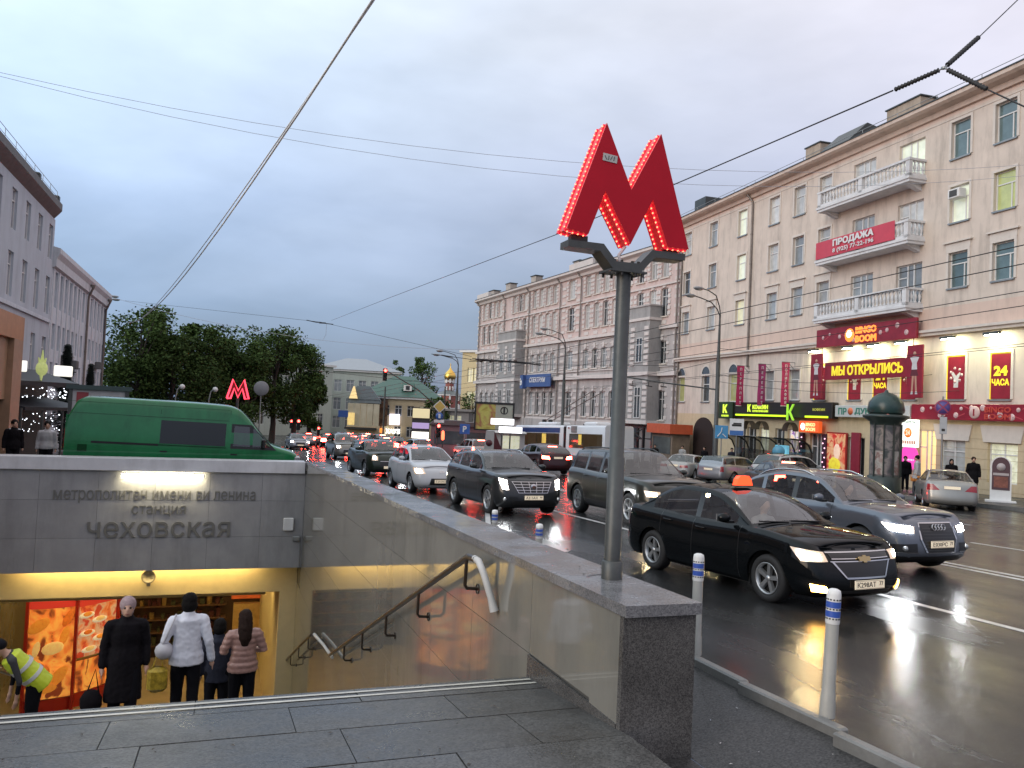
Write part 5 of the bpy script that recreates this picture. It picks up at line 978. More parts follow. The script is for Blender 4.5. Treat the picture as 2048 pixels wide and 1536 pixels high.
def wheel_mesh(R, w, style):
    k = (round(R, 3), style)
    if k in WHC: return WHC[k]
    t = MB(); r = R*.66; t.lathe([(r, -w/2+.01), (R*.86, -w/2), (R*.97, -w/2+.02), (R, -w/2+.05), (R, w/2-.05), (R*.97, w/2-.02), (R*.86, w/2), (r, w/2-.01), (r, -w/2+.01)], (0, 0, 0), RUBBER, 28, 'Y')
    m = MB(); m.lathe([(r*.9, w/2-.075), (r, w/2-.02), (r*1.01, w/2-.005), (r*.93, w/2-.012), (r*.88, w/2-.05)], (0, 0, 0), RIMM, 28, 'Y'); m.lathe([(0, w/2-.10), (r*.9, w/2-.10)], (0, 0, 0), UNDER, 20, 'Y')
    n = 5 if style != 6 else 6
    for i in range(n):
        a = 2*pi*i/n+.3; hw = r*(.17 if style != 6 else .14); P = [(r*.12, -hw*.7, w/2-.035), (r*.12, hw*.7, w/2-.035), (r*.93, hw*.75, w/2-.022), (r*.93, -hw*.75, w/2-.022)]; Q = [(p[0], p[1]*1.25, w/2-.075) for p in P]
        ca, sa = cos(a), sin(a); rot = lambda p: (p[0]*ca-p[1]*sa, p[2], p[0]*sa+p[1]*ca)
        m.add([rot(p) for p in P+Q], [(0, 1, 2, 3), (0, 4, 5, 1), (1, 5, 6, 2), (2, 6, 7, 3), (3, 7, 4, 0)], RIMM)
    m.lathe([(0, w/2-.02), (r*.14, w/2-.022), (r*.2, w/2-.04)], (0, 0, 0), RIMM, 14, 'Y')
    WHC[k] = (t.mesh('tyre'), m.mesh('rim')); return WHC[k]
def car(name, label, S, loc, head, pm, group=None, cat='car', style='generic', lights='off', plate=None, glass=None, z=None, sc=1, tls=1):
    """loc: plan point under the middle of the wheelbase; head: plan heading"""
    h = Vector((head[0], head[1], 0)).normalized(); x, y = loc; z0 = gz(x, y)-.12 if z is None else z
    h3 = Vector((h.x, h.y, (gz(x+h.x, y+h.y)-gz(x-h.x, y-h.y))/2)).normalized(); l3 = Vector((0, 0, 1)).cross(h3).normalized(); u3 = h3.cross(l3)
    g = root(name, label, cat, (0, 0, 0), 0, group); mt = Matrix((h3, l3, u3)).transposed().to_4x4(); mt = mt @ Matrix.Scale(sc, 4); mt.translation = Vector((x, y, z0)); g.matrix_world = mt
    wb, fo, ro, W_, H, R = S['wb'], S['fo'], S['ro'], S['W'], S['H'], S['R']; xf, xr, W2 = wb/2+fo, -wb/2-ro, W_/2; gc = S.get('gc', .2); glass = glass or GLS
    zt = pch(sorted(S['belt'])); xc, xwt, xrt, xrb = S['xc'], S['xwt'], S['xrt'], S['xrb']; cr = .045; tb = S.get('tumble', .30)
    RL = pch(sorted([(xc, zt(xc)), (xwt, H-cr-.055), (xwt-.35, H-cr-.012), (S.get('xpk', xwt-.8), H-cr), (xrt, H-cr-S.get('drop', .06)), (xrb, zt(xrb))]))
    seams = S['seams']      # door joints, front to rear
    bowf, rxf, ryf, bowr, rxr, ryr = .07, S.get('rxf', .5), S.get('ryf', .34), .06, S.get('rxr', .4), S.get('ryr', .26)
    C = []     # columns: x, y, nx, ny
    yf = W2-ryf
    for k in range(6): t = k/6; C.append((xf-bowf*t*t, yf*t, 1, 2*bowf*t/yf))
    cx = xf-bowf-rxf
    for k in range(8): a = pi/2*k/8; C.append((cx+rxf*cos(a), yf+ryf*sin(a), cos(a)/rxf, sin(a)/ryf))
    cx2 = xr+bowr+rxr; X = set()
    n = int((cx-cx2)/.13)
    for k in range(n+1): X.add(round(cx+(cx2-cx)*k/n, 4))
    Ra = R+.055
    for xw in (wb/2, -wb/2):
        for k in range(13): X.add(round(xw+Ra*cos(pi*k/12), 4))
    for s_ in seams: X.add(round(s_+.007, 4)); X.add(round(s_-.007, 4))
    for s_ in S.get('pillars', []): X.add(round(s_[0], 4)); X.add(round(s_[1], 4))
    for s_ in (xc, xwt, xrt, xrb): X.add(round(s_, 4))
    xs = sorted([v for v in X if cx2 <= v <= cx], reverse=True); xs2 = [xs[0]]
    keep = {round(v, 4) for s_ in seams for v in (s_+.007, s_-.007)} | {round(v, 4) for v in (xc, xwt, xrt, xrb)} | {round(v, 4) for s_ in S.get('pillars', []) for v in s_}
    for v in xs[1:]:
        if xs2[-1]-v > .02 or v in keep: xs2.append(v)
    for v in xs2: C.append((v, W2-.03*((v-.0)/(xf))**2*0, 0, 1))
    for k in range(1, 8): a = pi/2*k/8; C.append((cx2-rxr*sin(a), W2-ryr+ryr*cos(a), -sin(a)/rxr, cos(a)/ryr))
    yr_ = W2-ryr
    for k in range(7): t = 1-k/6; C.append((xr+bowr*t*t, yr_*t, -1, 2*bowr*t/yr_))
    K = []; al = 0; L0 = None
    for i, (x_, y_, nx, ny) in enumerate(C):
        d = hypot(nx, ny) or 1; nx /= d; ny /= d; zb = gc
        for xw in (wb/2, -wb/2):
            if abs(x_-xw) < Ra: zb = max(zb, R+sqrt(Ra*Ra-(x_-xw)**2))
            elif abs(x_-xw) < Ra+.1: zb = max(gc, min(zb+.0, R))
        if i: al += hypot(x_-C[i-1][0], y_-C[i-1][1])
        K.append(dict(x=x_, y=y_, nx=nx, ny=ny, zb=zb, zt=zt(x_), a=al))
    AT = al
    def inset(nx, v):
        f = abs(nx)**1.6; return IS(v)*(1-f)+(IF_(v) if nx > 0 else IR(v))*f*S.get('nose', 1)
    def pt(k, v, off=0):
        q = inset(k['nx'], (k['zb']+v*(k['zt']-k['zb'])-gc)/(k['zt']-gc) if k['zb'] > gc else v)-off; return Vector((k['x']-k['nx']*q, max(0, k['y']-k['ny']*q), k['zb']+v*(k['zt']-k['zb'])))
    def surf(a, zz, off, rear=False):
        s_ = 1 if a >= 0 else -1; a = abs(a); a = AT-a if rear else a
        for k0, k1 in zip(K, K[1:]):
            if a <= k1['a']+1e-9:
                t = (a-k0['a'])/max(1e-9, k1['a']-k0['a']); k = {q: k0[q]+(k1[q]-k0[q])*t for q in k0}; k['zb'] = gc; break
        p = pt(k, min(1, max(0, (zz-gc)/(k['zt']-gc))), off); return Vector((p.x, p.y*s_, p.z))
    def patch(b, q, m, off=.008, n=6, mm=3, rear=False, th=0):
        """q: four (a, z) corners, inner-low, outer-low, outer-high, inner-high"""
        P = []
        for j in range(mm+1):
            r_ = []
            for i in range(n+1):
                s_, t = i/n, j/mm; a = (q[0][0]*(1-s_)+q[1][0]*s_)*(1-t)+(q[3][0]*(1-s_)+q[2][0]*s_)*t; zz = (q[0][1]*(1-s_)+q[1][1]*s_)*(1-t)+(q[3][1]*(1-s_)+q[2][1]*s_)*t; r_.append(surf(a, zz, off, rear))
            P.append(r_)
        b.grid(P, m)
    PB = {}
    def quad(n, m, a, b_, c, d, sm=True):
        for s_ in (1, -1):
            V = [Vector((p.x, p.y*s_, p.z)) for p in (a, b_, c, d)]
            key = n if n not in ('door_front', 'door_rear', 'win_front', 'win_rear', 'win_quarter') else n+('L' if s_ > 0 else 'R')
            if key not in PB: PB[key] = MB(); PB[key].qs = []
            PB[key].qs.append((V if s_ > 0 else V[::-1], m))
    for k0, k1 in zip(K, K[1:]):
        xm = (k0['x']+k1['x'])/2; side = abs(k0['nx']) < .35 and abs(k1['nx']) < .35
        sm_ = side and any(abs(xm-s_) < .0075 for s_ in seams); nm = 'body'
        if side and not sm_ and len(seams) >= 2:
            if seams[1] < xm < seams[0]: nm = 'door_front'
            elif len(seams) > 2 and seams[2] < xm < seams[1]: nm = 'door_rear'
        for v0, v1 in zip(VR, VR[1:]):
            n_ = nm if v0 >= .06 else 'body'; m_ = GRL if (sm_ and v0 >= .06) else (S.get('sillm') or pm) if v1 <= .14 and side else pm
            if S.get('clad') and v1 < .3: m_ = S['clad']
            quad(n_, m_, pt(k0, v0), pt(k0, v1), pt(k1, v1), pt(k1, v0))
    ROWS = [1, .93, .75, .5, .25, 0]
    def hood(k): p = pt(k, 1); return [Vector((p.x, p.y*f, p.z+cr*(1-f*f)*min(1, p.y/.4))) for f in ROWS]
    def gh(k):
        p = pt(k, 1); Rz = max(RL(k['x']), p.z); hgt = Rz-p.z; f = min(1, hgt/.3); yy = lambda zz: max(0, p.y-.035*f-tb*(zz-p.z)*(1 if zz > p.z else 0))
        z1, z2 = p.z+.03*f, Rz-.06*f
        side = [p, Vector((p.x, yy(z1), z1)), Vector((p.x, yy(z2), z2))]; yt = yy(Rz)-.015*f
        return side, [Vector((p.x, yt*q, Rz+cr*(1-q*q)*min(1, p.y/.4))) for q in ROWS], hgt
    pil = S.get('pillars', []); blackp = S.get('blackp', GRL)
    for k0, k1 in zip(K, K[1:]):
        xm = (k0['x']+k1['x'])/2
        if xm > xc or xm < xrb:
            a, c = hood(k0), hood(k1); nm = 'hood' if xm > xc else 'body'
            for i in range(5): quad(nm if i else 'body', pm, a[i], a[i+1], c[i+1], c[i])
        else:
            (s0, t0, h0), (s1, t1, h1) = gh(k0), gh(k1); gl_ = min(h0, h1) > .13 and not any(q[1]-.001 <= xm <= q[0]+.001 for q in pil) and xm > S.get('xgl', xrb) and xm < xc-.12
            quad('body', GRL if S.get('bt') else pm, s0[0], s0[1], s1[1], s1[0])
            if gl_:
                n_ = 'win_front' if xm > seams[1] else 'win_rear' if len(seams) < 3 or xm > seams[2]-.0 else 'win_quarter'
                quad(n_, S.get('rglass', glass) if xm < seams[1] else glass, s0[1], s0[2], s1[2], s1[1])
            else: quad('body', blackp if any(q[1]-.001 <= xm <= q[0]+.001 for q in pil[:1]) else pm, s0[1], s0[2], s1[2], s1[1])
            quad('body', S.get('railm', pm) , s0[2], t0[0], t1[0], s1[2])
            for i in range(5):
                if xm > xwt and i and xm < xc-.05: n_, m_ = 'windshield', glass
                elif xm < xrt and i and xm > xrb+.04: n_, m_ = 'rear_window', S.get('rglass', glass)
                else: n_, m_ = ('roof' if xwt > xm > xrt and i else 'body'), pm
                if S.get('glassroof') and n_ == 'roof' and i > 0: m_ = GLD
                quad(n_, m_, t0[i], t0[i+1], t1[i+1], t1[i])
    names = {'door_frontL': 'door', 'door_frontR': 'door', 'door_rearL': 'door', 'door_rearR': 'door', 'win_frontL': 'window', 'win_frontR': 'window', 'win_rearL': 'window', 'win_rearR': 'window', 'win_quarterL': 'window', 'win_quarterR': 'window'}
    OBJ = {}
    for n_, b in PB.items():
        idx = {}; by = {}
        for V, m in b.qs:
            f = []
            for p in V:
                kk = (round(p.x, 4), round(p.y, 4), round(p.z, 4))
                if kk not in idx: idx[kk] = len(b.v); b.v.append(kk)
                f.append(idx[kk])
            f2 = [f[i] for i in range(4) if f[i] != f[i-1]]
            if len(set(f2)) >= 3: b.f.append(f2); b.m.append(b.mi(m)); b.sm.append(True)
        OBJ[n_] = b.build(names.get(n_, n_), g)
    b = MB(); b.bb(xr+.25, xf-.3, -W2+.28, W2-.28, gc-.03, .62, UNDER); b.bb(-wb/2+Ra+.02, wb/2-Ra-.02, -W2+.1, W2-.1, gc-.01, gc+.25, UNDER); b.bb(xr+.12, -wb/2-Ra-.02, -W2+.24, W2-.24, gc+.0, .5, UNDER); b.bb(wb/2+Ra+.02, xf-.22, -W2+.3, W2-.3, gc, .5, UNDER)
    for xw in (wb/2, -wb/2):
        for s_ in (1, -1):
            P = [[(xw+(Ra+.004)*cos(pi*k/10), s_*yy, R+(Ra+.004)*sin(pi*k/10)) for k in range(11)] for yy in (W2-.3, W2-.055)]; b.grid(P, UNDER)
    b.build('underbody', g)
    b = MB(); zd = zt(xc)
    b.cbox((xc-.32, 0, zd-.1), (.45, W_-.3, .2), SEAT, .06); 
    for (xs_, ys_) in ((xwt-.35, .37), (xwt-.35, -.37), (xwt-1.15, .37), (xwt-1.15, -.37)):
        if xs_ < xrt+.1: continue
        b.cbox((xs_, ys_, zd-.22), (.16, .5, .75), SEAT, .06); b.cbox((xs_-.03, ys_, zd+.25), (.1, .26, .2), SEAT, .04)
    b.bb(xrb+.3, xc-.35, -W2+.15, W2-.15, gc+.25, zd-.45, SEAT); b.bb(xrb+.05, xrb+.35, -W2+.2, W2-.2, .5, zd-.02, SEAT)
    b.build('interior', g)
    for xw in (wb/2, -wb/2):
        for s_ in (1, -1):
            t, r = wheel_mesh(R, S.get('tw', .22), S.get('spokes', 5)); w = ob('wheel', None, g, (xw, s_*(W2-.13), R)); w.rotation_euler = (0, random.random()*2, 0 if s_ > 0 else pi); ob('tyre', t, w); ob('rim', r, w)
    zm = zt(xc-.3)
    for s_ in (1, -1):
        b = MB(); b.ball((xc-.38, s_*(W2+.09), zm+.10), .1, S.get('mirm', pm), 10, (.75, 1.1, .72)); b.bb(xc-.42, xc-.34, s_*(W2-.06), s_*(W2+.04), zm+.02, zm+.06, GRL); b.bb(xc-.465, xc-.45, s_*(W2+.0), s_*(W2+.17), zm+.045, zm+.15, LENS); b.build('mirror', g)
        for k, nm in enumerate(('door_front', 'door_rear')):
            o_ = OBJ.get(nm+('L' if s_ > 0 else 'R'))
            if o_ is not None and len(seams) > k+1: b = MB(); b.tube([(seams[k+1]+.10, s_*(W2-.012), zt(seams[k+1])-.10), (seams[k+1]+.16, s_*(W2+.02), zt(seams[k+1])-.10), (seams[k+1]+.26, s_*(W2+.02), zt(seams[k+1])-.105), (seams[k+1]+.3, s_*(W2-.012), zt(seams[k+1])-.105)], .013, S.get('hm', pm), 6); b.build('handle', o_)
    FH, FZ = S['hl']; 
    for s_ in (1, -1):
        b = MB(); q = [(s_*a, zz) for a, zz in FH]; patch(b, q, LENS if lights in ('off', 'tail', 'brake') else LENSON, .006)
        if lights in ('head', 'headw', 'heady'):
            m_ = {'head': HEAD, 'headw': HEADW, 'heady': HEADY}[lights]; c = [sum(p[i] for p in FH)/4 for i in (0, 1)]; f = S.get('hf', .52); q2 = [(s_*(c[0]+(p[0]-c[0])*f), c[1]+(p[1]-c[1])*f) for p in FH]; patch(b, q2, m_, .014)
        b.build('headlight', g)
        b = MB(); tc_ = [sum(p[i] for p in S['tl'])/4 for i in (0, 1)]; q = [(s_*(tc_[0]+(a-tc_[0])*tls), tc_[1]+(zz-tc_[1])*tls) for a, zz in S['tl']]; patch(b, q, {'tail': TAIL, 'brake': BRK}.get(lights, TOFF), .008, rear=True); b.build('taillight', g)
    if lights in ('brake', 'tail') and S.get('cb', 1): b = MB(); xx = xrt+.06 if RL(xrt) > 1.2 else xrb; p = RL(xrt); b.cbox((xrt-.03 if not S.get('suvb') else xrt-.02, 0, p+cr-.02), (.06, .52, .05), BRK if lights == 'brake' else TOFF, .01); b.build('brake_light', g)
    # fronts
    gz0, gz1, ga, gb = S.get('gr', (.45, .66, .42, .38))
    if style == 'cruze':
        b = MB(); patch(b, [(-.36, .47), (.36, .47), (.50, .655), (-.50, .655)], GRL, .006, 10); patch(b, [(-.52, .70), (.52, .70), (.54, .765), (-.54, .765)], GRL, .006, 10)
        for q in ([(-.34, .445), (.34, .445), (.36, .468), (-.36, .468)], [(-.54, .655), (.54, .655), (.55, .668), (-.55, .668)], [(-.56, .765), (.56, .765), (.57, .779), (-.57, .779)], [(-.52, .69), (.52, .69), (.52, .70), (-.52, .70)], [(-.36, .46), (-.335, .46), (-.5, .66), (-.53, .66)], [(.335, .46), (.36, .46), (.53, .66), (.5, .66)]): patch(b, q, CHR2, .014, 10, 1)
        b.build('grille', g); b = MB(); p = surf(0, .69, .02); tilt = Matrix.Rotation(-.25, 3, 'Y'); GB = mat('gold_emblem', (.62, .45, .22), .25, metal=.9)
        b.prism([(-.095, -.03), (-.03, -.03), (-.022, -.048), (.035, -.048), (.03, -.03), (.105, -.03), (.095, .03), (.03, .03), (.022, .048), (-.035, .048), (-.03, .03), (-.105, .03)], 'X', 0, .016, GB); b.xf(Matrix.Translation(p) @ tilt.to_4x4()); b.build('emblem', g)
        for s_ in (1, -1):
            b = MB(); patch(b, [(s_*.60, .27), (s_*.84, .28), (s_*.86, .38), (s_*.66, .36)], FOG, .012); b.build('fog_light', g)
        b = MB(); patch(b, [(-.45, .255), (.45, .255), (.5, .30), (-.5, .30)], GRL, .004, 10); b.build('lower_grille', g); pz = .375
    elif style == 'audi':
        b = MB(); patch(b, [(-.30, .40), (.30, .40), (.40, .60), (-.40, .60)], GRL, .006, 10); patch(b, [(-.40, .60), (.40, .60), (.38, .86), (-.38, .86)], GRL, .006, 10)
        for q in ([(-.33, .385), (.33, .385), (.33, .40), (-.33, .40)], [(-.40, .86), (.40, .86), (.38, .875), (-.38, .875)], [(-.335, .395), (-.30, .395), (-.40, .605), (-.43, .605)], [(.30, .395), (.335, .395), (.43, .605), (.40, .605)], [(-.43, .60), (-.40, .60), (-.385, .87), (-.41, .87)], [(.40, .60), (.43, .60), (.41, .87), (.385, .87)]): patch(b, q, CHR2, .016, 10, 1)
        for k in range(8): patch(b, [(-.36, .43+.05*k), (.36, .43+.05*k), (.36, .437+.05*k), (-.36, .437+.05*k)], mat('slat_grey', (.05, .05, .05), .3), .012, 10, 1)
        b.build('grille', g); b = MB(); p = surf(0, .80, .03)
        for k in range(4):
            c = p+Vector((0, -.105+.07*k, 0)); b.tube([c+Vector((-.25*.047*sin(2*pi*j/16), .047*cos(2*pi*j/16), .047*sin(2*pi*j/16))) for j in range(17)], .007, CHR2, 6, cap=False)
        b.build('emblem', g)
        for s_ in (1, -1): b = MB(); patch(b, [(s_*.50, .40), (s_*.95, .40), (s_*.98, .52), (s_*.50, .54)], GRL, .006); patch(b, [(s_*.48, .385), (s_*1.0, .385), (s_*1.0, .40), (s_*.48, .40)], CHR2, .012, 8, 1); b.ball(surf(s_*.72, .46, .01), .05, LENS, 8); b.build('air_intake', g)
        b = MB(); patch(b, [(-.9, .22), (.9, .22), (.95, .33), (-.95, .33)], GRL, .005, 16); b.build('skid_panel', g); pz = .53
    elif style == 'srx':
        b = MB(); patch(b, [(-.40, .62), (.40, .62), (.56, .90), (-.56, .90)], GRL, .006, 10)
        for k in range(5): t = k/4; w_ = .42+.16*t; patch(b, [(-w_, .615+.07*k), (w_, .615+.07*k), (w_+.005, .627+.07*k), (-w_-.005, .627+.07*k)], CHR2, .014, 10, 1)
        for s_ in (-1, -.6, -.2, .2, .6, 1): patch(b, [(s_*.41-.007, .62), (s_*.41+.007, .62), (s_*.57+.007, .90), (s_*.57-.007, .90)], CHR2, .014, 1, 3)
        b.build('grille', g); b = MB(); p = surf(0, .77, .03); b.lathe([(0, .02), (.05, .015), (.085, 0)], p, CHR2, 16, 'X'); b.prism([(-.045, .05), (.045, .05), (.045, 0), (0, -.05), (-.045, 0)], 'X', p.x+.02, p.x+.026, mat('crest_dark', (.12, .06, .05), .3)) if False else b.lathe([(0, .03), (.045, .022)], p, mat('crest_dark', (.12, .06, .05), .3), 12, 'X'); b.build('emblem', g)
        b = MB(); patch(b, [(-.55, .30), (.55, .30), (.6, .42), (-.6, .42)], GRL, .005, 10); b.build('lower_grille', g)
        for s_ in (1, -1): b = MB(); b.ball(surf(s_*.78, .45, .0), .055, LENS, 8); b.build('fog_light', g)
        pz = .50
    elif style == 'c3':
        b = MB(); patch(b, [(-.42, .30), (.42, .30), (.36, .50), (-.36, .50)], GRL, .006, 10); patch(b, [(-.46, .285), (.46, .285), (.44, .30), (-.44, .30)], CHR2, .01, 10, 1); b.build('grille', g); b = MB()
        for dz in (0, .035): patch(b, [(-.075, .67+dz), (0, .70+dz), (0, .722+dz), (-.085, .69+dz)], CHR2, .012, 2, 1); patch(b, [(0, .70+dz), (.075, .67+dz), (.085, .69+dz), (0, .722+dz)], CHR2, .012, 2, 1)
        b.build('emblem', g); pz = .41
    else:
        b = MB(); patch(b, [(-ga, gz0), (ga, gz0), (gb, gz1), (-gb, gz1)], GRL, .006, 10); patch(b, [(-gb-.02, gz1), (gb+.02, gz1), (gb+.02, gz1+.015), (-gb-.02, gz1+.015)], CHR2, .012, 10, 1); patch(b, [(-.5, .27), (.5, .27), (.52, .36), (-.52, .36)], GRL, .005, 10); b.build('grille', g); pz = S.get('pz', .42)
    def mkplate(p, nrm, txt):
        b = MB(); b.bb(-.26, .26, -.008, .008, -.056, .056, PLATE); b.bb(-.255, .255, -.0095, -.008, -.051, -.047, PLT); b.bb(-.255, .255, -.0095, -.008, .047, .051, PLT)
        o_ = b.build('number_plate', g, p, pi/2 if nrm > 0 else -pi/2)
        if txt:
            a, c = txt.split('|'); text(a, o_, (-.06, -.009, 0), w=.33, h=.066, depth=.003, bold=0, m=PLT); text(c, o_, (.2, -.009, .008), h=.05, depth=.003, bold=0, m=PLT)
    p = surf(0, pz, .025); mkplate(p, 1, plate if head[1] < .2 else None); p = surf(0, S.get('rpz', .78), .02, True); mkplate(p, -1, None)
    if S.get('rails'):
        for s_ in (1, -1):
            P = []
            for k in range(9): xx = xwt-.1+(xrt+.05-xwt+.1)*k/8; kk = min(K, key=lambda q: abs(q['x']-xx)); _, t_, _ = gh(kk); P.append((kk['x'], s_*(t_[0].y-.03), t_[0].z+(.05 if 0 < k < 8 else .0)))
            b = MB(); b.tube(P, .018, S['rails'], 6); b.build('roof_rail', g)
    b = MB()
    for s_ in (.5, -.1): b.tube([(xc-.03, s_, zt(xc)+.06), (xc-.06, s_-.52, zt(xc)+.075)], .012, GRL, 5)
    b.build('wiper', g)
    return g
def spec(L, W_, H, wb, fo, R, hoodz, cowl, belt, tail, xc, wl, roofback, rbase, seams, hl, tl, **k):
    xf, ro = wb/2+fo, L-wb-fo; xr = -wb/2-ro; xwt = xc-wl; xrb = xr+rbase; xrt = xr+roofback
    S = dict(wb=wb, fo=fo, ro=ro, W=W_, H=H, R=R, belt=[(xr, tail), (xr+.3, tail+.03), (xrb if rbase > .45 else xr+.5, belt+.06), (0, belt), (xc, cowl), (xf-.45, hoodz+.55*(cowl-hoodz)), (xf, hoodz)], xc=xc, xwt=xwt, xrt=xrt, xrb=xrb, seams=seams, hl=(hl, 0), tl=tl); S.update(k); return S
SED = spec(4.6, 1.79, 1.477, 2.685, .93, .325, .80, .97, .955, 1.0, .98, .92, 1.25, .55, [.78, -.28, -1.12], [(.58, .66), (.98, .65), (1.16, .82), (.62, .775)], [(.48, .70), (1.0, .68), (.98, .90), (.52, .93)], pillars=[(-.22, -.34)], xgl=-1.45, rpz=.76)
SRX = spec(4.83, 1.91, 1.66, 2.81, .95, .385, .99, 1.13, 1.12, 1.15, .95, .80, .75, .22, [.72, -.36, -1.2], [(.66, .68), (.86, .70), (1.06, 1.0), (.74, .95)], [(.55, .85), (.8, .85), (.85, 1.1), (.65, 1.1)], pillars=[(-.3, -.42), (-1.2, -1.3)], drop=.10, spokes=6, rails=CHR2, gc=.24, tw=.24, bt=0, hf=.8)
XC = spec(4.8, 1.9, 1.74, 2.86, .92, .37, .96, 1.10, 1.09, 1.12, .98, .75, .52, .22, [.75, -.3, -1.12], [(.56, .70), (.92, .70), (1.0, .84), (.56, .82)], [(.62, .8), (.84, .8), (.84, 1.1), (.7, 1.1)], pillars=[(-.24, -.36), (-1.1, -1.2)], drop=.05, spokes=6, rails=GRL, gc=.25, tw=.24, clad=GRL)
Q3 = spec(4.39, 1.83, 1.6, 2.6, .90, .365, .93, 1.06, 1.05, 1.1, .90, .82, .70, .22, [.68, -.34, -1.12], [(.52, .70), (.98, .74), (1.12, .86), (.50, .81)], [(.55, .85), (.8, .85), (.85, 1.05), (.6, 1.05)], pillars=[(-.28, -.4), (-1.15, -1.25)], drop=.13, rails=CHR2, gc=.23, tw=.24, hf=.9)
C3 = spec(3.94, 1.73, 1.5, 2.46, .82, .315, .80, .98, .97, 1.0, .98, .88, .62, .22, [.74, -.28, -1.05], [(.52, .64), (.94, .62), (1.16, .83), (.66, .80)], [(.5, .8), (.75, .8), (.78, 1.0), (.55, 1.0)], pillars=[(-.22, -.34)], drop=.10)
MIN = spec(4.1, 1.79, 1.56, 2.6, .80, .34, .93, 1.05, 1.05, 1.08, .90, .55, .5, .22, [.7, -.3, -1.05], [(.50, .70), (.78, .70), (.8, .93), (.5, .93)], [(.6, .75), (.8, .75), (.8, 1.0), (.65, 1.0)], pillars=[(-.24, -.36)], drop=.06, gc=.22)
SUV = spec(4.5, 1.82, 1.70, 2.62, .92, .36, .96, 1.10, 1.09, 1.12, .92, .72, .55, .22, [.7, -.32, -1.08], [(.52, .74), (.92, .74), (1.0, .92), (.55, .90)], [(.62, .82), (.88, .80), (.88, 1.12), (.7, 1.12)], pillars=[(-.26, -.38), (-1.1, -1.2)], drop=.07, gc=.24, rails=GRL)
INF = spec(4.85, 1.93, 1.66, 2.85, .95, .385, .98, 1.14, 1.13, 1.12, .95, .85, .85, .22, [.72, -.36, -1.2], [(.55, .76), (.95, .76), (1.05, .94), (.6, .92)], [(.48, .84), (.98, .86), (1.0, 1.02), (.56, 1.0)], pillars=[(-.3, -.42), (-1.2, -1.35)], drop=.14, gc=.24, rglass=GLD, rpz=.92, suvb=1)
HAT = spec(4.2, 1.76, 1.47, 2.58, .88, .315, .80, .96, .95, 1.0, .95, .85, .55, .22, [.75, -.28, -1.05], [(.5, .64), (.95, .64), (1.08, .78), (.55, .76)], [(.5, .75), (.8, .75), (.8, .98), (.55, .95)], pillars=[(-.22, -.34)], drop=.08)
OLD = spec(4.75, 1.80, 1.42, 2.69, .92, .31, .78, .92, .90, .92, .90, .65, 1.55, 1.05, [.72, -.28, -1.1], [(.48, .60), (.82, .60), (.82, .72), (.48, .72)], [(.38, .68), (.86, .68), (.86, .82), (.38, .82)], pillars=[(-.22, -.34)], drop=.05)
WAG = spec(4.75, 1.75, 1.46, 2.65, .92, .31, .80, .94, .93, .96, .92, .70, .45, .24, [.74, -.28, -1.08], [(.5, .62), (.85, .62), (.88, .74), (.5, .74)], [(.70, .62), (.92, .62), (.92, .90), (.72, .90)], pillars=[(-.22, -.34), (-1.05, -1.14)], drop=.05, rpz=.72)
SLV = spec(4.6, 1.76, 1.44, 2.68, .9, .315, .78, .95, .94, .98, .95, .85, 1.3, .62, [.76, -.28, -1.1], [(.5, .62), (.9, .62), (1.0, .76), (.55, .74)], [(.40, .70), (.85, .68), (.88, .90), (.62, .90)], pillars=[(-.22, -.34)], drop=.06, rpz=.80)
BLK = mat('paint_black', (.004, .005, .006), .3, var=.05, coat=.55, spec=.0); GRYB = paint('blue_grey', (.125, .14, .17), .6, .3); DGRN = paint('dark_olive', (.030, .032, .028), .4, .3); DGRY = paint('dark_grey', (.030, .033, .036), .4, .3); WHT = paint('white', (.50, .51, .53)); SIL = paint('silver', (.30, .31, .33), .6, .3); SAND = paint('sand', (.22, .21, .19), .5, .3); BURG = paint('dark_red', (.035, .008, .010), .3); OFFW = paint('off_white', (.42, .42, .41)); WINE = paint('wine', (.06, .012, .014), .3); BLU = paint('navy', (.015, .02, .035), .3)
DN = (0, -1); UP = (0, 1)
def taxi():
    c = car('taxi_car', 'black sedan taxi with orange roof lamp and glowing amber fog light in the nearest lane', SED, (7.10, 9.6), (.09, -1), BLK, sc=.91, style='cruze', lights='heady', plate='К298АТ|77')
    b = MB(); b.prism([(-.16, 0), (-.13, .10), (-.08, .15), (.08, .15), (.13, .10), (.16, 0)], 'X', -.05, .05, glow('taxi_lamp_glow', (1, .075, .02), 2.4)); b.bb(-.07, .07, -.17, .17, -.012, .0, GRL); b.build('roof_lamp', c, (-.1, -.05, 1.485)); 
    b = MB(); P = []
    return c
taxi()
car('grey_suv', 'blue grey crossover with slanted white headlights beside the black taxi', Q3, (10.62, 11.75), (.07, -1), GRYB, sc=.96, style='audi', lights='headw', plate='Е030РС|77')
car('olive_suv', 'dark olive estate suv half hidden behind the metro pole', XC, (9.85, 18.05), (.0, -1), DGRN, lights='heady')
car('black_suv', 'dark grey crossover with tall headlights and chrome mesh grille', SRX, (7.0, 20.2), (.05, -1), DGRY, sc=.93, style='srx', lights='headw', plate='А313АХ|99')
car('white_hatchback', 'small white hatchback with both headlights on behind the dark crossover', C3, (6.45, 26.6), (.06, -1), WHT, style='c3', lights='head', plate='Е555АО|97')
car('dark_compact_suv', 'dark green boxy compact with one bright headlight behind the white hatchback', MIN, (6.4, 35.4), (.10, -1), paint('deep_green', (.025, .035, .025), .2), lights='headw')
car('sand_suv', 'sand coloured suv driving toward us far down the near lanes with both headlights on', SUV, (7.6, 54.5), (.05, -1), SAND, lights='headw')
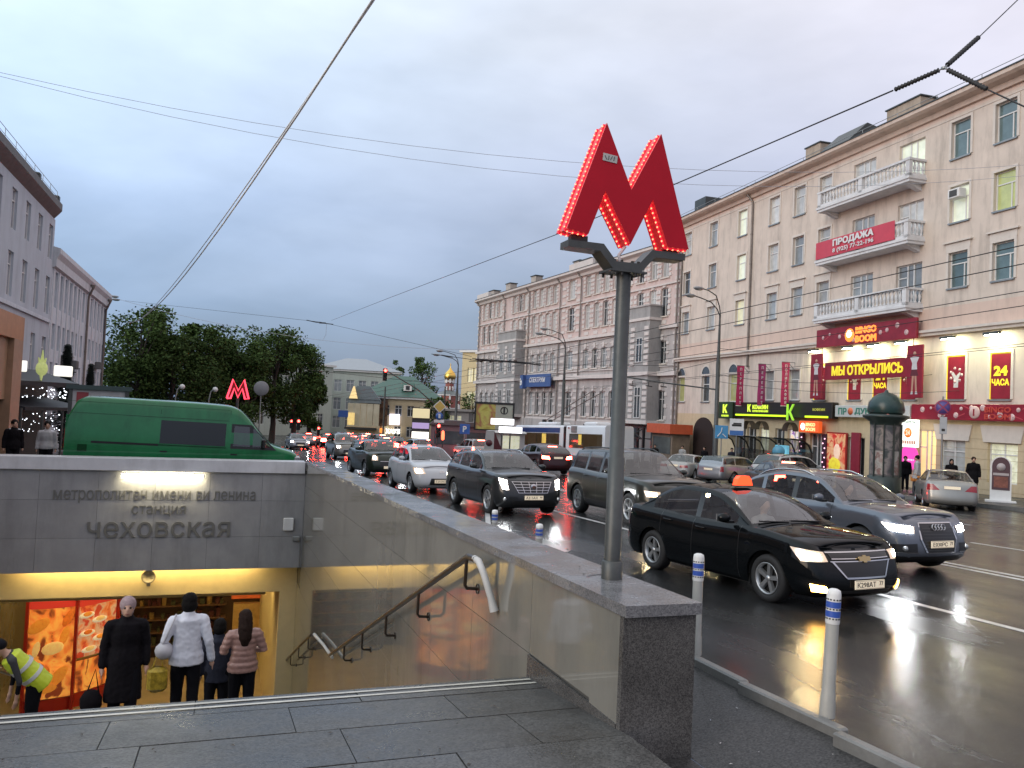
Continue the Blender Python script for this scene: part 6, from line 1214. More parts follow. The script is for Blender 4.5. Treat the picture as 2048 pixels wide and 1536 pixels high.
car('far_silver_car', 'farthest oncoming silver car with dazzling headlights near the van bonnet', HAT, (6.3, 75), (.05, -1), SIL, lights='headw')
car('dark_red_suv', 'dark red suv seen from behind with wide brake lights in front of the trolleybus', INF, (16.9, 42.2), (-.05, 1), BURG, lights='brake')
car('white_suv', 'white suv with glowing brake lights beside the tilted white red board', SUV, (17.6, 57.5), (-.05, 1), OFFW, lights='brake')
car('black_sedan', 'black sedan braking ahead of the white suv beside the kerb lane', SED, (18.8, 66.5), (-.06, 1), BLK, lights='brake')
G2 = 'queue of braking cars at the far crossing'
for k, (x, y, S_, pm_, lab) in enumerate([(15.2, 66, HAT, SIL, 'silver hatchback braking in the middle of the far queue'), (17.0, 71.5, HAT, WHT, 'white hatchback braking at the right of the silver one in the far queue'), (14.2, 78, SUV, BLU, 'navy suv braking beyond the silver hatchback in the far queue'), (12.0, 84, SUV, DGRY, 'dark suv braking next to the sand suv in the far queue'), (16.6, 82, SED, BLK, 'black saloon at the head of the kerb lane queue'), (14.4, 89, SED, WINE, 'wine saloon near the front of the far queue'), (11.6, 94, HAT, DGRY, 'grey hatchback near the front of the far queue by the crossing'), (17.6, 90, HAT, SIL, 'small silver car far in the kerb lane queue'), (9.9, 101, SED, SAND, 'sand saloon beyond the park trees with small tail lights'), (20.4, 75, SED, BLU, 'navy saloon braking in the kerb lane beside the parking sign'), (13.3, 70.5, SED, DGRY, 'grey saloon braking on the centre side of the silver hatchback'), (11.2, 76, HAT, BURG, 'dark red hatchback braking alone in the centre lane'), (13.0, 97, SUV, SIL, 'silver suv far ahead at the signal'), (10.4, 88, SED, BLK, 'black saloon braking past the sand suv'), (15.8, 96, SUV, WHT, 'white suv far ahead in the kerb side lane'), (8.8, 93, HAT, SIL, 'small silver hatchback turning off beside the last park tree')]): car('queued_car', lab, S_, (x, y), (-.06, 1), pm_, lights='brake' if k % 4 else 'tail', group=G2, tls=1.45)
car('old_white_sedan', 'old white sedan parked nose in toward the stall, tail facing the street', OLD, (25.4, 40.2), (.80, .60), OFFW)
car('silver_wagon', 'old silver estate car parked nose in beside the old white sedan', WAG, (26.4, 37.2), (.93, .36), SIL)
car('dark_hatchback', 'dark sedan with a thin red brake light between the taxi lamp and the silver estate', SED, (21.6, 27.4), (.35, 1), DGRY, lights='brake')
car('parked_white_suv', 'white suv parked nose in by the round blue sign', SUV, (25.6, 31.4), (.98, .2), OFFW, glass=GLD)
car('silver_sedan', 'silver sedan parked at an angle by the advertising column, tail facing us', SLV, (26.1, 23.4), (.66, .75), paint('silver_beige', (.30, .295, .28), .5, .3))

# --- green van behind the portal
GRN2 = mat('paint_van_green', (.012, .165, .055), .32, var=.18, scale=1.5, coat=.8, spec=.2, stain=.35); GRN3 = paint('van_green_dark', (.004, .05, .016), 0, .35)
def van():
    vx, vy = -1.1, 27.4; zg = gz(vx, vy)-.12; g = root('green_van', 'bright green panel van behind the white portal coping', 'van', (vx, vy, zg), 0); g.rotation_euler = (0, .022, .0)
    L0, L1 = -3.3, 3.5; W2 = 1.0; prof = [(L0, .45), (L0, 1.2), (L0+.06, 1.9), (L0+.22, 2.42), (L0+.5, 2.55), (0, 2.56), (1.1, 2.53), (1.45, 2.44), (1.65, 2.28), (2.45, 1.42), (2.6, 1.34), (3.2, 1.16), (3.42, .98), (3.5, .7), (3.46, .4)]
    b = MB(); P = []
    ins = lambda z: .0 if z < 1.25 else .16*((z-1.25)/1.3)**1.3
    for s_ in (-1, 1):
        for off, shr in ((0, 1),): pass
    # side skin as columns between sill and roof profile
    top = pch([(p[0]+.0001*i, p[1]) for i, p in enumerate(prof[3:14])]); cols = lin(L0, L1-.03, 60)
    def tz(x): return {True: .45+(x-L0)/.22*1.97}.get(x < L0+.0, top(x) if x > L0+.22 else 1.9+(x-L0)/.22*.52)
    for s_ in (-1, 1):
        P = []
        for x in cols:
            z1 = tz(x); nose = max(0, (x-2.6)/.9)**2*.25; r_ = []
            zb = .4
            for xw in (-1.95, 2.3):
                if abs(x-xw) < .4: zb = max(zb, .34+sqrt(.16-(x-xw)**2))
            for k in range(13): z = zb+(z1-.06-zb)*k/12; r_.append((x, s_*(W2-ins(z)-nose), z))
            r_.append((x, s_*(W2-ins(z1)-nose-.03), z1-.015)); r_.append((x, s_*(W2-ins(z1)-nose-.10), z1)); P.append(r_)
        b.grid(P, GRN2)
    P = [[(x, s_*(W2-ins(tz(x))-max(0, (x-2.6)/.9)**2*.25-.10), tz(x)+(.03 if abs(s_) < .9 else 0)) for s_ in (-1, -.6, 0, .6, 1)] for x in cols]; b.grid(P, GRN2); b.bb(L0-.01, L0+.03, -.97, .97, .45, 2.0, GRN2); b.build('body', g)
    b = MB(); y = -W2
    def side(n, x0, x1, z0, z1, m, o=.012, sk=0, sk2=0):
        bb_ = MB(); V = []
        for (x, z) in ((x0+sk2, z0), (x1, z0), (x1-sk, z1), (x0, z1)): V.append((x, -(W2-ins(z)+o), z))
        bb_.add(V, [(0, 1, 2, 3)], m); return bb_.build(n, g)
    side('window', -.75, 1.12, 1.28, 1.98, glassmat('van_glass', (.03, .034, .042), .12, .05, .02)); side('door_frame', 1.28, 2.66, 1.22, 1.98, GRL, sk=.80, o=.007); side('window', 1.36, 1.86, 1.30, 1.92, GLS, sk=.05); side('window', 1.93, 2.46, 1.30, 1.88, GLS, sk=.50)
    for (x0, x1, z0, z1) in ((L0+.1, 1.2, 2.06, 2.072), (-.78, -.768, .8, 2.3), (1.22, 1.232, .8, 2.4), (-2.6, -.78, 1.20, 1.26), (1.9, 1.925, .8, 1.95)): side('panel_seam', x0, x1, z0, z1, GRL if z1-z0 < .08 and z1 < 1.5 else GRN3, .009)
    for (x0, x1, z0, z1, m_) in ((-.72, -.52, 1.02, 1.06, GRL), (1.3, 1.5, 1.02, 1.06, GRL), (L0+.02, 3.2, .62, .78, GRL), (L0+.02, 1.2, 2.40, 2.408, GRN3), (-2.95, -2.7, .95, 1.15, GRN3), (-.79, 1.15, 1.22, 1.245, GRN3)): side('trim', x0, x1, z0, z1, m_, .012)
    b = MB(); P = []
    for x in lin(1.66, 2.5, 6): z = tz(x)+.025; P.append([(x+.015, s_*(W2-ins(z)-.16), z+(.02 if abs(s_) < .9 else 0)) for s_ in (-1, -.6, 0, .6, 1)])
    b.grid(P, GLS); b.build('windshield', g)
    for s_ in (-1, 1):
        b = MB(); b.cbox((2.25, s_*1.17, 1.42), (.12, .2, .32), GRL, .04); b.bb(2.2, 2.3, s_*.98, s_*1.1, 1.35, 1.4, GRL); b.build('mirror', g)
        b = MB(); b.cbox((3.3, s_*.72, .95), (.25, .3, .25), LENS, .05); b.build('headlight', g)
        b = MB(); b.cbox((L0, s_*.9, 1.3), (.06, .12, .6), TOFF, .02); b.build('taillight', g)
        for xw in (-1.95, 2.3): t, r = wheel_mesh(.34, .22, 6); w = ob('wheel', None, g, (xw, s_*.88, .34), 0 if s_ > 0 else pi); ob('tyre', t, w); ob('rim', r, w)
    b = MB(); b.bb(L0+.2, 3.3, -.8, .8, .3, 1.0, UNDER); b.bb(-.9, 1.1, -.75, .75, 1.0, 1.9, UNDER); b.build('underbody', g)
    b = MB(); b.bb(3.35, 3.56, -.85, .85, .3, .62, GRL); b.build('bumper', g)
    b = MB(); b.cbox((1.6, -.45, 1.35), (.16, .5, .8), SEAT, .06); b.cbox((1.6, .45, 1.35), (.16, .5, .8), SEAT, .06); b.bb(2.0, 2.5, -.8, .8, 1.0, 1.3, SEAT); b.build('interior', g)
van()
# --- trolleybus
def bus():
    p0, p1 = Vector((25.2, 69.5)), Vector((26.3, 53.0)); d = (p0-p1).normalized(); c = (p0+p1)/2; n = Vector((d.y, -d.x)); c2 = c+n*1.25
    g = root('trolleybus', 'white and blue articulated trolleybus with raised trolley poles at the far kerb', 'trolleybus', (c2.x, c2.y, gz(c2.x, c2.y)-.12), atan2(d.y, d.x)); g.rotation_euler = (0, .03, atan2(d.y, d.x))
    BW = paint('bus_white', (.68, .69, .71)); BB = paint('bus_blue', (.03, .07, .22))
    def bodybox(n, x0, x1, rf):
        b = MB(); S_ = [(0.35, 1.25), (2.95, 1.22), (3.08, 1.15), (3.13, .9)]
        def ring(x, k): return [(x, -y*k, z) for z, y in S_]+[(x, y*k, z) for z, y in S_[::-1]]
        xs = [x0, x1-.5, x1-.2, x1-.05, x1] if rf else [x0, x1]; ks = [1, 1, .97, .9, .8] if rf else [1, 1]
        P = [ring(x, k) for x, k in zip(xs, ks)]; b.grid(P, BW); b.add(P[0], [tuple(range(8))], BW); b.add(P[-1], [tuple(range(8))], BW); return b.build(n, g)
    bodybox('front_section', -1.6, 8.3, True); bodybox('rear_section', -8.3, -2.1, False)
    b = MB()
    for k in range(6): x = -2.1+k*.09; b.bb(x, x+.05, -1.18, 1.18, .5, 3.0, GRL)
    b.build('bellows', g)
    BWIN = mat('bus_window', (.03, .025, .02), .05, spec=.8, var=.6, scale=.8, emit=(.55, .33, .08), estr=.05)
    for (x0, x1) in ((-.9, 7.7), (-7.9, -2.7)):
        for s_ in (1, -1): b = MB(); b.bb(x0, x1, s_*1.235, s_*1.262, 1.35, 2.45, BWIN); b.build('window', g)
    GLW = mat('bus_glow', (.6, .45, .1), .4, emit=(.9, .62, .12), estr=.5, var=.5, scale=2)
    for (x, w_) in ((6.4, .9), (1.9, .8), (-4.5, .5)): b = MB(); b.bb(x-w_/2, x+w_/2, 1.263, 1.268, 1.6, 2.4, GLW); b.build('lit_poster', g)
    b = MB()
    for x in (-.9, 1.2, 3.3, 5.4): b.bb(x, x+.06, 1.262, 1.272, 1.35, 2.45, GRL)
    b.build('window_post', g)
    b = MB(); b.bb(-1.0, 8.1, 1.22, 1.24, 2.5, 2.9, BB); b.build('blue_band', g)
    b = MB(); b.bb(-1.6, 8.0, 1.245, 1.262, .35, .75, mat('bus_skirt', (.16, .16, .17), .5)); b.bb(-8.2, -2.1, 1.245, 1.262, .35, .75, MATS['bus_skirt']); b.build('skirt', g)
    b = MB(); b.bb(8.2, 8.32, -1.0, 1.0, 1.2, 2.6, GLD); b.build('windshield', g)
    b = MB(); b.cbox((2.5, 0, 3.25), (3.5, 1.5, .3), BW, .1); b.build('roof_unit', g); b = MB(); b.cbox((-5, 0, 3.25), (2.0, 1.4, .3), BW, .1); b.build('roof_unit', g); b = MB(); b.bb(-3.9, -3.0, 1.2, 1.27, 2.55, 3.05, mat('vent_grey', (.2, .2, .2), .5)); b.build('vent', g); b = MB(); b.bb(-2.45, -2.7, 1.26, 1.27, 2.85, 2.95, TOFF); b.build('marker_light', g)
    for s_ in (-.3, .3): b = MB(); b.tube([(3.8, s_, 3.5), (-2.5, s_*1.4, 5.2), (-4.5, s_*1.6, 5.7)], .035, mat('pole_brown', (.12, .08, .06), .5), 6); b.cbox((3.9, s_, 3.5), (.5, .2, .3), GRL, .03); b.build('trolley_pole', g)
    for x in (5.9, -.2, -6):
        for s_ in (1, -1): t, r = wheel_mesh(.48, .28, 6); w = ob('wheel', None, g, (x, s_*1.1, .48), 0 if s_ > 0 else pi); ob('tyre', t, w); ob('rim', r, w)
bus()
# ------------------------------------------------------------------ metro sign on its pole
MRED = mat('metro_red', (.47, .008, .024), .6, var=.08, scale=4, spec=.2); MSIDE_GLOW = mat('metro_side_glow', (.55, .02, .03), .3, var=.05, emit=(1, .03, .05), estr=.22)  # bulb light on the letter sides is put into their red as a glow
ms = root('metro_sign', 'big red metro letter edged with glowing bulbs on a grey steel pole', 'sign', (2.73, 5.3, gz(2.7, 5.3)+.75))
z0 = ms.location.z
b = MB(); b.lathe([(.062, .0), (.062, .9), (.054, .905), (.054, 2.86-z0)], (0, 0, 0), STEEL, 18); b.lathe([(.078, .01), (.078, .14), (.066, .15)], (0, 0, 0), STEEL, 18); b.build('pole', ms)
b = MB(); b.lathe([(.16, .003), (.185, .006), (.185, .012), (.16, .012)], (0, 0, 0), mat('base_ring', (.05, .05, .052), .35), 28); b.build('base_ring', ms)
b = MB(); C0 = 2.86-z0
pl = [(-.49, .155), (-.49, .105), (-.235, .10), (-.125, -.02), (.105, -.02), (.215, .10), (.47, .105), (.47, .155), (.19, .155), (.085, .04), (-.105, .04), (-.21, .155)]
b.prism([(p[0], p[1]+C0) for p in pl], 'Y', -.075, .075, STEEL); b.bb(-.16, .14, -.1, .1, C0-.035, C0-.021, STEEL); b.build('bracket', ms)
b = MB()
for x in (-.13, .11, -.06, .05):
    for y in (-.085, .085): b.lathe([(.011, C0-.06), (.011, C0-.036)], (x, y, 0), BLACK, 8); b.lathe([(.011, C0+.041), (.011, C0+.058)], (x*.8, y*.6, 0), BLACK, 8)
b.tube([(-.03, 0, C0+.04), (-.05, .0, C0+.1), (.0, 0, C0+.17)], .012, WHITE, 6); b.bb(-.45, -.32, -.03, .03, C0+.156, C0+.205, BLACK); b.bb(.33, .43, -.03, .03, C0+.156, C0+.185, BLACK); stuff(b.build('bolt', ms))
MO = [(-.52, 3.085), (-.24, 3.89), (-.02, 3.43), (.21, 3.88), (.48, 3.045), (.30, 3.045), (.16, 3.38), (-.01, 3.03), (-.23, 3.39), (-.35, 3.065)]
MO = [(x, z-z0) for x, z in MO]
b = MB(); b.prism(MO, 'Y', -.105, .095, MRED, MSIDE_GLOW); b.build('letter', ms)
b = MB(); BULB = glow('bulb_glow', (1, .17, .085), 6); BULB_HALO = mat('bulb_halo', (.5, .02, .04), .3, emit=(1, .02, .05), estr=.9, var=0)
n = len(MO); cx_ = sum(p[0] for p in MO)/n
for i in range(n):
    p, q = Vector((MO[i][0], 0, MO[i][1])), Vector((MO[(i+1) % n][0], 0, MO[(i+1) % n][1])); L_ = (q-p).length; nr = Vector((-(q-p).z, 0, (q-p).x)).normalized()
    m_ = max(2, int(L_/.036))
    for k in range(m_):
        c = p+(q-p)*(k+.5)/m_+nr*.006
        for y in (-.06, .05): b.ball((c.x, y, c.z), .009, BULB, 6)
    for y in (-.06, .05): b.tube([(p.x+nr.x*.003, y, p.z+nr.z*.003), (q.x+nr.x*.003, y, q.z+nr.z*.003)], .008, BULB_HALO, 6)  # glowing red tubes added as the halo around the bulbs
stuff(b.build('light_bulb', ms))
b = MB(); b.box((-.205, -.108, 3.635-z0), (.115, .003, .055), mat('sticker_white', (.5, .5, .48), .5), 0, Matrix.Rotation(.08, 3, 'Y')); b.build('sticker', ms); 
b = MB()
for k in range(4): b.box((-.24+k*.022, -.1105, 3.635-z0), (.006, .002, .032), mat('sticker_mark', (.12, .12, .12), .5), 0, Matrix.Rotation((-.5, .1, .5, .2)[k], 3, 'Y'))
b.build('sticker_mark', ms)
# far metro letter
fm = root('metro_sign', 'small far neon red metro letter in front of the dark park trees', 'sign', (.55, 42.3, gz(0, 42)))
b = MB(); b.tube([(0, 0, 0), (0, 0, 3.15)], .07, STEEL, 8); b.build('pole', fm)
P = [(-.52, 3.1), (-.26, 4.05), (-.0, 3.5), (.26, 4.05), (.52, 3.1), (.34, 3.1), (.19, 3.6), (0, 3.15), (-.19, 3.6), (-.34, 3.1), (-.52, 3.1)]
b = MB(); b.prism(P[:-1], 'Y', 0, .14, mat('far_letter_dark', (.12, .02, .02), .5)); b.build('letter', fm); b = MB(); b.tube([(p[0], -.06, p[1]) for p in P], .055, glow('neon_red', (1, .05, .09), 3.2), 6); b.build('neon_tube', fm)
s = root('round_road_sign', 'grey back of a round road sign on a thin post beside the far metro letter', 'road sign', (1.55, 39.8, gz(1.5, 40)))
b = MB(); b.tube([(0, 0, 0), (0, 0, 3.9)], .03, GALV, 6); b.build('post', s); b = MB(); b.lathe([(0, -.02), (.33, -.02), (.35, 0), (.33, .02), (0, .02)], (0, -.06, 3.58), mat('sign_back', (.25, .25, .26), .5, var=.15), 20, 'Y'); b.build('disc', s)

# ------------------------------------------------------------------ bollards along the kerb
BOLW = mat('bollard_white', (.38, .38, .355), .4, var=.12, scale=6, stain=.25); BOLB = mat('bollard_blue', (.04, .10, .42), .3, var=.05)
def bollard():
    g = root('bollard', '', 'bollard', (0, 0, 0), 0, 'white flexible bollards on the kerb')
    b = MB(); b.lathe([(.05, 0), (.047, .14), (.042, .16), (.041, .62)], (0, 0, 0), BOLW, 16); b.build('post', g)
    b = MB(); b.lathe([(.043, .60), (.045, .61), (.045, .79), (.04, .815), (.02, .825), (0, .826)], (0, 0, 0), WHITE, 16); b.build('cap', g)
    b = MB()
    for z in (.645, .705): b.lathe([(.0462, z), (.0462, z+.04)], (0, 0, 0), BOLB, 16)
    b.build('blue_band', g); b = MB()
    for z in (.635, .697, .758):
        for k in range(14): a = 2*pi*k/14; b.box((.0455*cos(a), .0455*sin(a), z), (.004, .011, .009), BLACK, a)
    stuff(b.build('reflector_mark', g)); return g
bo = bollard()
for k, (x, y, lab, tl) in enumerate([(3.79, 4.25, 'nearest white bollard with blue bands, standing clear of the wall end', .035), (3.76, 5.75, 'white bollard with blue bands just behind the wall end slab', .05), (3.78, 9.35, 'blue banded bollard top against bright reflections left of the metro pole', .0), (3.78, 11.1, 'blue banded bollard top peeking over the coping under the tall headlights', .0)]):
    o = bo if k == 0 else dup(bo); o['label'] = lab; o.location = (x, y, gz(x, y)+.045); o.rotation_euler = (0, tl, k); o.scale = (1, 1, 1 if k < 2 else .8)

# ------------------------------------------------------------------ street lamps
def lamp2(label, x, y, h, arm, rz, name='street_lamp', lit=0):
    g = root(name, label, 'street lamp', (x, y, gz(x, y)), rz, 'twin arm street lamps'); b = MB(); b.lathe([(.16, 0), (.16, h*.28), (.13, h*.285), (.13, h*.62), (.10, h*.66), (.07, h*.80), (.06, h*.86)], (0, 0, 0), STEEL, 12); b.build('pole', g)
    for k, (dy, dz) in enumerate(((-.35, .1), (.35, -.25))):
        b = MB(); z = h*.86; b.tube([(0, 0, z-.3), (0, dy*.1, z+.3), (-.15, dy*.3, z+.75+dz*.3), (-.55, dy*.6, h-.22+dz), (-arm+.5, dy, h+dz-.02), (-arm, dy, h+dz+.05)], .035, STEEL, 6); b.build('arm', g)
        b = MB(); P = [(0, .0), (.3, -.02), (.55, .0), (.75, .07), (.8, .12)]; b.ball((-arm-.3, dy, h+dz+.04), .42, mat('lamp_head_grey', (.28, .29, .30), .35, metal=.3), 10, (1, .36, .26)); b.ball((-arm-.32, dy, h+dz-.0), .34, LENS, 10, (1, .36, .3)); b.build('lamp_head', g)
    return g
lamp2('twin arm street lamp in front of the beige building near the cafe fascia', 27.8, 41.2, 10.95, 1.75, .15); lamp2('twin arm street lamp in front of the pink building by the blue banner', 26.2, 60.8, 10.6, 2.1, .2); lamp2('twin arm street lamp against the sky, beyond the pink building corner', 21.7, 77.2, 9.9, 2.0, .2)
lamp2('twin arm street lamp reaching from behind the pale building on the left', -12.3, 83, 13.4, 1.7, pi+.3)
for (x, y, lab) in ((-3.4, 62, 'pale curled park lamp before the trees behind the van roof'), (-1.2, 64, 'thin park lamp with a tiny pale globe before the trees')):
    g = root('park_lamp', lab, 'street lamp', (x, y, gz(x, y)), 0, 'park lamps'); b = MB(); b.tube([(0, 0, 0), (0, 0, 3.6), (.1, 0, 4.2), (.35, 0, 4.5)], .05, GALV, 6); b.build('pole', g); b = MB(); b.ball((.4, 0, 4.4), .2, WHITE, 8); b.build('globe', g)

# ------------------------------------------------------------------ traffic lights and road signs
TRED = glow('signal_red_glow', (1, .04, .03), 26); SGB = mat('signal_black', (.015, .015, .015), .5)
def signal(g, x, y, z, s=1.0, on=True, rz=0, two=False):
    b = MB(); b.cbox((x, y, z-.32*s), (.32*s, .22*s, 1.0*s), SGB, .03); 
    for k in range(3): b.lathe([(.13*s, -.24*s), (.13*s, -.11*s)], (x, y, z-.32*s*k), SGB, 10, 'Y')
    b.build('housing', g); b = MB(); b.lathe([(0, -.13*s), (.115*s, -.12*s)], (x, y, z), TRED if on else LENS, 14, 'Y'); b.build('red_lens', g); b = MB()
    for k in (1, 2): b.lathe([(0, -.125*s), (.11*s, -.118*s)], (x, y, z-.32*s*k), mat('dark_lens', (.03, .03, .02), .2), 12, 'Y')
    b.build('dark_lens', g)
g = root('overhead_traffic_light', 'glowing red traffic light on a long mast arm over the crossing', 'traffic light', (20.5, 80, gz(20, 80)))
b = MB(); b.tube([(0, 0, 0), (0, 0, 5.0)], .12, STEEL, 8); b.tube([(0, 0, 4.6), (-2.2, .0, 6.3), (-5.7, .2, 8.15)], .06, STEEL, 6); b.build('mast', g); signal(g, -5.6, 0, 8.0, 1.25)
for k, (x, y, z, lab, n) in enumerate([(6.95, 82.5, 2.5, 'glowing red traffic light on a post below the last park tree', 2), (10.5, 97, 1.9, 'small red traffic light farther off right of the park tree one', 1), (15.6, 60.4, 2.45, 'bright red traffic light under the yellow diamond sign', 1)]):
    g = root('traffic_light', lab, 'traffic light', (x, y, gz(x, y)), 0, 'red traffic lights on posts'); b = MB(); b.tube([(0, .15, 0), (0, .15, z+.4)], .05, STEEL, 6); b.build('post', g); signal(g, 0, 0, z, 1.1)
    if n == 2: signal(g, -.7, .05, z-.03, .9)
    if k == 2:
        b = MB(); b.box((.05, 0, 3.95), (.62, .03, .62), mat('diamond_yellow', (.6, .42, .12), .5), 0, Matrix.Rotation(pi/4, 3, 'Y')); b.box((.05, .012, 3.95), (.74, .02, .74), WHITE, 0, Matrix.Rotation(pi/4, 3, 'Y')); b.build('diamond_sign', g)
        b = MB(); b.lathe([(0, -.02), (.3, -.02), (.3, .01)], (.05, 0, 3.2), mat('sign_blue', (.04, .12, .4), .4), 16, 'Y'); b.bb(-.03, .13, -.03, -.02, 3.05, 3.38, WHITE); b.build('blue_sign', g); b = MB(); b.cbox((.05, 0, 2.8), (.8, .03, .22), WHITE, .005); b.build('plate', g); b = MB(); b.tube([(.05, .1, 2.3), (.05, .1, 4.3)], .03, STEEL, 6); b.build('sign_post', g)
g = root('glowing_red_lantern', 'blurred bright red barrier lamp standing below the red traffic light', 'lamp', (15.45, 58.3, gz(15, 58)))
b = MB(); b.lathe([(.04, 0), (.04, 1.3)], (0, 0, 0), STEEL, 6); b.build('post', g); b = MB(); b.lathe([(.0, 1.35), (.11, 1.4), (.13, 1.7), (.1, 2.0), (0, 2.1)], (0, 0, 0), glow('lantern_red_glow', (1, .12, .05), 5), 10); b.build('lens', g)
SBLUE = mat('sign_blue', (.04, .12, .4), .4); 
def psign(name, label, x, y, zc, w, h, m, txt=None, rz=-.5, post=True, cat='road sign', shape='box'):
    z = gz(x, y); g = root(name, label, cat, (x, y, z), rz); b = MB()
    if shape == 'box': b.cbox((0, 0, zc-z), (w, .03, h), m, .008)
    else: b.lathe([(0, -.02), (w/2, -.02), (w/2, .01), (0, .01)], (0, 0, zc-z), m, 24, 'Y')
    b.build('plate', g)
    if post: b = MB(); b.tube([(0, .05, -.05), (0, .05, zc-z+h/2)], .035, GALV, 6); b.build('post', g)
    if txt: text(txt, g, (0, -.022, zc-z), h=h*.6, depth=.008, bold=.03, m=WHITE)
    return g
psign('parking_sign', 'blue parking sign with a white letter before the pink kiosks', 16.9, 57.5, .38, .75, .75, SBLUE, 'P', -.3)
g = psign('blue_road_sign', 'square blue road sign with a white arrow beside the lamp pole', 26.7, 39.0, 1.2, .72, .75, mat('sign_sky_blue', (.07, .27, .50), .4), None, -.55, True)
b = MB(); z_ = 1.2-g.location.z; b.tube([(-.22, -.03, z_-.26), (-.05, -.03, z_-.05), (.0, -.03, z_+.05), (.02, -.03, z_+.26)], .03, WHITE, 5); b.tube([(.05, -.03, z_-.1), (.25, -.03, z_-.28)], .025, WHITE, 5); b.build('arrow', g)
g = psign('bus_stop_sign', 'white and blue bus stop plate on a thin post in front of the cafe', 28.7, 40.4, 1.5, .82, 1.0, WHITE, None, -.6)
b = MB(); z_ = 1.5-g.location.z; b.bb(-.39, .39, -.022, -.016, z_-.48, z_-.2, mat('stop_blue', (.06, .16, .42), .4)); b.bb(-.28, .28, -.024, -.016, z_+.05, z_+.17, BLACK); b.prism([(-.28, .18), (-.1, .26), (.28, .26), (.28, .18)], 'Y', -.024, -.016, BLACK) if False else b.bb(-.2, .28, -.024, -.016, z_+.18, z_+.26, BLACK); b.build('bus_symbol', g)
NS = mat('nostop_blue', (.10, .07, .26), .4); g = psign('no_stopping_sign', 'round blue and red no stopping sign with small plate beneath', 27.0, 24.35, 2.75, .60, .9, NS, None, -.75, True, shape='disc')
b = MB(); z_ = 2.75-g.location.z; b.lathe([(.25, -.03), (.3, -.03), (.3, -.015)], (0, 0, z_), mat('nostop_red', (.28, .04, .10), .4), 24, 'Y'); b.box((0, -.026, z_), (.54, .006, .055), MATS['nostop_red'], 0, Matrix.Rotation(pi/4, 3, 'Y')); b.box((0, -.0265, z_), (.54, .006, .05), MATS['nostop_red'], 0, Matrix.Rotation(-pi/4, 3, 'Y')); b.build('red_cross', g)
b = MB(); b.cbox((.03, 0, z_-.72), (.26, .03, .68), mat('plate_grey', (.38, .40, .42), .4), .008); b.bb(-.03, .09, -.02, -.014, z_-.95, z_-.85, BLACK); b.build('plate', g)
psign('round_blue_sign', 'round light blue sign disc above the parked white suv', 28.7, 36.5, .3, .66, .9, mat('disc_sky_blue', (.10, .33, .48), .4), None, -.7, True, shape='disc')

# ------------------------------------------------------------------ advertising column with dome
g = root('advertising_column', 'dark green advertising column with domed cap and faded posters', 'advertising column', (29.3, 29.6, gz(29.3, 29.6)), -.75)
CG = mat('column_green', (.022, .035, .032), .35, var=.2); POST = picture('poster_mix', (.06, .07, .07), (.26, .23, .22), (.10, .09, .10), 1.6, 0, .5, 4); POST2 = picture('poster_mix_pale', (.32, .30, .28), (.42, .40, .38), (.22, .12, .11), 2.2, 0, .6, 7)
b = MB(); b.lathe([(.74, 0), (.74, .75), (.68, .78)], (0, 0, 0), CG, 24); b.build('base', g); b = MB(); b.lathe([(.66, .78), (.66, 3.15)], (0, 0, 0), mat('column_board', (.12, .12, .12), .5), 28); b.build('drum', g)
b = MB(); b.lathe([(.68, 3.15), (.7, 3.3), (1.0, 3.5), (1.02, 3.6), (.74, 3.66), (.7, 3.72)], (0, 0, 0), CG, 28); b.build('collar', g); b = MB(); b.lathe([(.78, 3.72), (.82, 3.85), (.76, 4.2), (.6, 4.45), (.35, 4.62), (.1, 4.7), (.06, 4.8), (0, 4.82)], (0, 0, 0), mat('dome_green', (.018, .045, .042), .28, var=.25), 28); b.build('dome', g)
for k in range(6):
    a = -2.6+k*.62; b = MB(); b.grid([[(.668*cos(a+t), .668*sin(a+t), z) for t in (-.27, -.14, 0, .14, .27)] for z in (.85, 1.95)], POST2 if k % 2 else POST); b.grid([[(.668*cos(a+t), .668*sin(a+t), z) for t in (-.27, -.14, 0, .14, .27)] for z in (2.0, 3.1)], POST); b.build('poster', g)
for k in range(6): a = -2.6+.31+k*.62; b = MB(); b.tube([(.72*cos(a), .72*sin(a), .75), (.72*cos(a), .72*sin(a), 3.2)], .035, CG, 6); b.build('rib', g)
b = MB(); b.ball((.78*cos(-1.5), .78*sin(-1.5), 3.58), .1, mat('crest_red', (.35, .12, .10), .4), 8); b.build('crest', g)

# ------------------------------------------------------------------ bus shelter, kiosks, boards
g = root('bus_shelter', 'curved glass bus shelter with dark arched ribs in front of the cafe', 'bus shelter', (32.6, 43.2, gz(32.6, 43)), -1.45)
for k in range(6):
    x = -3.4+k*1.35; b = MB(); b.tube([(x, .9, 0), (x, .9, 1.7), (x, .6, 2.2), (x, 0, 2.5), (x, -.9, 2.55)], .05, BLACK, 6); b.build('rib', g)
b = MB(); b.grid([[(x, y, z) for (y, z) in ((.9, 1.7), (.6, 2.22), (0, 2.52), (-.9, 2.58))] for x in (-3.5, 3.5)], glassmat('shelter_glass', (.06, .07, .07), .4, .05)); b.build('roof', g)
b = MB(); b.bb(-3.4, 3.4, .84, .87, .2, 1.7, MATS['shelter_glass']); b.build('glass_wall', g)
b = MB(); b.cbox((1.5, .3, 1.2), (1.0, .25, 1.8), mat('shelter_poster', (.15, .45, .6), .4, emit=(.2, .6, .8), estr=.6, var=.6, scale=2), .03); b.build('lit_poster', g)
b = MB(); b.bb(-2.5, 2, .4, .8, .42, .48, STEEL); b.build('bench', g)
KP = mat('kiosk_mauve', (.22, .13, .14), .5, var=.1); 
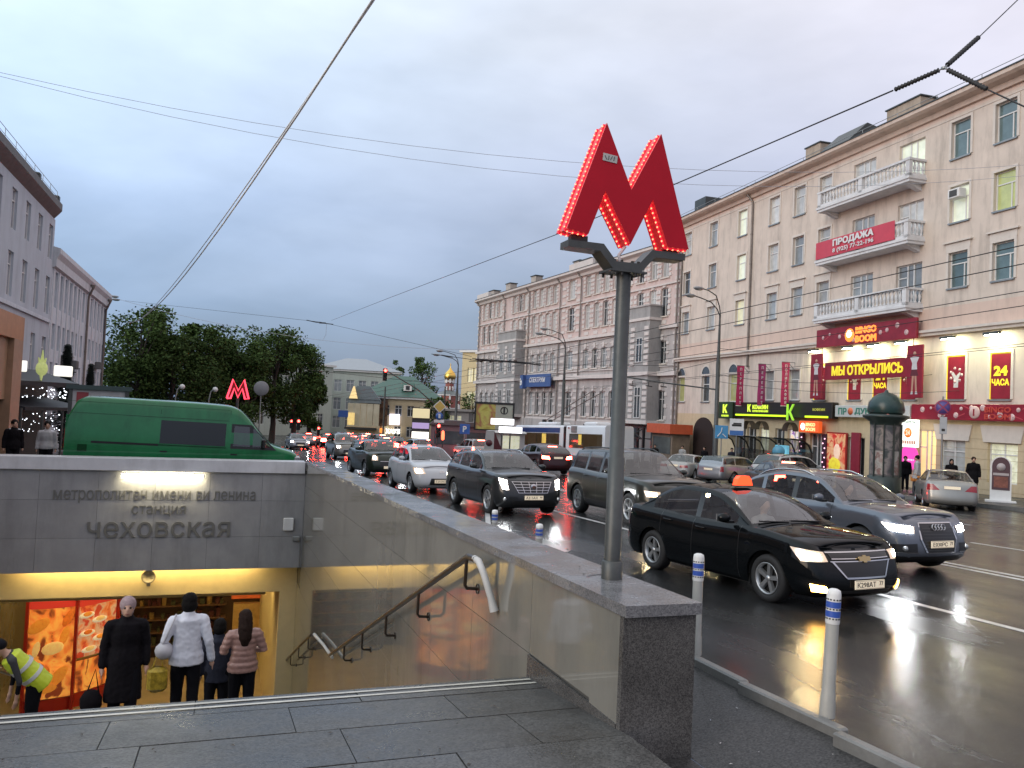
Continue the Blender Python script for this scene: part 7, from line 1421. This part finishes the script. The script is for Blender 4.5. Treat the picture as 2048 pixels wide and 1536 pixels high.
for k, (x, y, w, lab) in enumerate([(20.8, 70.5, 4.2, 'mauve kiosk under the billboard next to the parking sign'), (17.6, 64.5, 3.0, 'low mauve kiosk left of the parking sign')]):
    g = root('kiosk', lab, 'kiosk', (x, y, gz(x, y)), -.25, 'mauve street kiosks'); b = MB(); b.bb(-w/2, w/2, 0, 2.4, 0, 2.6, KP); b.build('walls', g); b = MB(); b.prism([(-w/2-.2, 2.6), (w/2+.2, 2.6), (w/2-.3, 3.0), (-w/2+.3, 3.0)], 'Y', -.2, 2.6, mat('kiosk_roof', (.13, .10, .10), .5)); b.build('roof', g); b = MB(); b.bb(-w/2+.3, w/2-.3, -.03, 0, 1, 2.1, PANES[2]); b.build('window', g)
g = root('billboard', 'framed billboard with yellow green picture standing before the pink building', 'billboard', (22.2, 66.6, gz(22, 66)), -.3); zb_ = .2-g.location.z
b = MB(); b.bb(-1.75, 1.75, -.12, .1, zb_-.1, zb_+.02, BLACK); b.bb(-1.75, 1.75, -.12, .1, zb_+2.22, zb_+2.4, BLACK); b.bb(-1.75, -1.6, -.12, .1, zb_, zb_+2.3, BLACK); b.bb(1.6, 1.75, -.12, .1, zb_, zb_+2.3, BLACK); b.tube([(0, .3, -.1), (0, .3, zb_+1)], .15, STEEL, 8); b.build('frame', g)
b = MB(); b.bb(-1.6, .1, -.06, 0, zb_+.02, zb_+2.22, picture('billboard_print', (.30, .24, .05), (.42, .40, .10), (.28, .10, .06), .7, .12, 1, 6)); b.bb(.1, 1.6, -.06, 0, zb_+.02, zb_+2.22, mat('billboard_pale', (.36, .38, .32), .4, var=.06)); b.lathe([(.34, -.08), (.26, -.08), (.26, -.06)], (.85, 0, zb_+1.7), BLACK, 18, 'Y'); b.bb(.78, .92, -.08, -.06, zb_+1.4, zb_+1.95, BLACK); b.build('picture', g)
for k, (x, y, z, lab) in enumerate([(19.6, 56.8, 1.05, 'upper blank white light box sign before the billboard'), (20.2, 56.6, .46, 'lower blank white light box sign over the fast food kiosk')]):
    g = root('light_box_sign', lab, 'sign', (x, y, gz(x, y)), -.3, 'white light box signs'); b = MB(); b.cbox((0, 0, z-g.location.z), (1.75, .3, .46), glow('white_box_glow', (.97, .96, 1), 2.0), .03); b.build('box', g); b = MB(); b.tube([(0, .25, 0), (0, .25, z-g.location.z)], .06, STEEL, 6); b.build('post', g)
g = root('fast_food_kiosk', 'small white kiosk with lit window behind the tilted board', 'kiosk', (20.6, 58.5, gz(20, 58)), -.3); b = MB(); b.bb(-1.4, 1.4, 0, 1.8, 0, 2.1, mat('kiosk_white', (.42, .40, .40), .5, var=.1)); b.build('walls', g); b = MB(); b.bb(-.3, 1.0, -.03, 0, .9, 1.9, SHOPC[0]); b.build('window', g); b = MB(); b.bb(-1.5, 1.5, -.4, 1.9, 2.1, 2.22, WHITE); b.build('roof', g)
g = root('a_frame_board', 'tilted white and dark red tent shaped board among the braking cars', 'board', (15.2, 45.9, gz(15, 46)), -.35); b = MB(); zb_ = .45-g.location.z
b.prism([(-.5, 0), (.15, 0), (.15, 2.15), (-.35, 2.15)], 'Y', -.03, .03, mat('board_pale', (.42, .40, .39), .5, var=.1)); b.build('front_panel', g); b = MB(); b.add([(.15, 0, 0), (.15, 0, 2.15), (1.0, .5, 0), (.95, .5, .3)], [(0, 1, 3, 2)], mat('board_maroon', (.10, .02, .03), .5)); b.build('side_panel', g); b = MB(); b.lathe([(0, -.04), (.2, -.04), (.2, -.03)], (-.14, 0, 1.4), MATS['board_maroon'], 12, 'Y'); b.build('emblem', g)
for k, (x, y, lab, dk) in enumerate([(30.3, 24.4, 'white framed arch topped pavement board with a dark round emblem', 1), (31.6, 23.6, 'second pavement board cut by the picture edge', 0)]):
    g = root('pavement_board', lab, 'board', (x, y, gz(x, y)+.02), -.85, 'pavement boards by the beige building'); b = MB(); P = [(-.38, 0), (-.38, 1.5)]+[(-.38*cos(pi*j/10), 1.5+.38*sin(pi*j/10)) for j in range(1, 10)]+[(.38, 1.5), (.38, 0)]
    b.prism(P, 'Y', -.04, .04, WHITE); b.bb(-.55, .55, -.25, .25, 0, .07, WHITE); b.build('frame', g); b = MB(); b.prism([(p[0]*.84, max(.5, p[1]*.985)) for p in P], 'Y', -.055, -.04, mat('board_sign', (.08, .04, .05), .4)); b.build('panel', g); b = MB(); b.lathe([(0, -.07), (.16, -.07), (.16, -.055)], (0, 0, 1.45), mat('board_emblem', (.4, .36, .36), .4), 14, 'Y'); b.bb(-.25, .25, -.062, -.055, .6, 1.05, mat('board_photo', (.2, .07, .05), .4, var=.5, scale=8)); b.bb(-.28, .28, -.062, -.055, 1.1, 1.2, MATS['board_emblem']); b.build('print', g)

# ------------------------------------------------------------------ overhead wires
CAB = mat('cable_black', (.02, .02, .022), .6); CABG = mat('cable_grey', (.40, .41, .45), .6); CABL = mat('cable_pale', (.75, .77, .8), .5)
def wire(name, label, pts, r, m=CAB, sag=0, group='overhead wires', n=14, ext=0):
    P = []
    if len(pts) == 2:
        a, c = Vector(pts[0]), Vector(pts[1])
        for k in range(n+1): t = k/n; p = a+(c-a)*t; p.z -= sag*4*t*(1-t); P.append(p)
        if ext: P.insert(0, P[0]+(P[0]-P[1])*ext)
        if ext and name != 'power_cable': P.append(P[-1]+(P[-1]-P[-2])*ext)
    else: P = [Vector(p) for p in pts]
    b = MB(); b.tube([p-P[0] for p in P], r, m, 5); o = b.build(name); o.location = P[0]; return tag(o, label, 'wire', group)
def wpt(v, r): return Vector((v[0]*r, v[1]*r, 1.76+v[2]*r))
wire('power_cable', 'thick twisted cable dropping from the top edge to the park trees', [wpt((.1447, .9895, .5061), 10), wpt((-.1092, .994, .0819), 62)], .019, CABL, 1.1, ext=5); wire('power_cable', 'thinner strand running alongside the thick twisted cable', [wpt((.149, .9895, .5061), 10)+Vector((0, 0, .05)), wpt((-.100, .994, .083), 62)], .014, CABL, .55, ext=5)
a, c = wpt((-.243, .97, .3337), 30), wpt((.7878, .6159, .2888), 36)
wire('overhead_wire', 'upper faint wire crossing the whole sky behind the metro letter', [a, c], .008, CABG, 1.35, ext=6); wire('overhead_wire', 'lower faint wire crossing the whole sky behind the metro letter', [a-Vector((0, 0, .12)), c-Vector((0, 0, .42))], .008, CABG, 1.6, ext=6)
iY, iA, iB, iC = wpt((.7375, .6754, .4081), 9), wpt((.7602, .6497, .4381), 9.5), wpt((.7019, .7123, .3897), 9.25), wpt((.7662, .6426, .3761), 8.8)
g = root('insulator_joint', 'black three way insulator where overhead wires meet, high on the right', 'insulator', iY)
for e in (iA, iB, iC):
    d = e-iY; b = MB(); pts = []; rs = []
    for k in range(41): t = .1+.86*k/40; pts.append(d*t); rs.append(.020 if k % 3 else .028)
    b.tube(pts, rs, CAB, 8); b.tube([(0, 0, 0), d*.1], .008, GALV, 5); b.build('insulator', g)
b = MB(); b.lathe([(.03, -.008), (.03, .008)], (0, 0, 0), GALV, 10); b.build('ring', g)
wire('overhead_wire', 'wire leaving the top of the three way insulator', [iA, wpt((.782, .6233, .4706), 9.9)+(wpt((.782, .6233, .4706), 9.9)-iA)*2], .006, CAB, 0); wire('overhead_wire', 'long wire from the insulator behind the metro letter to the far crossing', [iB, (6.62, 10.9, 5.55), (6.66, 16, 5.72), (6.8, 36, 6.75), (7.0, 60, 7.95)], .009, CAB); wire('overhead_wire', 'wire from the insulator across the top corner of the beige building', [iC, wpt((.7871, .6168, .3524), 8.5), wpt((.83, .557, .31), 8.2)], .008, CAB)
b = MB(); e = wpt((.777, .629, .462), 9.75); b.tube([iA, iA+Vector((.12, -.04, .1))], .012, CAB, 5)
rz_ = lambda x, y, h: gz(x, y)-.12+h
for k, (x, h) in enumerate(((13.5, 5.8), (14.05, 5.6), (17.45, 5.85), (18.0, 5.62), (24.4, 5.7), (24.95, 5.7))):
    wire('trolley_wire', '%s contact wire of the trolley lines over the %s' % (('first', 'second')[k % 2], ('middle lanes', 'third lane from the kerb', 'kerb lane')[k//2]), [(x-.0, -2, rz_(x, -2, h)), (x, 20, rz_(x, 20, h)), (x-.1, 46, rz_(x, 46, h)), (x-.8, 70, rz_(x, 70, h)), (x-2.5, 95, rz_(x, 95, h))], .011, CAB, group='trolley contact wires')
wire('span_wire', 'span wire from the left building to the trolley crossing over the road', [(-9.4, 82.7, 10.6), (6.3, 61.2, 7.9), (14.3, 47.9, 5.15)], .012, CAB); wire('span_wire', 'span wire over the far crossing behind the overhead signal', [(6.4, 72, 4.7), (18.6, 78.2, 4.4), (21.7, 77.2, 4.4)], .02, CAB); wire('span_wire', 'faint span wire from the pale left building above the park trees', [(-10.2, 76, 10.2), (24.6, 60.8, 7.2)], .014, CABG, 1.6)
wire('span_wire', 'span wire from the near lamp pole across the beige facade', [(27.8, 41.2, 6.2), (36.2, 38, 6.6)], .014, CAB, .3); wire('span_wire', 'lower span wire from the near lamp pole across the red posters', [(27.8, 41.2, 4.6), (36.1, 33, 4.9)], .014, CAB, .5); wire('span_wire', 'span wire from the near lamp pole toward the advertising column dome', [(27.8, 41.2, 4.2), (36.1, 31, 4.0)], .012, CAB, .4); wire('span_wire', 'span wire between the two lamp poles before the pink building', [(27.8, 41.2, 5.5), (26.2, 60.8, 4.9)], .016, CAB, .5)
g = root('contact_wire_crossing', 'dark bundled trolley wire crossing hanging over the road before the pink building', 'wire crossing', (15.4, 45.4, 4.78), -.33); b = MB(); random.seed(5)
for k in range(7): y = random.uniform(-.5, .5); b.tube([(-2.0+random.random()*.6, y, random.uniform(-.06, .1)), (-.4, y*.4, random.uniform(-.02, .08)), (.8, -y*.5, random.uniform(-.02, .08)), (2.4, -y, random.uniform(-.1, .0))], .022, CAB, 5)
for k in range(14): b.cbox((random.uniform(-1.3, .9), random.uniform(-.4, .4), random.uniform(-.03, .1)), (.22, .06, .09), mat('fitting_rust', (.05, .03, .025), .6), .01, random.random()*3)
b.tube([(-1.0, 0, 0), (-1.0, 0, .55)], .012, CAB, 5); b.tube([(.2, 0, 0), (.2, 0, .5)], .012, CAB, 5); b.build('fitting', g)
b = MB(); b.tube([(-4.2, .1, .28), (-1.8, 0, .06)], .018, CAB, 5); b.tube([(-3.6, .1, .24), (-2.9, .06, .15)], .04, CAB, 6); b.tube([(2.3, 0, -.08), (9.5, -4.0, -.02)], .014, CAB, 5); b.build('wire', g)
g = root('bracket_arm', 'steel bracket arm carrying trolley wires from the near lamp pole', 'bracket', (27.8, 41.2, 3.7)); b = MB(); b.tube([(0, 0, 0), (-2.8, 1.9, .33), (-4.4, 3.5, .62)], .05, STEEL, 6); b.build('arm', g); b = MB()
for t in (2.6, 3.3, 4.1): b.tube([(-t, t*.78-.1, .36), (-t, t*.78-.1, .1)], .02, CAB, 5); b.tube([(-t-.2, t*.78-.1, .1), (-t+.25, t*.78-.1, .06)], .03, CAB, 5)
b.build('hanger', g)
g = root('wire_hanger', 'pale trolley hanger dangling on the span wire over the park end', 'wire hanger', (6.3, 61.2, 7.86), -.3); b = MB(); b.tube([(-1.0, 0, .12), (-.3, 0, 0), (1.0, 0, -.1)], .035, CAB, 5); b.tube([(.5, 0, -.05), (.5, 0, -.9), (.3, 0, -1.3)], .012, CABG, 5); b.cbox((.2, 0, -.03), (.5, .1, .1), CAB, .02); b.build('fitting', g)
for k, (x, y, h, lab) in enumerate([(26.5, 100, 8, 'grey pole standing before the cream building and its poster'), (21, 112, 8, 'slim pole in front of the coffee lettering'), (29.8, 116, 7, 'dark pole by the right end of the cream building')]):
    g = root('utility_pole', lab, 'pole', (x, y, gz(x, y)), 0, 'poles before the cream building'); b = MB(); b.lathe([(.14, 0), (.10, h)], (0, 0, 0), STEEL, 8); b.build('pole', g)
psign('way_sign', 'blue direction sign on a post at the far crossing by the annex', 14.8, 108, .6, 1.3, .9, SBLUE, None, -.1)
g = root('shop_sign_stack', 'stack of lit white and violet shop sign panels beside the coffee lettering', 'sign', (25.4, 108, -3.5), -.25); g.scale = (.55, 1, 1)
for k, (z, h, m) in enumerate([(4.6, 1.3, glow('sign_cream_glow', (1, .85, .5), .6)), (2.9, .8, glow('sign_violet_glow', (.6, .45, .8), .6)), (1.6, .9, WG), (.3, 1.0, glow('sign_soft_white', (.95, .95, 1), 1.1))]): b = MB(); b.cbox((0, 0, z), (4.2, .2, h), m, .03); b.build('sign_panel', g)
b = MB(); b.bb(-2.2, 2.2, .15, 2, 0, 5.4, MATS['cafe_dark']); b.build('backing', g)
# ------------------------------------------------------------------ people
from mathutils import noise
SKIN = mat('skin', (.50, .30, .22), .55, var=.06); HAIRD = mat('hair_dark', (.006, .005, .005), .6, var=.3, scale=30, bump=.8, bscale=90, spec=.12); HAIRB = mat('hair_brown', (.022, .011, .008), .6, var=.4, scale=30, bump=.8, bscale=90, spec=.15); SHOE = mat('shoe_black', (.012, .012, .012), .4)
def cap(b, pts, rad, m, flat=1.0, n=10):
    b.tube(pts, rad, m, n, flat=flat); b.ball(pts[0], rad[0]*.98, m, n); b.ball(pts[-1], rad[-1]*.98, m, n)
PEND = []
def blob(name, b, vox, wr=0, smooth=2, classes=None, parent=None, mats=None):
    o = ob(name, b.mesh(name), parent); md = o.modifiers.new('r', 'REMESH'); md.mode = 'VOXEL'; md.voxel_size = vox; sm = o.modifiers.new('s', 'SMOOTH'); sm.iterations = smooth; sm.factor = .5
    PEND.append((o, wr, classes, mats)); return o
def finish_blobs():
    dg = bpy.context.evaluated_depsgraph_get(); new = [bpy.data.meshes.new_from_object(o.evaluated_get(dg)) for o, *_ in PEND]
    for (o, wr, classes, mats), m2 in zip(PEND, new):
        o.modifiers.clear(); old = o.data; o.data = m2; m2.name = o.name
        if wr:
            for v in m2.vertices: v.co += v.normal*wr*(noise.noise(Vector((v.co.x*9, v.co.y*9, v.co.z*5)))+.5*noise.noise(v.co*23))
        if mats[0].name == 'jacket_pink':
            for v in m2.vertices: v.co += v.normal*.010*(abs(sin(v.co.z*38))-.5)
        m2.materials.clear()
        for m in mats: m2.materials.append(m)
        for p in m2.polygons: p.use_smooth = True; p.material_index = classes(p.center) if classes else 0
def person(label, loc, face, H=1.65, vox=.012, pose=None, top=None, bottom=None, coat=None, hair=None, sleeves=True, stance=.0, jacket=None, group=None, bend=0, headscarf=None, arms=None, shoe=SHOE, lower=True):
    """facing +x locally; arms: two (elbow, wrist) pairs as offsets from the shoulder"""
    g = root('person', label, 'person', loc, atan2(face[1], face[0]), group); k = H/1.7; b = MB(); A = SKIN
    Rb = Matrix.Translation((0, 0, .95)) @ Matrix.Rotation(bend, 4, 'Y') @ Matrix.Translation((0, 0, -.95))
    def U(p): q = Rb @ Vector(p); return q
    arms = arms or [((-.03, .06, -.27), (.02, .07, -.52)), ((-.03, -.06, -.27), (.02, -.07, -.52))]
    leg = [((0, .09, .92), (.03+stance*.5, .10, .50), (-.02+stance, .10, .09)), ((0, -.09, .92), (.03-stance*.3, -.10, .50), (-.02-stance, -.10, .09))]
    for l in leg: cap(b, l, [.095, .062, .042], A); cap(b, [(l[2][0]-.03, l[2][1], .045), (l[2][0]+.08, l[2][1], .035), (l[2][0]+.17, l[2][1]+.01, .03)], [.042, .04, .03], A)
    cap(b, [U((0, 0, .93)), U((.0, 0, 1.05)), U((.01, 0, 1.22)), U((0, 0, 1.36)), U((0, 0, 1.43))], [.145, .125, .145, .15, .08], A, .72); 
    cap(b, [U((0, .17, 1.385)), U((0, 0, 1.40)), U((0, -.17, 1.385))], [.06, .07, .06], A); cap(b, [U((0, 0, 1.42)), U((.02, 0, 1.54))], [.055, .05], A)
    HD = []
    for s_, (e, w) in zip((1, -1), arms):
        sh = Vector((0, s_*.185, 1.375)); el = sh+Vector(e); wr_ = sh+Vector(w); d = (wr_-el).normalized(); P = [U(sh), U(el), U(wr_)]; cap(b, P, [.05, .038, .026], A)
        hp = wr_+d*.05; cap(b, [U(wr_), U(hp)], [.026, .036], A, .6); HD.append(U(hp))
        for f in range(4): o_ = Vector((.03-.02*f, 0, 0)); tp = hp+d*.03+o_; cap(b, [U(tp), U(tp+d*(.035+.008*(f in (1, 2)))), U(tp+d*.06+Vector((0, -s_*.012, 0)))], [.0095, .009, .008], A, 1, 6)
        cap(b, [U(hp+Vector((.03, -s_*.01, 0))), U(hp+d*.035+Vector((.05, -s_*.015, 0)))], [.011, .009], A, 1, 6)
    hc = U((.03, 0, 1.60)); b.ball(hc, .1, A, 14, (.95, .76, 1.14)); b.ball(hc+Vector((.055, 0, -.055)), .055, A, 10, (.9, .85, .9)); b.ball(hc+Vector((.1, 0, -.015)), .018, A, 8, (1, .8, 1.3))
    for s_ in (1, -1): b.ball(hc+Vector((0, s_*.078, -.01)), .025, A, 8, (.7, .4, 1.2)); 
    mats = [SKIN, top or SKIN, bottom or SKIN, shoe, mat('eye_dark', (.02, .015, .012), .3), mat('lip', (.32, .10, .09), .5)]
    def cls(c):
        if bend == 0 or c.z < .95:
            if c.z < .09: return 3
            if c.z < .98: return 0 if any((c-h).length < .13 for h in HD) else 2
        if any((c-h).length < .11 for h in HD): return 0
        q = c-hc
        if q.length < .16:
            if q.x > .06 and abs(abs(q.y)-.032) < .014 and abs(q.z-.012) < .010: return 4
            if q.x > .07 and abs(q.y) < .026 and abs(q.z+.062) < .008: return 5
            return 0
        if (Rb.inverted() @ c).z > 1.50: return 0
        return 1
    bd = blob('body', b, vox/k, 0, 2, cls, g, mats); bd.scale = (k, k, k)
    def child(n, bb, m, wr=.006, v=None):
        o = blob(n, bb, (v or vox)/k, wr, 2, None, g, [m]); o.scale = (k, k, k); return o
    if coat or jacket:
        m, hem, fl = coat or jacket; c = MB(); c.tube([U((.0, 0, hem)), U((.0, 0, hem+.12)), U((0, 0, .98)), U((.0, 0, 1.12)), U((.01, 0, 1.28)), U((0, 0, 1.39)), U((0, 0, 1.46))], [fl, fl*.99, .192, .168, .178, .172, .092], m, 16, flat=.74)
        c.ball(U((0, .14, 1.37)), .085, m, 10); c.ball(U((0, -.14, 1.37)), .085, m, 10)
        for s_, (e, w) in zip((1, -1), arms): sh = Vector((0, s_*.185, 1.375)); cap(c, [U(sh), U(sh+Vector(e)), U(sh+Vector(e)+(Vector(w)-Vector(e))*.92)], [.075, .060, .048], m)
        c.tube([U((0, 0, 1.38)), U((.0, 0, 1.45)), U((.0, 0, 1.50))], [.13, .095, .075], m, 12, flat=.85); child('coat' if coat else 'jacket', c, m, .012)
    if bottom and lower:
        c = MB()
        for l in leg: cap(c, [l[0], l[1], (l[2][0], l[2][1], .12)], [.112, .08, .065], bottom)
        c.ball((0, 0, .93), .145, bottom, 12, (.8, 1.02, .7)); child('trousers', c, bottom, .006)
    if hair:
        m, style = hair; c = MB(); c.ball(hc+Vector((-.018, 0, .03)), .108, m, 14, (.98, .88, 1.02))
        if style == 'bob': c.ball(hc+Vector((-.04, 0, -.03)), .11, m, 12, (.85, .98, .95))
        if style == 'long': c.tube([hc+Vector((-.04, 0, .02)), hc+Vector((-.08, 0, -.12)), hc+Vector((-.11, 0, -.28)), hc+Vector((-.12, 0, -.38))], [.10, .105, .10, .05], m, 12, flat=1.0)
        child('hair', c, m, .014)
    if headscarf: c = MB(); c.ball(hc+Vector((-.02, 0, .032)), .112, headscarf, 14, (.97, .9, 1.0)); c.ball(hc+Vector((-.05, 0, -.06)), .08, headscarf, 10, (.7, 1, 1)); child('headscarf', c, headscarf, .004)
    return g, HD, k, U, hc, child
def sz(y): return stair_z(y)
def at_stair(x, y): n = floor((y-6)/.3825) if y < 16.3 else 0; return Vector((x, y, -.33-.152*(n+1)))
COAT = mat('coat_black', (.008, .007, .009), .8, var=.4, scale=8, spec=.1, bump=.3, bscale=12); WJ = mat('jacket_white', (.66, .68, .76), .6, var=.06, scale=8, bump=.15, bscale=14); PJ = mat('jacket_pink', (.34, .20, .17), .35, var=.2, scale=10, bump=.3, bscale=10); TRO = mat('trousers_black', (.008, .008, .011), .8, var=.2, spec=.1); HIV = mat('vest_yellow', (.50, .60, .03), .5, var=.08, emit=(.5, .6, .03), estr=.03); SCARF = mat('scarf_mauve', (.30, .22, .23), .7, var=.3, scale=25)
P_ = person('elderly woman in a long black coat with mauve headscarf climbing the stairs toward us', at_stair(-.98, 10.75), (.08, -1), 1.60, .013, bottom=TRO, top=COAT, coat=(COAT, .42, .225), headscarf=SCARF, stance=.1)
P_ = person('woman in a white jacket with short dark hair, seen from behind', at_stair(-.30, 11.25), (-.05, 1), 1.66, .013, bottom=TRO, top=WJ, jacket=(WJ, .80, .218), hair=(HAIRD, 'bob'), arms=[((-.06, .09, -.25), (.10, .10, -.40)), ((-.05, -.08, -.27), (.0, -.13, -.55))], stance=.08)
g = root('shoulder_bag', 'pale shoulder bag hanging at the side of the woman in white', 'bag', at_stair(-.30, 11.25)+Vector((-.27, -.06, .98))); b = MB(); b.ball((0, 0, 0), .15, mat('bag_pale', (.5, .5, .54), .5, var=.1), 12, (.75, .9, .72)); b.build('bag', g); b = MB(); b.tube([(-.02, -.05, .08), (.07, -.08, .32), (.12, .0, .45), (.09, .1, .30), (-.0, .06, .08)], .012, MATS['bag_pale'], 6); b.build('strap', g)
g = root('gold_bag', 'gold patterned carrier bag held low beside the woman in white', 'bag', at_stair(-.30, 11.25)+Vector((-.33, -.05, .62))); b = MB(); b.cbox((0, 0, 0), (.24, .16, .32), mat('bag_gold', (.42, .30, .03), .4, var=.7, scale=16), .05); b.build('bag', g); b = MB(); b.tube([(-.06, 0, .15), (-.02, 0, .3), (.03, 0, .3), (.06, 0, .15)], .01, MATS['bag_gold'], 6); b.build('handle', g)
P_ = person('woman in a shiny pink padded jacket with long brown hair, seen from behind', at_stair(.42, 11.75), (-.1, 1), 1.60, .013, bottom=TRO, top=PJ, jacket=(PJ, .84, .215), hair=(HAIRB, 'long'), arms=[((.0, .10, -.24), (.20, .04, -.30)), ((.0, -.10, -.24), (.20, -.04, -.30))], stance=.06)
P_ = person('person in dark clothes half hidden between the white and pink jackets', at_stair(.10, 12.6), (0, 1), 1.58, .016, bottom=TRO, top=COAT, jacket=(mat('jacket_dark_blue', (.022, .025, .04), .7, var=.3, spec=.15), .75, .19), hair=(HAIRD, 'bob'))
g = root('handbag', 'black handbag hanging low beside the elderly woman', 'bag', at_stair(-.98, 10.75)+Vector((-.33, -.08, .42))); b = MB(); b.ball((0, 0, 0), .14, COAT, 10, (.9, .6, 1.1)); b.tube([(-.05, 0, .1), (.03, 0, .38), (.08, 0, .1)], .01, COAT, 6); b.build('bag', g)
yw = 12.9
P_, HD, k_, U, hc, child = person('worker in a bright yellow safety vest bending over the handrail', at_stair(-2.3, yw), (-1, -.25), 1.72, .013, bottom=TRO, top=mat('sweater_dark', (.03, .03, .035), .7), hair=None, bend=.75, arms=[((.12, .05, -.26), (.30, .0, -.42)), ((.16, -.04, -.24), (.34, .0, -.38))])
c = MB(); c.tube([U((0, 0, .80)), U((0, 0, .98)), U((.0, 0, 1.15)), U((.01, 0, 1.3)), U((0, 0, 1.41)), U((0, 0, 1.45))], [.215, .21, .20, .205, .19, .08], HIV, 16, flat=.72); child('safety_vest', c, HIV, .008)
for zz in (1.0, 1.18):
    c = MB(); c.tube([U((0, 0, zz)), U((0, 0, zz+.05))], [.221, .219], mat('reflective_tape', (.55, .56, .54), .3), 16, flat=.735); o_ = c.build('reflective_tape', P_); o_.scale = (k_,)*3
c = MB(); c.ball(hc+Vector((0, 0, .05)), .108, mat('cap_dark', (.010, .010, .014), .8, spec=.1), 12, (1, .9, .8)); c.ball(hc+Vector((.10, 0, .02)), .08, MATS['cap_dark'], 10, (1, .9, .2)); child('cap', c, MATS['cap_dark'], 0)
g = root('mop', 'wooden mop handle leaning on the stairs by the bending worker', 'mop', at_stair(-3.0, 12.6)); b = MB(); b.tube([(0, 0, 0), (.35, -.1, 1.1)], .018, mat('wood_pale', (.3, .2, .1), .6), 6); b.build('handle', g); b = MB(); b.cbox((0, 0, .03), (.4, .12, .05), STEEL, .02); b.build('head', g)
zl = lambda x, y: Vector((x, y, gz(x, y)-.1))
person('man in a dark jacket over a white shirt behind the parapet', zl(-6.35, 29.6), (.5, -1), 1.78, .02, bottom=TRO, top=mat('shirt_white', (.55, .55, .56), .6), jacket=(COAT, .8, .19), hair=(HAIRD, 'short'))
person('man in a pale grey sweatshirt walking behind the parapet beside the van', zl(-5.35, 29.3), (.1, -1), 1.76, .02, bottom=TRO, top=WJ, jacket=(mat('sweat_grey', (.42, .42, .44), .7), .86, .20), hair=(HAIRD, 'short'), stance=.1)
zp = lambda x, y: Vector((x, y, gz(x, y)+.02))
person('pedestrian in a light grey jacket with an orange bag by the advertising column', zp(29.2, 27.6), (-.6, .8), 1.76, .02, bottom=mat('jeans_dark', (.03, .035, .05), .7), top=WJ, jacket=(mat('jacket_light_grey', (.36, .36, .36), .7), .85, .2), hair=(HAIRD, 'short'), stance=.12)
g = root('orange_bag', 'orange bag carried by the pedestrian in light grey', 'bag', zp(29.2, 27.6)+Vector((-.25, -.15, .75))); b = MB(); b.cbox((0, 0, 0), (.45, .2, .25), mat('bag_orange', (.5, .18, .03), .5), .04); b.build('bag', g); b = MB(); b.tube([(-.1, 0, .1), (0, 0, .25), (.1, 0, .1)], .012, MATS['bag_orange'], 5); b.build('handle', g)
person('dark haired woman in black by the lit window beside the silver sedan', zp(32.0, 28.3), (-.7, -.7), 1.66, .02, bottom=TRO, top=COAT, jacket=(COAT, .75, .2), hair=(HAIRD, 'long'))
person('man in a black coat standing by the green and white window strip', zp(32.9, 27.9), (-.7, -.7), 1.80, .02, bottom=TRO, top=COAT, coat=(COAT, .6, .21), hair=(HAIRB, 'short'))
person('person in dark clothes waiting near the grocery door behind the grey pedestrian', zp(31.6, 30.6), (-.7, -.5), 1.7, .02, bottom=TRO, top=COAT, jacket=(COAT, .8, .2), hair=(HAIRD, 'short'))
for k, (x, y, m, lab) in enumerate([(31.2, 47.5, COAT, 'dark passer by near the red stall, closest to the lamp pole'), (31.0, 50, MATS['jacket_light_grey'], 'passer by in grey in front of the gateway'), (30.2, 52.5, COAT, 'dark passer by at the far end of the red stall'), (31.8, 45.2, MATS['jacket_dark_blue'], 'person in dark blue waiting by the bus shelter')]):
    person(lab, zp(x, y), (-.8, -.3-.3*k), 1.72, .03, bottom=TRO, top=m, jacket=(m, .8, .2), hair=(HAIRD, 'short'), group='people waiting near the stall')

# drivers seen through the side glass of the two nearest cars
def driver(label, carname, off, top):
    c = [o for o in bpy.data.objects if o.name == carname][0]; g = root('person', label, 'person', (0, 0, 0), 0); g.matrix_world = c.matrix_world @ Matrix.Translation(off); b = MB(); A = SKIN
    cap(b, [(0, 0, .05), (-.05, 0, .3), (-.09, 0, .5)], [.15, .14, .12], A, .75); cap(b, [(-.08, .17, .52), (-.09, 0, .55), (-.08, -.17, .52)], [.06, .07, .06], A); cap(b, [(-.08, 0, .55), (-.06, 0, .68)], [.055, .05], A)
    b.ball((-.05, 0, .75), .1, A, 12, (.95, .78, 1.15)); b.ball((.05, 0, .735), .018, A, 8)
    for s_ in (1, -1): cap(b, [(-.07, s_*.19, .5), (.08, s_*.24, .28), (.34, s_*.13, .36)], [.05, .04, .03], A); b.ball((.37, s_*.12, .38), .04, A, 8); cap(b, [(0, s_*.1, .04), (.42, s_*.12, .14), (.6, s_*.12, -.2)], [.09, .07, .05], A)
    blob('body', b, .02, .004, 2, lambda p: 0 if p.z > .62 or p.x > .3 and p.z > .25 else 1, g, [SKIN, top]); h = MB(); h.ball((-.075, 0, .785), .108, HAIRD, 12, (.95, .86, 1)); blob('hair', h, .02, .006, 1, None, g, [HAIRD])
driver('driver with short dark hair seen through the side window of the black taxi', 'taxi_car', (.0, .36, .42), MATS['jacket_light_grey']); driver('driver in dark clothes behind the open side window of the grey crossover', 'grey_suv', (-.05, .36, .52), COAT)
finish_blobs()
